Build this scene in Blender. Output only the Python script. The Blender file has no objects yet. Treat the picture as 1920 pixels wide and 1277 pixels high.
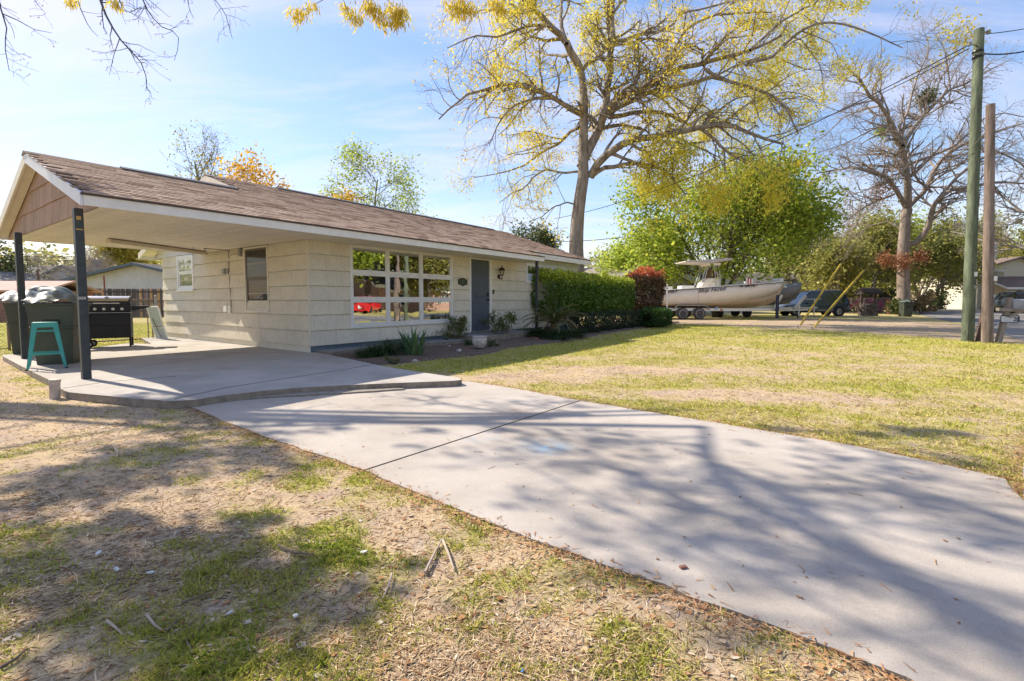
import bpy, math, random
import numpy as np
from mathutils import Matrix, Vector, Euler
random.seed(7); rng = np.random.default_rng(7)
sc = bpy.context.scene
COL = sc.collection
PI = math.pi
# ------------------------------------------------------------------ camera
FPX, CX, CY, EYE = 900.0, 960.0, 616.0, 1.12
PITCH = math.atan(53 / 900.0)
cam_d = bpy.data.cameras.new('camera'); cam = bpy.data.objects.new('camera', cam_d); COL.objects.link(cam)
cam_d.sensor_width = 36.0; cam_d.lens = 36.0 * FPX / 1920.0
cam_d.shift_y = -(638.5 - 616.0) / 1920.0
cam_d.clip_start = 0.05; cam_d.clip_end = 3000
cam.location = (0, 0, EYE); cam.rotation_euler = (PI / 2 - PITCH, 0, 0)
sc.camera = cam
# house axes: s runs along the front wall, t into the plot
AX = math.atan(650 * math.cos(PITCH) / 900)
U = np.array([math.sin(AX), math.cos(AX)]); V = np.array([-math.cos(AX), math.sin(AX)])
HROT = PI / 2 - AX
def ray(x, y):
    a = (x - CX) / FPX; b = -(y - CY) / FPX
    return np.array([a, math.cos(PITCH) + b * math.sin(PITCH), -math.sin(PITCH) + b * math.cos(PITCH)])
def gp(x, y, z=-0.085):
    d = ray(x, y); return np.array([0, 0, EYE]) + d * ((z - EYE) / d[2])
def at(x, y, depth):
    d = ray(x, y); return np.array([0, 0, EYE]) + d * (depth / d[1])
O = gp(582.6, 661, 0)[:2]
def hw(s, t, z=0.0):
    q = O + s * U + t * V; return np.array([q[0], q[1], z])
def st(P):
    q = np.array([P[0], P[1]]) - O; return float(q @ U), float(q @ V)
def S(x, y, z=0.0): return st(gp(x, y, z))
# ------------------------------------------------------------------ light
SUN_H = -0.13 * U + V                       # towards the sun, seen from above
SUN_EL = math.atan2(0.85, float(np.linalg.norm(SUN_H)))
SUN_AZ = math.atan2(SUN_H[0], SUN_H[1])     # from +Y towards +X
sun_d = bpy.data.lights.new('sun', 'SUN'); sun = bpy.data.objects.new('sun', sun_d); COL.objects.link(sun)
sun_d.energy = 2.4; sun_d.angle = math.radians(0.45); sun_d.color = (1.0, 0.89, 0.74)
sd = Vector((SUN_H[0], SUN_H[1], 0.85)).normalized()
sun.rotation_euler = sd.to_track_quat('Z', 'Y').to_euler(); sun.location = (-30, 20, 30)
W = bpy.data.worlds.new('World'); sc.world = W; W.use_nodes = True
nt = W.node_tree; nt.nodes.clear()
def N(nt, t, **k):
    n = nt.nodes.new(t)
    for a, b in k.items(): setattr(n, a, b)
    return n
sky = N(nt, 'ShaderNodeTexSky', sky_type='NISHITA', sun_disc=False, sun_elevation=SUN_EL, sun_rotation=SUN_AZ)
sky.air_density = 1.0; sky.dust_density = 0.3; sky.ozone_density = 1.3; sky.altitude = 0
bg = N(nt, 'ShaderNodeBackground'); bg.inputs['Strength'].default_value = 0.15
wo = N(nt, 'ShaderNodeOutputWorld')
# thin cirrus over the sky, the same all the way round
tc = N(nt, 'ShaderNodeTexCoord'); sep = N(nt, 'ShaderNodeSeparateXYZ')
nt.links.new(tc.outputs['Generated'], sep.inputs[0])
addz = N(nt, 'ShaderNodeMath', operation='ADD'); addz.inputs[1].default_value = 0.22
nt.links.new(sep.outputs['Z'], addz.inputs[0])
mx = N(nt, 'ShaderNodeMath', operation='MAXIMUM'); mx.inputs[1].default_value = 0.05; nt.links.new(addz.outputs[0], mx.inputs[0])
dv = N(nt, 'ShaderNodeVectorMath', operation='DIVIDE'); cmb = N(nt, 'ShaderNodeCombineXYZ')
for i in range(3): nt.links.new(mx.outputs[0], cmb.inputs[i])
nt.links.new(tc.outputs['Generated'], dv.inputs[0]); nt.links.new(cmb.outputs[0], dv.inputs[1])
mp = N(nt, 'ShaderNodeMapping'); mp.inputs['Scale'].default_value = (0.55, 1.9, 0.0); mp.inputs['Rotation'].default_value = (0, 0, math.radians(12))
nt.links.new(dv.outputs[0], mp.inputs[0])
nz = N(nt, 'ShaderNodeTexNoise'); nz.inputs['Scale'].default_value = 1.7; nz.inputs['Detail'].default_value = 9; nz.inputs['Roughness'].default_value = 0.62; nz.inputs['Distortion'].default_value = 0.6
nt.links.new(mp.outputs[0], nz.inputs['Vector'])
cr = N(nt, 'ShaderNodeValToRGB'); cr.color_ramp.elements[0].position = 0.43; cr.color_ramp.elements[1].position = 0.72
cr.color_ramp.elements[1].color = (0.5, 0.5, 0.5, 1)
nt.links.new(nz.outputs['Fac'], cr.inputs[0])
mixc = N(nt, 'ShaderNodeMixRGB'); mixc.inputs['Color2'].default_value = (5.0, 5.4, 5.9, 1)
nt.links.new(cr.outputs[0], mixc.inputs['Fac']); nt.links.new(sky.outputs[0], mixc.inputs['Color1'])
# the sky's own brightness range, softly compressed all round (no burnt-out patch about the sun)
lum = N(nt, 'ShaderNodeRGBToBW'); nt.links.new(mixc.outputs[0], lum.inputs[0]); la = N(nt, 'ShaderNodeMath', operation='ADD'); la.inputs[1].default_value = 7.5; nt.links.new(lum.outputs[0], la.inputs[0])
ld = N(nt, 'ShaderNodeMath', operation='DIVIDE'); ld.inputs[0].default_value = 7.5 * 0.68; nt.links.new(la.outputs[0], ld.inputs[1]); ls = N(nt, 'ShaderNodeVectorMath', operation='SCALE'); nt.links.new(mixc.outputs[0], ls.inputs[0]); nt.links.new(ld.outputs[0], ls.inputs['Scale'])
wb = N(nt, 'ShaderNodeVectorMath', operation='MULTIPLY'); wb.inputs[1].default_value = (1.15, 0.94, 0.90); hs = N(nt, 'ShaderNodeHueSaturation'); hs.inputs['Saturation'].default_value = 1.18; nt.links.new(ls.outputs[0], hs.inputs['Color']); nt.links.new(hs.outputs[0], wb.inputs[0])
nt.links.new(wb.outputs[0], bg.inputs['Color']); nt.links.new(bg.outputs[0], wo.inputs[0])
vs = sc.view_settings; vs.view_transform = 'Standard'; vs.look = 'None'; vs.gamma = 1; vs.use_curve_mapping = False; vs.exposure = 1.82
sc.cycles.max_bounces = 7; sc.cycles.transparent_max_bounces = 12; sc.cycles.diffuse_bounces = 4
try: sc.cycles.use_denoising = True
except Exception: pass

# ------------------------------------------------------------------ materials
MATS = {}
def M(name, col, rough=0.8, var=0.12, scale=6.0, bump=0.0, bscale=30.0, metal=0.0, spec=0.3, stretch=(1, 1, 1), per=0.0, col2=None, dirt=0.0, bstretch=None, coat=0.0):
    if name in MATS: return MATS[name]
    m = bpy.data.materials.new(name); m.use_nodes = True; t = m.node_tree; b = t.nodes['Principled BSDF']
    b.inputs['Roughness'].default_value = rough; b.inputs['Metallic'].default_value = metal; b.inputs['Specular IOR Level'].default_value = spec
    if coat: b.inputs['Coat Weight'].default_value = coat; b.inputs['Coat Roughness'].default_value = 0.05
    c = tuple(col) + (1,)
    tcn = N(t, 'ShaderNodeTexCoord'); mpn = N(t, 'ShaderNodeMapping'); mpn.inputs['Scale'].default_value = stretch
    t.links.new(tcn.outputs['Object'], mpn.inputs[0])
    n = N(t, 'ShaderNodeTexNoise'); n.inputs['Scale'].default_value = scale; n.inputs['Detail'].default_value = 6; n.inputs['Roughness'].default_value = 0.65
    t.links.new(mpn.outputs[0], n.inputs['Vector'])
    r = N(t, 'ShaderNodeValToRGB'); r.color_ramp.elements[0].position = 0.3; r.color_ramp.elements[1].position = 0.7
    lo = tuple(max(0, x * (1 - var)) for x in (col2 or col)) + (1,); hi = tuple(min(1, x * (1 + var)) for x in col) + (1,)
    r.color_ramp.elements[0].color = lo; r.color_ramp.elements[1].color = hi
    t.links.new(n.outputs['Fac'], r.inputs[0]); last = r.outputs[0]
    if per > 0:
        oi = N(t, 'ShaderNodeObjectInfo'); mr = N(t, 'ShaderNodeMapRange'); mr.inputs['To Min'].default_value = 1 - per; mr.inputs['To Max'].default_value = 1 + per
        t.links.new(oi.outputs['Random'], mr.inputs['Value']); mm = N(t, 'ShaderNodeVectorMath', operation='SCALE')
        t.links.new(last, mm.inputs[0]); t.links.new(mr.outputs[0], mm.inputs['Scale']); last = mm.outputs[0]
    if dirt > 0:
        n3 = N(t, 'ShaderNodeTexNoise'); n3.inputs['Scale'].default_value = 1.3; n3.inputs['Detail'].default_value = 8; n3.inputs['Roughness'].default_value = 0.7
        t.links.new(tcn.outputs['Object'], n3.inputs['Vector'])
        r3 = N(t, 'ShaderNodeValToRGB'); r3.color_ramp.elements[0].position = 0.48; r3.color_ramp.elements[1].position = 0.72
        r3.color_ramp.elements[1].color = (dirt, dirt, dirt, 1); t.links.new(n3.outputs['Fac'], r3.inputs[0])
        mxn = N(t, 'ShaderNodeMixRGB', blend_type='MULTIPLY'); mxn.inputs['Color2'].default_value = (0.45, 0.38, 0.3, 1)
        t.links.new(r3.outputs[0], mxn.inputs['Fac']); t.links.new(last, mxn.inputs['Color1']); last = mxn.outputs[0]
    t.links.new(last, b.inputs['Base Color'])
    if bump > 0:
        n2 = N(t, 'ShaderNodeTexNoise'); n2.inputs['Scale'].default_value = bscale; n2.inputs['Detail'].default_value = 8; n2.inputs['Roughness'].default_value = 0.7
        mp2 = N(t, 'ShaderNodeMapping'); mp2.inputs['Scale'].default_value = bstretch or stretch; t.links.new(tcn.outputs['Object'], mp2.inputs[0])
        t.links.new(mp2.outputs[0], n2.inputs['Vector'])
        bp = N(t, 'ShaderNodeBump'); bp.inputs['Strength'].default_value = 1.0; bp.inputs['Distance'].default_value = bump
        t.links.new(n2.outputs['Fac'], bp.inputs['Height']); t.links.new(bp.outputs[0], b.inputs['Normal'])
    MATS[name] = m; return m
def tinted(name, cols, rough=0.7, trans=0.0, spec=0.2, noise=0.0, objrand=False, bump=0.0, bscale=200):
    """colour from the mesh attribute tint (plus the object's own random number)"""
    if name in MATS: return MATS[name]
    m = bpy.data.materials.new(name); m.use_nodes = True; t = m.node_tree; b = t.nodes['Principled BSDF']; out = t.nodes['Material Output']
    b.inputs['Roughness'].default_value = rough; b.inputs['Specular IOR Level'].default_value = spec
    a = N(t, 'ShaderNodeAttribute', attribute_name='tint'); val = a.outputs['Fac']
    if objrand:
        oi = N(t, 'ShaderNodeObjectInfo'); ad = N(t, 'ShaderNodeMath', operation='ADD'); fr = N(t, 'ShaderNodeMath', operation='FRACT')
        t.links.new(val, ad.inputs[0]); t.links.new(oi.outputs['Random'], ad.inputs[1]); t.links.new(ad.outputs[0], fr.inputs[0]); val = fr.outputs[0]
    r = N(t, 'ShaderNodeValToRGB'); e = r.color_ramp.elements
    e[0].position = cols[0][0]; e[0].color = tuple(cols[0][1]) + (1,); e[1].position = cols[-1][0]; e[1].color = tuple(cols[-1][1]) + (1,)
    for p, c in cols[1:-1]:
        q = e.new(p); q.color = tuple(c) + (1,)
    t.links.new(val, r.inputs[0]); last = r.outputs[0]
    if noise > 0:
        tcn = N(t, 'ShaderNodeTexCoord'); n = N(t, 'ShaderNodeTexNoise'); n.inputs['Scale'].default_value = 7; n.inputs['Detail'].default_value = 9; n.inputs['Roughness'].default_value = 0.8
        t.links.new(tcn.outputs['Object'], n.inputs['Vector']); mr = N(t, 'ShaderNodeMapRange'); mr.inputs['From Min'].default_value = 0.3; mr.inputs['From Max'].default_value = 0.7
        mr.inputs['To Min'].default_value = 1 - noise; mr.inputs['To Max'].default_value = 1 + noise; t.links.new(n.outputs['Fac'], mr.inputs['Value'])
        mm = N(t, 'ShaderNodeVectorMath', operation='SCALE'); t.links.new(last, mm.inputs[0]); t.links.new(mr.outputs[0], mm.inputs['Scale']); last = mm.outputs[0]
    t.links.new(last, b.inputs['Base Color'])
    if bump > 0:
        tcn = N(t, 'ShaderNodeTexCoord'); n2 = N(t, 'ShaderNodeTexNoise'); n2.inputs['Scale'].default_value = bscale; n2.inputs['Detail'].default_value = 3
        t.links.new(tcn.outputs['Object'], n2.inputs['Vector']); bp = N(t, 'ShaderNodeBump'); bp.inputs['Distance'].default_value = bump
        t.links.new(n2.outputs['Fac'], bp.inputs['Height']); t.links.new(bp.outputs[0], b.inputs['Normal'])
    if trans > 0:
        tr = N(t, 'ShaderNodeBsdfTranslucent'); t.links.new(last, tr.inputs['Color']); mxs = N(t, 'ShaderNodeMixShader'); mxs.inputs[0].default_value = trans
        t.links.new(b.outputs[0], mxs.inputs[1]); t.links.new(tr.outputs[0], mxs.inputs[2]); t.links.new(mxs.outputs[0], out.inputs['Surface'])
    MATS[name] = m; return m

# ------------------------------------------------------------------ geometry helpers
def np_mesh(name, verts, faces, tint=None, smooth=False):
    """verts (n,3), faces (m,k) all with k corners"""
    verts = np.asarray(verts, np.float32); faces = np.asarray(faces, np.int32)
    me = bpy.data.meshes.new(name); m, k = faces.shape
    me.vertices.add(len(verts)); me.vertices.foreach_set('co', verts.ravel())
    me.loops.add(m * k); me.loops.foreach_set('vertex_index', faces.ravel())
    me.polygons.add(m); me.polygons.foreach_set('loop_start', np.arange(0, m * k, k, dtype=np.int32)); me.polygons.foreach_set('loop_total', np.full(m, k, np.int32))
    if smooth: me.polygons.foreach_set('use_smooth', np.ones(m, bool))
    if tint is not None:
        a = me.attributes.new('tint', 'FLOAT', 'POINT'); a.data.foreach_set('value', np.asarray(tint, np.float32))
    me.update(); return me
def link(name, me, mat, parent=None, kind=None, label=None):
    o = bpy.data.objects.new(name, me); COL.objects.link(o)
    if mat is not None and len(me.materials) == 0: me.materials.append(mat)
    if parent is not None: o.parent = parent
    if kind: o['kind'] = kind
    if label: o['label'] = label
    return o
def tag(o, label, cat, group=None):
    o['label'] = label; o['category'] = cat
    if group: o['group'] = group
    return o
def thing(name, loc, rz, label, cat, group=None):
    o = bpy.data.objects.new(name, None); COL.objects.link(o); o.location = tuple(loc); o.rotation_euler = (0, 0, rz); o.empty_display_size = 0.3
    return tag(o, label, cat, group)
def copy_tree(o, parent=None):
    c = o.copy(); COL.objects.link(c)
    if parent is not None: c.parent = parent
    for ch in o.children: copy_tree(ch, c)
    return c
class MB:
    def __init__(s): s.v = []; s.f = []; s.t = []
    def add(s, vs, fs, tint=0.0):
        n = len(s.v); s.v += [tuple(p) for p in vs]; s.f += [tuple(i + n for i in f) for f in fs]; s.t += [tint] * len(vs); return s
    def box(s, x0, x1, y0, y1, z0, z1, R=None, c=(0, 0, 0), tint=0.0):
        P = [Vector(p) for p in ((x0, y0, z0), (x1, y0, z0), (x1, y1, z0), (x0, y1, z0), (x0, y0, z1), (x1, y0, z1), (x1, y1, z1), (x0, y1, z1))]
        if R is not None: P = [R @ p for p in P]
        P = [p + Vector(c) for p in P]
        return s.add(P, [(3, 2, 1, 0), (4, 5, 6, 7), (0, 1, 5, 4), (1, 2, 6, 5), (2, 3, 7, 6), (3, 0, 4, 7)], tint)
    def bar(s, p0, p1, w, h, up=(0, 0, 1)):
        p0 = Vector(p0); p1 = Vector(p1); d = (p1 - p0).normalized(); x = d.cross(Vector(up))
        if x.length < 1e-4: x = d.cross(Vector((1, 0, 0)))
        x.normalize(); y = x.cross(d).normalized()
        P = []
        for p in (p0, p1):
            for a, b in ((-1, -1), (1, -1), (1, 1), (-1, 1)): P.append(p + x * a * w / 2 + y * b * h / 2)
        return s.add(P, [(0, 1, 2, 3), (7, 6, 5, 4), (0, 4, 5, 1), (1, 5, 6, 2), (2, 6, 7, 3), (3, 7, 4, 0)])
    def tube(s, pts, rs, n=8, caps=True, tint=0.0):
        pts = [Vector(p) for p in pts]
        if not hasattr(rs, '__len__'): rs = [rs] * len(pts)
        V_ = []; ref = None
        for i, p in enumerate(pts):
            d = (pts[min(i + 1, len(pts) - 1)] - pts[max(i - 1, 0)]).normalized()
            if ref is None or abs(ref.dot(d)) > 0.95: ref = Vector((0, 0, 1)) if abs(d.z) < 0.9 else Vector((1, 0, 0))
            x = d.cross(ref).normalized(); y = d.cross(x).normalized(); ref = -x.cross(d) if False else ref
            for k in range(n):
                a = 2 * PI * k / n; V_.append(p + (x * math.cos(a) + y * math.sin(a)) * rs[i])
        F = []
        for i in range(len(pts) - 1):
            for k in range(n):
                a = i * n + k; b = i * n + (k + 1) % n; F.append((a, b, b + n, a + n))
        if caps: F.append(tuple(range(n))[::-1]); F.append(tuple(range((len(pts) - 1) * n, len(pts) * n)))
        return s.add(V_, F, tint)
    def lathe(s, prof, c=(0, 0, 0), n=16, axis='z'):
        V_ = []; F = []
        for r, z in prof:
            for k in range(n):
                a = 2 * PI * k / n; p = (r * math.cos(a), r * math.sin(a), z)
                if axis == 'y': p = (p[0], p[2], p[1])
                if axis == 'x': p = (p[2], p[0], p[1])
                V_.append((p[0] + c[0], p[1] + c[1], p[2] + c[2]))
        for i in range(len(prof) - 1):
            for k in range(n):
                a = i * n + k; b = i * n + (k + 1) % n; F.append((a, b, b + n, a + n))
        if prof[0][0] > 1e-4: F.append(tuple(range(n))[::-1])
        if prof[-1][0] > 1e-4: F.append(tuple(range((len(prof) - 1) * n, len(prof) * n)))
        return s.add(V_, F)
    def prism(s, poly, z0, z1, plane='xy', tint=0.0):
        """poly: 2-D points; extruded along the third axis"""
        def p3(a, b, c): return {'xy': (a, b, c), 'xz': (a, c, b), 'yz': (c, a, b)}[plane]
        n = len(poly); P = [p3(a, b, z0) for a, b in poly] + [p3(a, b, z1) for a, b in poly]
        F = [tuple(range(n))[::-1], tuple(range(n, 2 * n))] + [(i, (i + 1) % n, (i + 1) % n + n, i + n) for i in range(n)]
        return s.add(P, F, tint)
    def loft(s, rings, closed=True, caps=True):
        n = len(rings[0]); P = [p for r in rings for p in r]; F = []
        for i in range(len(rings) - 1):
            for k in range(n if closed else n - 1):
                a = i * n + k; b = i * n + (k + 1) % n; F.append((a, b, b + n, a + n))
        if caps: F.append(tuple(range(n))[::-1]); F.append(tuple(range((len(rings) - 1) * n, len(rings) * n)))
        return s.add(P, F)
    def build(s, name, mat, parent=None, smooth=False, bevel=0.0, kind=None, label=None, loc=None, rot=None, fix=True, sub=0):
        me = bpy.data.meshes.new(name); me.from_pydata(s.v, [], s.f); me.materials.append(mat)
        if any(s.t): a = me.attributes.new('tint', 'FLOAT', 'POINT'); a.data.foreach_set('value', s.t)
        if fix:
            import bmesh
            bm = bmesh.new(); bm.from_mesh(me); bmesh.ops.recalc_face_normals(bm, faces=bm.faces); bm.to_mesh(me); bm.free()
        if smooth:
            me.polygons.foreach_set('use_smooth', [True] * len(me.polygons))
            try: me.set_sharp_from_angle(angle=math.radians(38))
            except Exception: pass
        me.update(); o = link(name, me, None, parent, kind, label)
        if loc is not None: o.location = loc
        if rot is not None: o.rotation_euler = rot
        if sub:
            md = o.modifiers.new('sub', 'SUBSURF'); md.levels = sub; md.render_levels = sub
        if bevel > 0:
            md = o.modifiers.new('bev', 'BEVEL'); md.width = bevel; md.segments = 2; md.limit_method = 'ANGLE'; md.angle_limit = math.radians(40)
        return o
def text(body, size, mat, parent, loc, rot, name='lettering', shear=0.0, ext=0.002, space=1.0, align='LEFT', bold=0.0):
    c = bpy.data.curves.new(name, 'FONT'); c.body = body; c.size = size; c.shear = shear; c.extrude = ext; c.space_character = space; c.align_x = align; c.offset = bold
    c.materials.append(mat); tmp = bpy.data.objects.new(name, c); COL.objects.link(tmp); me = bpy.data.meshes.new_from_object(tmp); bpy.data.objects.remove(tmp)
    if not me.materials: me.materials.append(mat)
    o = bpy.data.objects.new(name, me); COL.objects.link(o); o.parent = parent; o.location = loc; o.rotation_euler = rot; return o
# value noise
def vn(x, y, seed=0):
    x = np.asarray(x, float); y = np.asarray(y, float); xi = np.floor(x); yi = np.floor(y); fx = x - xi; fy = y - yi
    fx = fx * fx * (3 - 2 * fx); fy = fy * fy * (3 - 2 * fy)
    def h(a, b):
        q = np.sin(a * 127.1 + b * 311.7 + seed * 74.7) * 43758.5453; return q - np.floor(q)
    return (h(xi, yi) * (1 - fx) + h(xi + 1, yi) * fx) * (1 - fy) + (h(xi, yi + 1) * (1 - fx) + h(xi + 1, yi + 1) * fx) * fy
def fbm(x, y, f=1.0, o=4, seed=0):
    r = 0; a = 0.5; tot = 0
    for i in range(o): r = r + a * vn(np.asarray(x) * f + 17.3 * i, np.asarray(y) * f - 9.1 * i, seed + i); tot += a; a *= 0.5; f *= 2.03
    return r / tot
def in_poly(x, y, poly):
    x = np.asarray(x); y = np.asarray(y); c = np.zeros(x.shape, bool); n = len(poly)
    for i in range(n):
        x0, y0 = poly[i]; x1, y1 = poly[(i + 1) % n]
        if y0 == y1: continue
        k = ((y0 > y) != (y1 > y)) & (x < (x1 - x0) * (y - y0) / (y1 - y0) + x0); c ^= k
    return c
# branches in bulk: arrays (B, P, 3) with radii (B, P)
def unit(a): return a / np.maximum(np.linalg.norm(a, axis=-1, keepdims=True), 1e-9)
def resample(pts, rad, P):
    pts = np.asarray(pts, float); d = np.r_[0, np.cumsum(np.linalg.norm(np.diff(pts, axis=0), axis=1))]; q = np.linspace(0, d[-1], P)
    r = np.interp(np.linspace(0, 1, P), np.linspace(0, 1, len(rad)), rad)
    return np.stack([np.interp(q, d, pts[:, i]) for i in range(3)], 1), r
def sprout(bp, br, n, length, ang=(35, 70), P=5, wander=0.25, grav=0.0, tmin=0.25, rfac=0.6, rtip=0.25, seed=1, minr=0.003, up=0.0):
    g = np.random.default_rng(seed); B, PP, _ = bp.shape
    plen = np.linalg.norm(np.diff(bp, axis=1), axis=2).sum(1)
    w = plen / plen.sum(); idx = g.choice(B, size=n, p=w); t = g.uniform(tmin, 1.0, n)
    f = t * (PP - 1); i0 = np.minimum(f.astype(int), PP - 2); fr = (f - i0)[:, None]
    p = bp[idx, i0] * (1 - fr) + bp[idx, i0 + 1] * fr; tan = unit(bp[idx, i0 + 1] - bp[idx, i0]); r = br[idx, i0] * (1 - fr[:, 0]) + br[idx, i0 + 1] * fr[:, 0]
    rnd = unit(g.normal(size=(n, 3))); perp = unit(np.cross(tan, rnd)); a = np.radians(g.uniform(ang[0], ang[1], n))[:, None]
    d = unit(tan * np.cos(a) + perp * np.sin(a) + np.array([0, 0, up]))
    L = length * g.uniform(0.55, 1.25, n) * (1.15 - 0.6 * t); step = (L / (P - 1))[:, None]
    out = [p]; cur = p
    for k in range(P - 1):
        d = unit(d + g.normal(size=(n, 3)) * wander + np.array([0, 0, -grav])); cur = cur + d * step; out.append(cur)
    pts = np.stack(out, 1); r0 = np.maximum(np.minimum(r * rfac, r), minr); rr = r0[:, None] * np.linspace(1, rtip, P)[None]; rr = np.maximum(rr, minr * 0.6)
    return pts, rr
def tubes(name, groups, mat, parent=None, **k):
    V_ = []; F_ = []; off = 0
    for bp, br, n in groups:
        B, P, _ = bp.shape; tan = np.empty_like(bp); tan[:, 1:-1] = bp[:, 2:] - bp[:, :-2]; tan[:, 0] = bp[:, 1] - bp[:, 0]; tan[:, -1] = bp[:, -1] - bp[:, -2]; tan = unit(tan)
        d = unit(bp[:, -1] - bp[:, 0]); ref = np.where(np.abs(d[:, 2:3]) > 0.8, np.array([[1.0, 0, 0]]), np.array([[0, 0, 1.0]]))
        x = unit(np.cross(tan, ref[:, None, :])); y = np.cross(tan, x); a = np.arange(n) * 2 * PI / n
        v = bp[:, :, None, :] + (x[:, :, None, :] * np.cos(a)[None, None, :, None] + y[:, :, None, :] * np.sin(a)[None, None, :, None]) * br[:, :, None, None]
        V_.append(v.reshape(-1, 3)); base = off + (np.arange(B) * P * n)[:, None, None] + (np.arange(P - 1) * n)[None, :, None]; kk = np.arange(n)[None, None, :]; k2 = (kk + 1) % n
        F_.append(np.stack([base + kk, base + k2, base + k2 + n, base + kk + n], -1).reshape(-1, 4)); off += B * P * n
    me = np_mesh(name, np.concatenate(V_), np.concatenate(F_), smooth=True); me.materials.append(mat)
    return link(name, me, None, parent, **k)
def leaves(name, c, size, tint, mat, parent=None, aspect=0.5, droop=0.0, seed=3, kind=None, label=None, face=None, jit=0.5):
    """one bent four-sided leaf per centre"""
    g = np.random.default_rng(seed); n = len(c); c = np.asarray(c, float)
    d = unit(g.normal(size=(n, 3)) * np.array([1, 1, 0.7]) + np.array([0, 0, -droop])); q = unit(np.cross(d, g.normal(size=(n, 3))))
    L = (size * g.uniform(1 - jit, 1 + jit, n) ** 1.4)[:, None]; w = L * aspect; nn = np.cross(d, q)
    v = np.stack([c, c + d * L * 0.5 + q * w * 0.5 + nn * w * 0.15, c + d * L, c + d * L * 0.5 - q * w * 0.5 + nn * w * 0.15], 1).reshape(-1, 3)
    f = np.arange(n * 4).reshape(n, 4); me = np_mesh(name, v, f, tint=np.repeat(tint, 4)); me.materials.append(mat)
    return link(name, me, None, parent, kind, label)
# ================================================================== GROUND
DRIVE = [S(x, y, -.08) for x, y in ((345, 757), (380, 772), (430, 793), (520, 826), (600, 852), (686, 881), (764, 915), (843, 947), (927, 981), (998, 1010), (1068, 1033), (1128, 1056), (1185, 1076), (1246, 1094), (1300, 1120), (1373, 1143), (1482, 1183), (1591, 1227), (1700, 1268))] + [ (-4.1, -10.35), (-4.6, -10.9),
         (0.6, -10.9), (-0.9, -10.5), S(1920, 938, -.08), S(1896, 915, -.08), S(1885, 897, -.08), S(1760, 868, -.08), S(1600, 835, -.08), S(1500, 818, -.08), S(1300, 785, -.08), S(1085, 750, -.08), S(960, 727, -.08), S(875, 714, -.08), (-0.75, -4.7), (-2.2, -3.6), (-3.5, -3.05)]
SLAB = [S(325, 752), S(318, 752), S(250, 747), S(125, 735), S(112, 727), S(100, 716), S(60, 697), S(30, 681), S(5, 668), (-3.95, 4.75), S(122, 658), (-1.5, 5.9), S(285, 645), (-0.7, 7.75), (0.1, 7.95), (0.1, -0.02), (0.02, -0.5), S(650, 672), S(720, 687), S(790, 698), S(858, 708), S(866, 712), S(850, 714), S(770, 717), S(650, 722), S(560, 727), S(500, 732), S(420, 741), S(370, 749)]
BED = [(-0.02, -0.5), (-0.12, -1.12), (-0.15, -1.7), (-.02, -2.25), (0.35, -2.4), (0.95, -2.5), (1.6, -2.6), (2.3, -2.72), (2.9, -2.68), (3.8, -2.4), (4.8, -2.35), (6.0, -2.6), (7.4, -2.5), (9, -2.3), (11, -2.0), (14, -1.9), (18, -1.9), (20.5, -1.7), (20.6, 1.0), (12.2, 1.0), (12.2, .05), (0, .05)]
def rag(poly, step, amp, seed):
    """subdivide an outline and make it slightly uneven"""
    g = random.Random(seed); out = []
    for i in range(len(poly)):
        a = np.array(poly[i]); b = np.array(poly[(i + 1) % len(poly)]); n = max(1, int(np.linalg.norm(b - a) / step))
        for k in range(n):
            p = a + (b - a) * k / n
            if k: p = p + np.array([g.uniform(-amp, amp), g.uniform(-amp, amp)])
            out.append((float(p[0]), float(p[1])))
    return out
DRIVE_R = rag(DRIVE, 0.18, 0.012, 1); SLAB_R = rag(SLAB, 0.3, 0.004, 2); BED_R = rag(BED, 0.25, 0.05, 3)
STREET_A = [(-60, -13.2), (9, -13.3), (14, -13.5), (26, -14.0), (120, -14.2), (120, -21.5), (-60, -21.5)]
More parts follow.
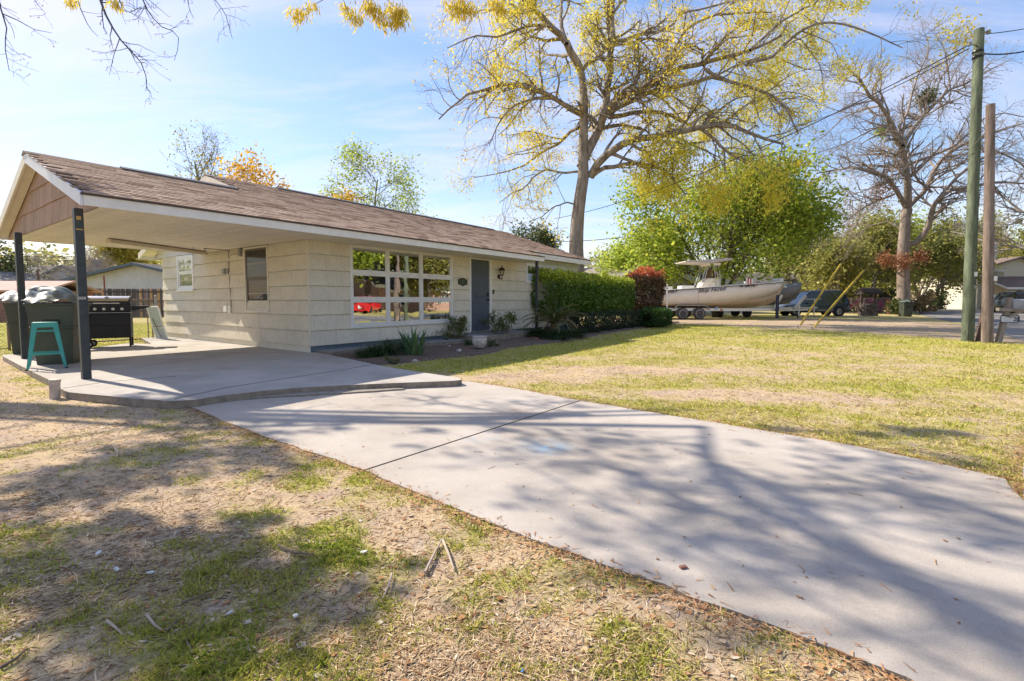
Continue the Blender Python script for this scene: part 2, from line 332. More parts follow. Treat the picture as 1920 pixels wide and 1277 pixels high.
# the sandy lane past the neighbour's boat, the street beyond (world coordinates on the ground)
def W2(pxs): return [tuple(gp(x, y)[:2]) for x, y in pxs]
LANE = W2([(1130, 601), (1240, 606), (1400, 612), (1560, 620), (1700, 629), (1800, 637), (1870, 641), (1925, 646), (1925, 622), (1860, 612), (1760, 604), (1660, 601), (1560, 598), (1400, 600), (1240, 598), (1130, 596)])
STREET_B = W2([(1722, 590), (1790, 604), (1860, 609), (1925, 612), (2100, 618), (2400, 600), (2300, 578), (2000, 575), (1860, 574), (1790, 572.5), (1724, 572.5), (1722, 578)])
def green_field(x, y):
    """how much live grass grows at a spot, 0..1"""
    x = np.asarray(x, float); y = np.asarray(y, float); q = np.stack([x - O[0], y - O[1]], -1); s = q @ U; t = q @ V
    n1 = fbm(x, y, 0.55, 4, 11); n2 = fbm(x, y, 1.9, 4, 21); n3 = fbm(x, y, 6.0, 3, 31)
    left = np.clip((n1 - 0.50) * 0.9 + (n2 - 0.5) * 1.3 + (n3 - 0.5) * 1.9 + 0.17 + 0.16 * np.clip((y < 4.2) * (x > -1.5), 0, 1), 0, 1)
    right = np.clip((n1 - 0.46) * 0.7 + (n2 - 0.5) * 0.9 + (n3 - 0.5) * 1.1 + 0.60, 0, 1)
    g = np.where(s < -2.2, left, right)
    # worn pale sand beside the drive and in patches across the lawn
    for (px, py, rx, ry, a) in ((1000, 706, 1.5, .55, .9), (1240, 694, 1.3, .4, .8), (1150, 690, 1.6, .5, .6), (1330, 735, 1.2, .3, .6), (1420, 742, 1.0, .3, .55), (1560, 750, 1.2, .3, .5), (1700, 685, 1.5, .6, .5), (1100, 672, 1.0, .5, .45), (1240, 738, 1.2, .3, .4), (1500, 700, 2.0, .5, .3), (60, 800, .9, .5, .5), (250, 725, .9, .3, .7), (60, 930, .8, .35, .45), (330, 945, .7, .3, .4), (500, 790, .6, .3, .3)):
        c = gp(px, py); dx = (x - c[0]); dy = (y - c[1]); g = g - a * np.exp(-(dx * dx / (rx * rx) + dy * dy / (ry * ry))) * (0.35 + 1.1 * n2)
    g = g + 0.45 * ((t > -4.9) & (t < -2.5) & (s > 0)) * np.exp(-((t + 3.6) / 0.9) ** 2)     # fuller under the eaves' shade
    d = np.hypot(x - 13, y - 13.8); g = g + 0.35 * np.exp(-(d / 3.0) ** 2)
    back = (t > 5.5) & (s < 3); g = np.where(back, np.clip(g * 0.4 + 0.65, 0, 1), g)
    far = y > 26; g = np.where(far & ~back, np.clip(g * 0.75, 0, 1), g)
    lane = in_poly(x, y, LANE); g = np.where(lane, g * 0.22, g)
    return np.clip(g, 0, 1)
def gh(x, y): return -0.094 + 0.016 * (fbm(x, y, 1.3, 3, 5) - 0.5) + 0.006 * (fbm(x, y, 9, 2, 8) - 0.5)
def axis(lo, hi, d0, d1, g):
    a = [0.0]; d = d0
    while a[-1] < hi: a.append(a[-1] + d); d = min(d * g, d1)
    b = [0.0]; d = d0
    while b[-1] > lo: b.append(b[-1] - d); d = min(d * g, d1)
    return np.array(sorted(set(a + b)))
xs = axis(-900, 900, 0.055, 40, 1.012); ys = 3.0 + axis(-500, 1500, 0.055, 40, 1.012)
GX, GY = np.meshgrid(xs, ys); gx = GX.ravel(); gy = GY.ravel(); near = (np.abs(gx) < 60) & (gy > -20) & (gy < 80)
gz_ = np.full(gx.shape, -0.094); gz_[near] = gh(gx[near], gy[near])
qq = np.stack([gx - O[0], gy - O[1]], -1); gs = qq @ U; gt = qq @ V
gz_ = np.where(in_poly(gs, gt, [(-5, 5.2), (13, 9), (13, -1.4), (-4, -2)]) & (gs > -3.8), -0.12, gz_)
gz_ = gz_ - 0.02 * (in_poly(gs, gt, STREET_A) | in_poly(gx, gy, STREET_B))
nx, ny = len(xs), len(ys); ii = np.arange((nx - 1) * (ny - 1)); r_ = ii // (nx - 1); c_ = ii % (nx - 1); b0 = r_ * nx + c_
me = np_mesh('ground', np.stack([gx, gy, gz_], 1), np.stack([b0, b0 + 1, b0 + nx + 1, b0 + nx], 1), smooth=True)
gf = green_field(gx, gy); a = me.attributes.new('green', 'FLOAT', 'POINT'); a.data.foreach_set('value', gf.astype(np.float32))
sand = in_poly(gx, gy, LANE) * 0.9 + in_poly(gx, gy, STREET_B) * 0.0
a = me.attributes.new('sand', 'FLOAT', 'POINT'); a.data.foreach_set('value', sand.astype(np.float32))
gm = bpy.data.materials.new('lawn_soil'); gm.use_nodes = True; t = gm.node_tree; b = t.nodes['Principled BSDF']; b.inputs['Roughness'].default_value = 0.95; b.inputs['Specular IOR Level'].default_value = 0.1
tcn = N(t, 'ShaderNodeTexCoord')
def tnoise(t, tcn, sc_, det=6, rough=0.6, st_=(1, 1, 1)):
    mp_ = N(t, 'ShaderNodeMapping'); mp_.inputs['Scale'].default_value = st_; t.links.new(tcn.outputs['Object'], mp_.inputs[0])
    n = N(t, 'ShaderNodeTexNoise'); n.inputs['Scale'].default_value = sc_; n.inputs['Detail'].default_value = det; n.inputs['Roughness'].default_value = rough; t.links.new(mp_.outputs[0], n.inputs['Vector']); return n.outputs['Fac']
def tramp(t, fac, stops):
    r = N(t, 'ShaderNodeValToRGB'); e = r.color_ramp.elements; e[0].position = stops[0][0]; e[0].color = tuple(stops[0][1]) + (1,); e[1].position = stops[-1][0]; e[1].color = tuple(stops[-1][1]) + (1,)
    for p, c in stops[1:-1]: q = e.new(p); q.color = tuple(c) + (1,)
    t.links.new(fac, r.inputs[0]); return r.outputs[0]
def tmix(t, fac, a, b, bt='MIX'):
    m = N(t, 'ShaderNodeMixRGB', blend_type=bt)
    for i, x in ((0, fac), (1, a), (2, b)):
        if isinstance(x, (int, float)): m.inputs[i].default_value = x
        elif isinstance(x, tuple): m.inputs[i].default_value = x + (1,)
        else: t.links.new(x, m.inputs[i])
    return m.outputs[0]
soil = tramp(t, tnoise(t, tcn, 1.7, 9, 0.7), [(0.3, (0.34, 0.25, 0.185)), (0.55, (0.46, 0.36, 0.28)), (0.72, (0.55, 0.45, 0.37))])
fine = tramp(t, tnoise(t, tcn, 60, 5, 0.8), [(0.32, (0.35, 0.35, 0.35)), (0.6, (1.25, 1.25, 1.25))])
soil = tmix(t, 1.0, soil, fine, 'MULTIPLY')
straw = tramp(t, tnoise(t, tcn, 95, 4, 0.8), [(0.3, (0.22, 0.145, 0.085)), (0.5, (0.52, 0.39, 0.24)), (0.7, (0.72, 0.59, 0.39))])
c1 = tmix(t, tramp(t, tnoise(t, tcn, 3.1, 7, 0.75), [(0.38, (0, 0, 0)), (0.56, (1, 1, 1))]), soil, straw)
grn = tramp(t, tnoise(t, tcn, 70, 5, 0.85), [(0.3, (0.14, 0.145, 0.025)), (0.5, (0.37, 0.35, 0.075)), (0.7, (0.58, 0.52, 0.17))])
ga = N(t, 'ShaderNodeAttribute', attribute_name='green'); gmul = N(t, 'ShaderNodeMath', operation='MULTIPLY_ADD'); gmul.inputs[1].default_value = 1.25
nn = N(t, 'ShaderNodeMath', operation='SUBTRACT'); t.links.new(tnoise(t, tcn, 22, 6, 0.8), nn.inputs[0]); nn.inputs[1].default_value = 0.62
t.links.new(ga.outputs['Fac'], gmul.inputs[0]); t.links.new(nn.outputs[0], gmul.inputs[2])
gcl = N(t, 'ShaderNodeClamp'); t.links.new(gmul.outputs[0], gcl.inputs[0])
c2 = tmix(t, gcl.outputs[0], c1, grn)
sa = N(t, 'ShaderNodeAttribute', attribute_name='sand')
sandc = tramp(t, tnoise(t, tcn, 9, 8, 0.7), [(0.3, (0.27, 0.20, 0.145)), (0.7, (0.43, 0.35, 0.27))])
sm = N(t, 'ShaderNodeMath', operation='MULTIPLY'); t.links.new(sa.outputs['Fac'], sm.inputs[0]); t.links.new(tramp(t, tnoise(t, tcn, 1.2, 6, 0.6, (.5, 1.5, 1)), [(0.36, (0, 0, 0)), (0.55, (1, 1, 1))]), sm.inputs[1])
c3 = tmix(t, sm.outputs[0], c2, sandc)
t.links.new(c3, b.inputs['Base Color'])
bp = N(t, 'ShaderNodeBump'); bp.inputs['Distance'].default_value = 0.02; bp.inputs['Strength'].default_value = 0.7; t.links.new(tnoise(t, tcn, 45, 6, 0.8), bp.inputs['Height']); t.links.new(bp.outputs[0], b.inputs['Normal'])
me.materials.append(gm); link('ground', me, None, None, 'structure')

# concrete
def concrete(name, lo, hi, spots=0.5, stain=(0.5, 0.46, 0.4), stain_amt=0.35, scale=1.0, marks=()):
    m = bpy.data.materials.new(name); m.use_nodes = True; t = m.node_tree; b = t.nodes['Principled BSDF']; b.inputs['Roughness'].default_value = 0.88; b.inputs['Specular IOR Level'].default_value = 0.25
    tcn = N(t, 'ShaderNodeTexCoord')
    base = tramp(t, tnoise(t, tcn, 1.1 * scale, 9, 0.62), [(0.3, lo), (0.7, hi)])
    base = tmix(t, 0.55, base, tramp(t, tnoise(t, tcn, 240, 3, 0.8), [(0.36, (0.62, 0.61, 0.60)), (0.55, (1.06, 1.06, 1.06))]), 'MULTIPLY')
    v = N(t, 'ShaderNodeTexVoronoi'); v.inputs['Scale'].default_value = 55; t.links.new(tcn.outputs['Object'], v.inputs['Vector'])
    sp = tramp(t, v.outputs['Distance'], [(0.06, (0.25, 0.22, 0.19)), (0.13, (1, 1, 1))])
    gate = tramp(t, tnoise(t, tcn, 13, 4, 0.6), [(0.52, (0, 0, 0)), (0.6, (spots, spots, spots))])
    base = tmix(t, gate, base, sp, 'MULTIPLY')
    stn = tramp(t, tnoise(t, tcn, 0.55, 10, 0.72, (1, .6, 1)), [(0.42, (0, 0, 0)), (0.7, (stain_amt,) * 3)])
    base = tmix(t, stn, base, stain, 'MULTIPLY')
    for (ms, mt, mr, mcol, mamt) in marks:
        vd = N(t, 'ShaderNodeVectorMath', operation='DISTANCE'); vd.inputs[1].default_value = (ms, mt, -0.076); t.links.new(tcn.outputs['Object'], vd.inputs[0])
        mr_ = N(t, 'ShaderNodeMapRange'); mr_.inputs['From Min'].default_value = 0; mr_.inputs['From Max'].default_value = mr; mr_.inputs['To Min'].default_value = 1; mr_.inputs['To Max'].default_value = 0; t.links.new(vd.outputs['Value'], mr_.inputs['Value'])
        m2_ = N(t, 'ShaderNodeMath', operation='MULTIPLY'); t.links.new(mr_.outputs[0], m2_.inputs[0]); t.links.new(tramp(t, tnoise(t, tcn, 7, 6, .7), [(.42, (0, 0, 0)), (.6, (mamt,) * 3)]), m2_.inputs[1]); base = tmix(t, m2_.outputs[0], base, mcol)
    t.links.new(base, b.inputs['Base Color'])
    bp = N(t, 'ShaderNodeBump'); bp.inputs['Distance'].default_value = 0.0016; t.links.new(tnoise(t, tcn, 130, 5, 0.75), bp.inputs['Height']); t.links.new(bp.outputs[0], b.inputs['Normal'])
    return m
MC_DRIVE = concrete('driveway_concrete', (0.39, 0.35, 0.305), (0.51, 0.465, 0.415), 0.7, (0.62, 0.56, 0.48), 0.5, marks=(S(1022, 836, -.08) + (.28, (.22, .42, .58), .8), S(905, 820, -.08) + (.22, (.25, .42, .55), .5), S(955, 772, -.08) + (.30, (.14, .09, .06), .7), S(978, 783, -.08) + (.16, (.14, .09, .06), .9), S(1500, 1000, -.08) + (.8, (.22, .20, .19), .35), S(1150, 800, -.08) + (.7, (.24, .22, .20), .3), S(620, 790, -.08) + (.9, (.25, .22, .19), .35), S(1700, 1150, -.08) + (.6, (.25, .23, .21), .3))); MC_SLAB = concrete('carport_concrete', (0.38, 0.355, 0.32), (0.52, 0.49, 0.45), 0.5, (0.55, 0.5, 0.45), 0.6)
MC_BASE = M('foundation_concrete', (0.26, 0.27, 0.275), 0.85, 0.14, 5, 0.002, 60, dirt=0.25)
EDGEM = M('earth_stained_edge', (0.24, 0.20, 0.155), 0.95, 0.35, 9, 0.008, 40)
def sheet(name, poly, top, thick, mat, side_noise=0.0):
    mb = MB(); mb.prism(poly, top - thick, top); o = mb.build(name, mat, None, kind='structure', bevel=0.0); o.data.materials.append(EDGEM)
    for p in o.data.polygons:
        if abs(p.normal.z) < .5: p.material_index = 1
    o.location = (O[0], O[1], 0); o.rotation_euler = (0, 0, HROT); return o
# the drive: two pours with an open joint between
JA = S(687, 880, -.08); JB = S(1087, 751, -.08)
def clip_half(poly, a, b, keep):
    a = np.array(a); b = np.array(b); n = np.array([-(b - a)[1], (b - a)[0]]); n = n / np.linalg.norm(n) * keep; out = []
    off = 0.012
    for i in range(len(poly)):
        p = np.array(poly[i]); q = np.array(poly[(i + 1) % len(poly)]); dp = (p - a) @ n - off; dq = (q - a) @ n - off
        if dp >= 0: out.append(tuple(p))
        if dp * dq < 0: out.append(tuple(p + (q - p) * dp / (dp - dq)))
    return out
for k, kp in enumerate((1, -1)):
    pl = clip_half(DRIVE_R, JA, JB, kp)
    sheet('driveway', pl, -0.0815, 0.08, MC_DRIVE)
mj = MB(); ja = hw(*JA); jb = hw(*JB); mj.bar((ja[0], ja[1], -0.093), (jb[0], jb[1], -0.093), 0.026, 0.012); mj.build('joint_filler', M('joint_dirt', (0.10, 0.07, 0.045), 0.95, 0.4, 30, 0.004, 80), None, kind='structure')
sheet('carport_slab', SLAB_R, 0.0, 0.09, MC_SLAB)
# the slab's thin cracked toe over the drive
toe = rag([S(338, 756, -.05), S(420, 748, -.05), S(520, 741, -.05), S(640, 735, -.05), S(760, 727, -.05), S(700, 720, -.05), S(520, 728, -.05), S(380, 745, -.05)], .2, .015, 9)
sheet('slab_toe', toe, -0.062, 0.03, M('toe_concrete', (0.27, 0.24, 0.20), 0.95, 0.3, 14, 0.006, 50))
sheet('front_walk', [(0.1, -0.0), (4.35, -0.0), (4.35, -0.86), (0.06, -0.52)], 0.04, 0.13, MC_BASE)
sheet('porch_floor', [(4.35, 0), (8.0, 0), (8.0, -1.1), (4.35, -1.0)], 0.12, 0.2, MC_BASE)
# cracks across the slab as sunk dark seams
crk = MB()
def crack(pxs, w=0.012, z=0.0025):
    P = [gp(x, y, 0) for x, y in pxs]; g = random.Random(4); pts = []
    for a, b in zip(P[:-1], P[1:]):
        for k in range(6): pts.append(a + (b - a) * k / 6 + np.array([g.uniform(-.01, .01), g.uniform(-.01, .01), 0]))
    pts.append(P[-1])
    for a, b in zip(pts[:-1], pts[1:]): crk.bar((a[0], a[1], z), (b[0], b[1], z), w * g.uniform(.5, 1.2), 0.003)
crack([(328, 748), (420, 728), (520, 712), (640, 694), (712, 681)], .010); crack([(120, 728), (200, 716), (330, 706)], .004)
crk.build('slab_joint', M('crack_dark', (0.09, 0.075, 0.06), 0.95, 0.2, 20), None, kind='structure')
MULCH = M('mulch', (0.16, 0.115, 0.09), 0.95, 0.55, 30, 0.03, 28)
# planting bed: uneven earth
bx = np.arange(-0.3, 20.8, 0.07); by = np.arange(-2.9, 1.2, 0.07); BX, BY = np.meshgrid(bx, by); ins = in_poly(BX, BY, BED_R) 
bz = -0.072 + 0.07 * (fbm(BX * 1.0, BY, 1.6, 3, 44) - 0.4) + 0.03 * (fbm(BX, BY, 9, 3, 45) - 0.5) + 0.03
i0 = np.arange(len(bx) * len(by)).reshape(len(by), len(bx)); q4 = np.stack([i0[:-1, :-1], i0[:-1, 1:], i0[1:, 1:], i0[1:, :-1]], -1).reshape(-1, 4); ok = ins.ravel()[q4].sum(1) >= 1
edge = ~(ins); bz = np.where(edge, -0.104, bz)
me = np_mesh('garden_bed', np.stack([BX.ravel(), BY.ravel(), bz.ravel()], 1), q4[ok], smooth=False); o = link('garden_bed', me, MULCH, None, 'structure'); o.location = (O[0], O[1], 0); o.rotation_euler = (0, 0, HROT)
# streets
ASPH = concrete('old_asphalt', (0.17, 0.165, 0.16), (0.27, 0.26, 0.25), 0.3, (0.5, 0.5, 0.5), 0.3, 0.4)
sheet('street', STREET_A, -0.082, 0.03, ASPH)
mb = MB(); mb.prism([tuple(p) for p in STREET_B], -0.120, -0.087); mb.build('street', ASPH, None, kind='structure')

# ------------------------------------------------------------------ live and dry grass
BLOCK = [in_ for in_ in (DRIVE_R, SLAB_R, BED_R)]
def scatter(n, seed, r0, r1, power=1.0, amax=0.98):
    """ground spots, thinning out with distance"""
    g = np.random.default_rng(seed); th = g.uniform(-amax, amax, n); u_ = g.uniform(0, 1, n)
    r = r0 * (r1 / r0) ** (u_ ** power); x = r * np.sin(th); y = r * np.cos(th)
    q = np.stack([x - O[0], y - O[1]], -1); s = q @ U; t = q @ V
    ok = np.ones(n, bool)
    for pl in BLOCK: ok &= ~in_poly(s, t, pl)
    ok &= ~((s > -0.05) & (s < 12.2) & (t > -0.6) & (t < 8)); ok &= ~in_poly(s, t, STREET_A) & ~in_poly(x, y, STREET_B)
    return x[ok], y[ok], r[ok], g
def blades(name, x, y, hgt, wid, tint, mat, flat, seed):
    g = np.random.default_rng(seed); n = len(x); z = gh(x, y) - 0.003; az = g.uniform(0, 2 * PI, n); lean = g.uniform(flat[0], flat[1], n)
    d = np.stack([np.cos(az) * np.sin(lean), np.sin(az) * np.sin(lean), np.cos(lean)], 1); sd_ = np.stack([-np.sin(az), np.cos(az), g.uniform(-.3, .3, n)], 1)
    tw = g.uniform(-1.2, 1.2, n)[:, None]; sd_ = unit(sd_ + np.stack([np.cos(az), np.sin(az), np.zeros(n)], 1) * tw)
    c = np.stack([x, y, z], 1); h = hgt[:, None]; w = wid[:, None]
    mid = c + d * h * 0.55; tip = c + d * h + np.stack([np.cos(az), np.sin(az), -0.5 * np.ones(n)], 1) * h * 0.22
    v = np.stack([c - sd_ * w * .5, c + sd_ * w * .5, mid + sd_ * w * .4, tip, mid - sd_ * w * .4], 1)
    f = np.arange(n * 5).reshape(n, 5); me = np_mesh(name, v.reshape(-1, 3), f, tint=np.repeat(tint, 5)); me.materials.append(mat)
    return link(name, me, None, None, 'stuff')
MG = tinted('grass_blade', [(0.0, (0.62, 0.51, 0.25)), (0.35, (0.52, 0.48, 0.11)), (0.65, (0.34, 0.40, 0.055)), (1.0, (0.15, 0.26, 0.03))], 0.6, 0.4)
MD = tinted('dry_blade', [(0.0, (0.26, 0.15, 0.08)), (0.3, (0.48, 0.33, 0.19)), (0.7, (0.66, 0.52, 0.34)), (1.0, (0.80, 0.70, 0.52))], 0.8, 0.15)
x, y, r, g = scatter(820000, 101, 1.2, 34, 0.92)
G = green_field(x, y); cl = fbm(x, y, 14, 2, 77); keep = g.uniform(0, 1, len(x)) < np.clip((G * 0.85 - 0.10) * (0.15 + 0.9 * cl) + (cl > 0.68) * G * 0.7, 0, 1)
x, y, r, G = x[keep], y[keep], r[keep], G[keep]
q = np.stack([x - O[0], y - O[1]], -1) @ U; right = q > -2.2
h = g.uniform(0.014, 0.044, len(x)) * (0.7 + 0.5 * G) * (1 + r * 0.02) * np.where(right, 1.0, 0.85); w = 0.0026 * (1 + r * 0.42) * g.uniform(.7, 1.3, len(x))
tn = np.clip(0.24 + 0.30 * G + 0.5 * (fbm(x, y, 3, 3, 91) - .5) + g.normal(0, 0.15, len(x)) - np.where(right, 0.13, 0.0), 0, 1)
blades('grass', x, y, h, w, tn, MG, (0.1, 1.0), 5)
x, y, r, g = scatter(420000, 202, 1.2, 18, 1.0)
D = fbm(x, y, 1.4, 4, 55); keep = g.uniform(0, 1, len(x)) < np.clip((D - 0.28) * 3.2, 0.3, 1); x, y, r = x[keep], y[keep], r[keep]
blades('dry_grass', x, y, g.uniform(0.02, 0.06, len(x)), 0.0026 * (1 + r * .35) * g.uniform(.6, 1.5, len(x)), np.clip(g.beta(2, 2, len(x)), 0, 1), MD, (1.15, 1.62), 6)
print('grass done')
# ================================================================== THE HOUSE
HOUSE = thing('bungalow', hw(0, 0, 0), HROT, 'single storey house in beige shake siding with a brown shingle roof and attached carport', 'house')
def striated(name, col, per=0.05):
    m = bpy.data.materials.new(name); m.use_nodes = True; t = m.node_tree; b = t.nodes['Principled BSDF']; b.inputs['Roughness'].default_value = 0.72; b.inputs['Specular IOR Level'].default_value = 0.25
    tcn = N(t, 'ShaderNodeTexCoord'); oi = N(t, 'ShaderNodeObjectInfo')
    va = N(t, 'ShaderNodeVectorMath', operation='ADD'); t.links.new(tcn.outputs['Object'], va.inputs[0]); t.links.new(oi.outputs['Location'], va.inputs[1])
    class Q: outputs = {'Object': va.outputs[0]}
    f = tnoise(t, Q, 60, 4, 0.75, (1, 1, 0.02)); f2 = tnoise(t, Q, 16, 3, 0.6, (1, 1, 0.03)); f3 = tnoise(t, Q, 2.0, 5, 0.6)
    lo = tuple(c * 0.93 for c in col); hi = tuple(min(1, c * 1.07) for c in col)
    base = tmix(t, 0.5, tramp(t, f3, [(0.3, lo), (0.7, hi)]), tramp(t, f, [(0.34, (0.62, 0.61, 0.60)), (0.52, (1.04, 1.04, 1.04))]), 'MULTIPLY')
    wear = tmix(t, tramp(t, tnoise(t, Q, 5, 8, 0.8, (1, 1, .5)), [(0.62, (0, 0, 0)), (0.8, (0.18, 0.18, 0.18))]), base, tuple(c * 0.7 for c in col))
    mr = N(t, 'ShaderNodeMapRange'); mr.inputs['To Min'].default_value = 1 - per; mr.inputs['To Max'].default_value = 1 + per * .6; t.links.new(oi.outputs['Random'], mr.inputs['Value'])
    mm = N(t, 'ShaderNodeVectorMath', operation='SCALE'); t.links.new(wear, mm.inputs[0]); t.links.new(mr.outputs[0], mm.inputs['Scale']); t.links.new(mm.outputs[0], b.inputs['Base Color'])
    bp = N(t, 'ShaderNodeBump'); bp.inputs['Distance'].default_value = 0.011; t.links.new(f, bp.inputs['Height'])
    bp2 = N(t, 'ShaderNodeBump'); bp2.inputs['Distance'].default_value = 0.008; t.links.new(f2, bp2.inputs['Height']); t.links.new(bp2.outputs[0], bp.inputs['Normal']); t.links.new(bp.outputs[0], b.inputs['Normal'])
    return m
SID = striated('beige_shake', (0.68, 0.62, 0.50)); GAB = striated('bare_cedar_shake', (0.40, 0.27, 0.20), 0.1)
TRIM = M('white_trim', (0.74, 0.72, 0.68), 0.55, 0.06, 5, 0.001, 60, dirt=0.18); CREAM = M('cream_trim', (0.72, 0.67, 0.56), 0.55, 0.06, 5, 0.001, 60, dirt=0.2)
SOFF = M('soffit_paint', (0.76, 0.68, 0.56), 0.6, 0.07, 2.5, 0.001, 70, per=0.05, dirt=0.16)
POSTM = M('charcoal_post_paint', (0.045, 0.055, 0.06), 0.5, 0.25, 8, 0.001, 60, dirt=0.2); WALLM = M('pale_green_wall', (0.52, 0.55, 0.47), 0.75, 0.05, 3, 0.001, 40)
METAL = M('grey_metal', (0.32, 0.32, 0.31), 0.45, 0.1, 8, metal=0.7); DARKM = M('black_metal', (0.015, 0.015, 0.016), 0.4, 0.2, 10); WHITE = M('white_paint', (0.78, 0.78, 0.76), 0.45, 0.05, 5)
Z = [0.14, 0.47, 0.81, 1.13, 1.44, 1.78, 2.12, 2.43]
SX1, TY1 = 12.05, 7.95
core = MB(); core.box(0.0, SX1, 0.0, TY1, 0.13, 2.6); WALL = core.build('wall', WALLM, HOUSE)
fd = MB(); fd.box(0.012, SX1 - .012, 0.012, TY1, -0.1, 0.13); fd.build('foundation', M('foundation_paint', (0.12, 0.16, 0.19), 0.8, 0.12, 6, 0.002, 50), HOUSE)
bb = MB(); bb.box(-0.016, 0, 0.0, TY1, 0.0, 0.135); bb.build('base_board', M('base_board_paint', (0.66, 0.62, 0.50), 0.7, 0.08, 4, 0.002, 40), HOUSE)
PCACHE = {}
def panel(L, H, mat):
    key = (round(L, 3), round(H, 3), mat.name)
    if key not in PCACHE:
        mb = MB(); g = random.Random(len(PCACHE)); n = max(2, int(L / 0.2)); ring = []
        for i in range(n + 1):
            x = L * i / n; e = g.uniform(-0.004, 0.004); ring.append([(x, -0.046, e - 0.004), (x, -0.014, H - .018), (x, 0.001, H - .018), (x, 0.001, e - 0.004)])
        mb.loft(ring); me = bpy.data.meshes.new('siding_panel'); me.from_pydata(mb.v, [], mb.f); me.materials.append(mat); me.update()
        import bmesh
        bm = bmesh.new(); bm.from_mesh(me); bmesh.ops.recalc_face_normals(bm, faces=bm.faces); bm.to_mesh(me); bm.free(); PCACHE[key] = me
    return PCACHE[key]
def siding(a0, a1, side, openings, zs=Z, mat=SID, seed=1):
    g = random.Random(seed)
    for k in range(len(zs) - 1):
        z0, z1 = zs[k], zs[k + 1]; cuts = [a0]; x = a0 + g.choice([0.4, 0.62, 0.85, 1.05])
        while x < a1 - 0.2: cuts.append(x); x += 1.2
        cuts.append(a1); segs = [(cuts[i], cuts[i + 1]) for i in range(len(cuts) - 1)]
        for (o0, o1, oz0, oz1) in openings:
            if z0 >= oz0 - 0.06 and z1 <= oz1 + 0.08:
                new = []
                for p, q in segs:
                    if q <= o0 or p >= o1: new.append((p, q)); continue
                    if p < o0 - .02: new.append((p, o0))
                    if q > o1 + .02: new.append((o1, q))
                segs = new
        for p, q in segs:
            o = link('siding_panel', panel(q - p - 0.005, z1 - z0, mat), None, WALL)
            if side == 'front': o.location = (p, 0, z0)
            else: o.location = (0, q, z0); o.rotation_euler = (0, 0, -PI / 2)
siding(0.0, SX1, 'front', [(1.02, 4.42, 0.5, 2.42), (5.2, 6.2, 0.1, 2.42), (8.2, 11.0, 1.78, 2.42)], seed=3)
siding(0.0, TY1, 'side', [(1.62, 2.7, 0.88, 2.4), (5.68, 6.8, 1.42, 2.42)], seed=5)
cb = MB(); cb.box(-0.044, 0.0, -0.044, 0.0, 0.14, 2.40)
cb.build('corner_board', M('corner_paint', (0.64, 0.585, 0.47), 0.7, 0.05, 4), HOUSE)
def glass(name, base, mirror, rough=0.01, wav=0.0, tint=(0.9, 0.93, 0.95)):
    m = bpy.data.materials.new(name); m.use_nodes = True; t = m.node_tree; b = t.nodes['Principled BSDF']; b.inputs['Base Color'].default_value = base + (1,); b.inputs['Roughness'].default_value = 0.35; b.inputs['Specular IOR Level'].default_value = 0.1
    gl = N(t, 'ShaderNodeBsdfGlossy'); gl.inputs['Roughness'].default_value = rough; gl.inputs['Color'].default_value = tint + (1,); mxs = N(t, 'ShaderNodeMixShader'); mxs.inputs[0].default_value = mirror
    if wav:
        tcn = N(t, 'ShaderNodeTexCoord'); bp = N(t, 'ShaderNodeBump'); bp.inputs['Distance'].default_value = wav; t.links.new(tnoise(t, tcn, 2.2, 2, 0.4), bp.inputs['Height']); t.links.new(bp.outputs[0], gl.inputs['Normal'])
    t.links.new(b.outputs[0], mxs.inputs[1]); t.links.new(gl.outputs[0], mxs.inputs[2]); t.links.new(mxs.outputs[0], t.nodes['Material Output'].inputs['Surface']); return m
G_FRONT = glass('picture_window_glass', (0.012, 0.012, 0.012), 0.62, 0.005, 0.0018); G_DARK = glass('dark_window_glass', (0.02, 0.018, 0.016), 0.05, 0.02, 0.002); G_SKY = glass('small_window_glass', (0.10, 0.13, 0.13), 0.35, 0.03, 0.003)
# picture window: three by three
def frame_rect(mb, x0, x1, z0, z1, w, y0, y1):
    mb.box(x0, x0 + w, y0, y1, z0, z1); mb.box(x1 - w, x1, y0, y1, z0, z1); mb.box(x0 + w, x1 - w, y0, y1, z0, z0 + w); mb.box(x0 + w, x1 - w, y0, y1, z1 - w, z1)
PW = MB(); frame_rect(PW, 1.0, 4.43, 0.50, 2.42, 0.055, -0.045, 0.0)
pw = PW.build('window', TRIM, HOUSE, bevel=0.004, label='wide picture window of nine reflecting panes')
cols = [(1.055, 2.045), (2.085, 3.165), (3.205, 4.375)]; cols = [(1.055, 2.065), (2.125, 3.19), (3.25, 4.375)]; rows = [(0.555, 1.105), (1.165, 1.735), (1.795, 2.365)]
for ci, (x0, x1) in enumerate(cols):
    if ci < 2: mu = MB(); mu.box(x1, cols[ci + 1][0], -0.04, 0.0, 0.555, 2.365); mu.build('mullion', TRIM, pw, bevel=0.003)
    for ri, (z0, z1) in enumerate(rows):
        if ri < 2: mu = MB(); mu.box(x0, x1, -0.036, 0.0, z1, rows[ri + 1][0]); mu.build('mullion', TRIM, pw, bevel=0.003)
        sf = MB(); frame_rect(sf, x0 + .002, x1 - .002, z0 + .002, z1 - .002, 0.035, -0.026, -0.001); sf.build('sash', TRIM, pw, bevel=0.002)
        gl_ = MB(); gl_.box(x0 + 0.036, x1 - 0.036, -0.012, -0.004, z0 + 0.036, z1 - 0.036); p = gl_.build('pane', G_FRONT, pw)
        p.rotation_euler = (random.uniform(-.004, .004), 0, random.uniform(-.003, .003))
sl = MB(); sl.box(0.985, 4.445, -0.06, 0.0, 0.47, 0.498); sl.build('sill', TRIM, pw, bevel=0.004)
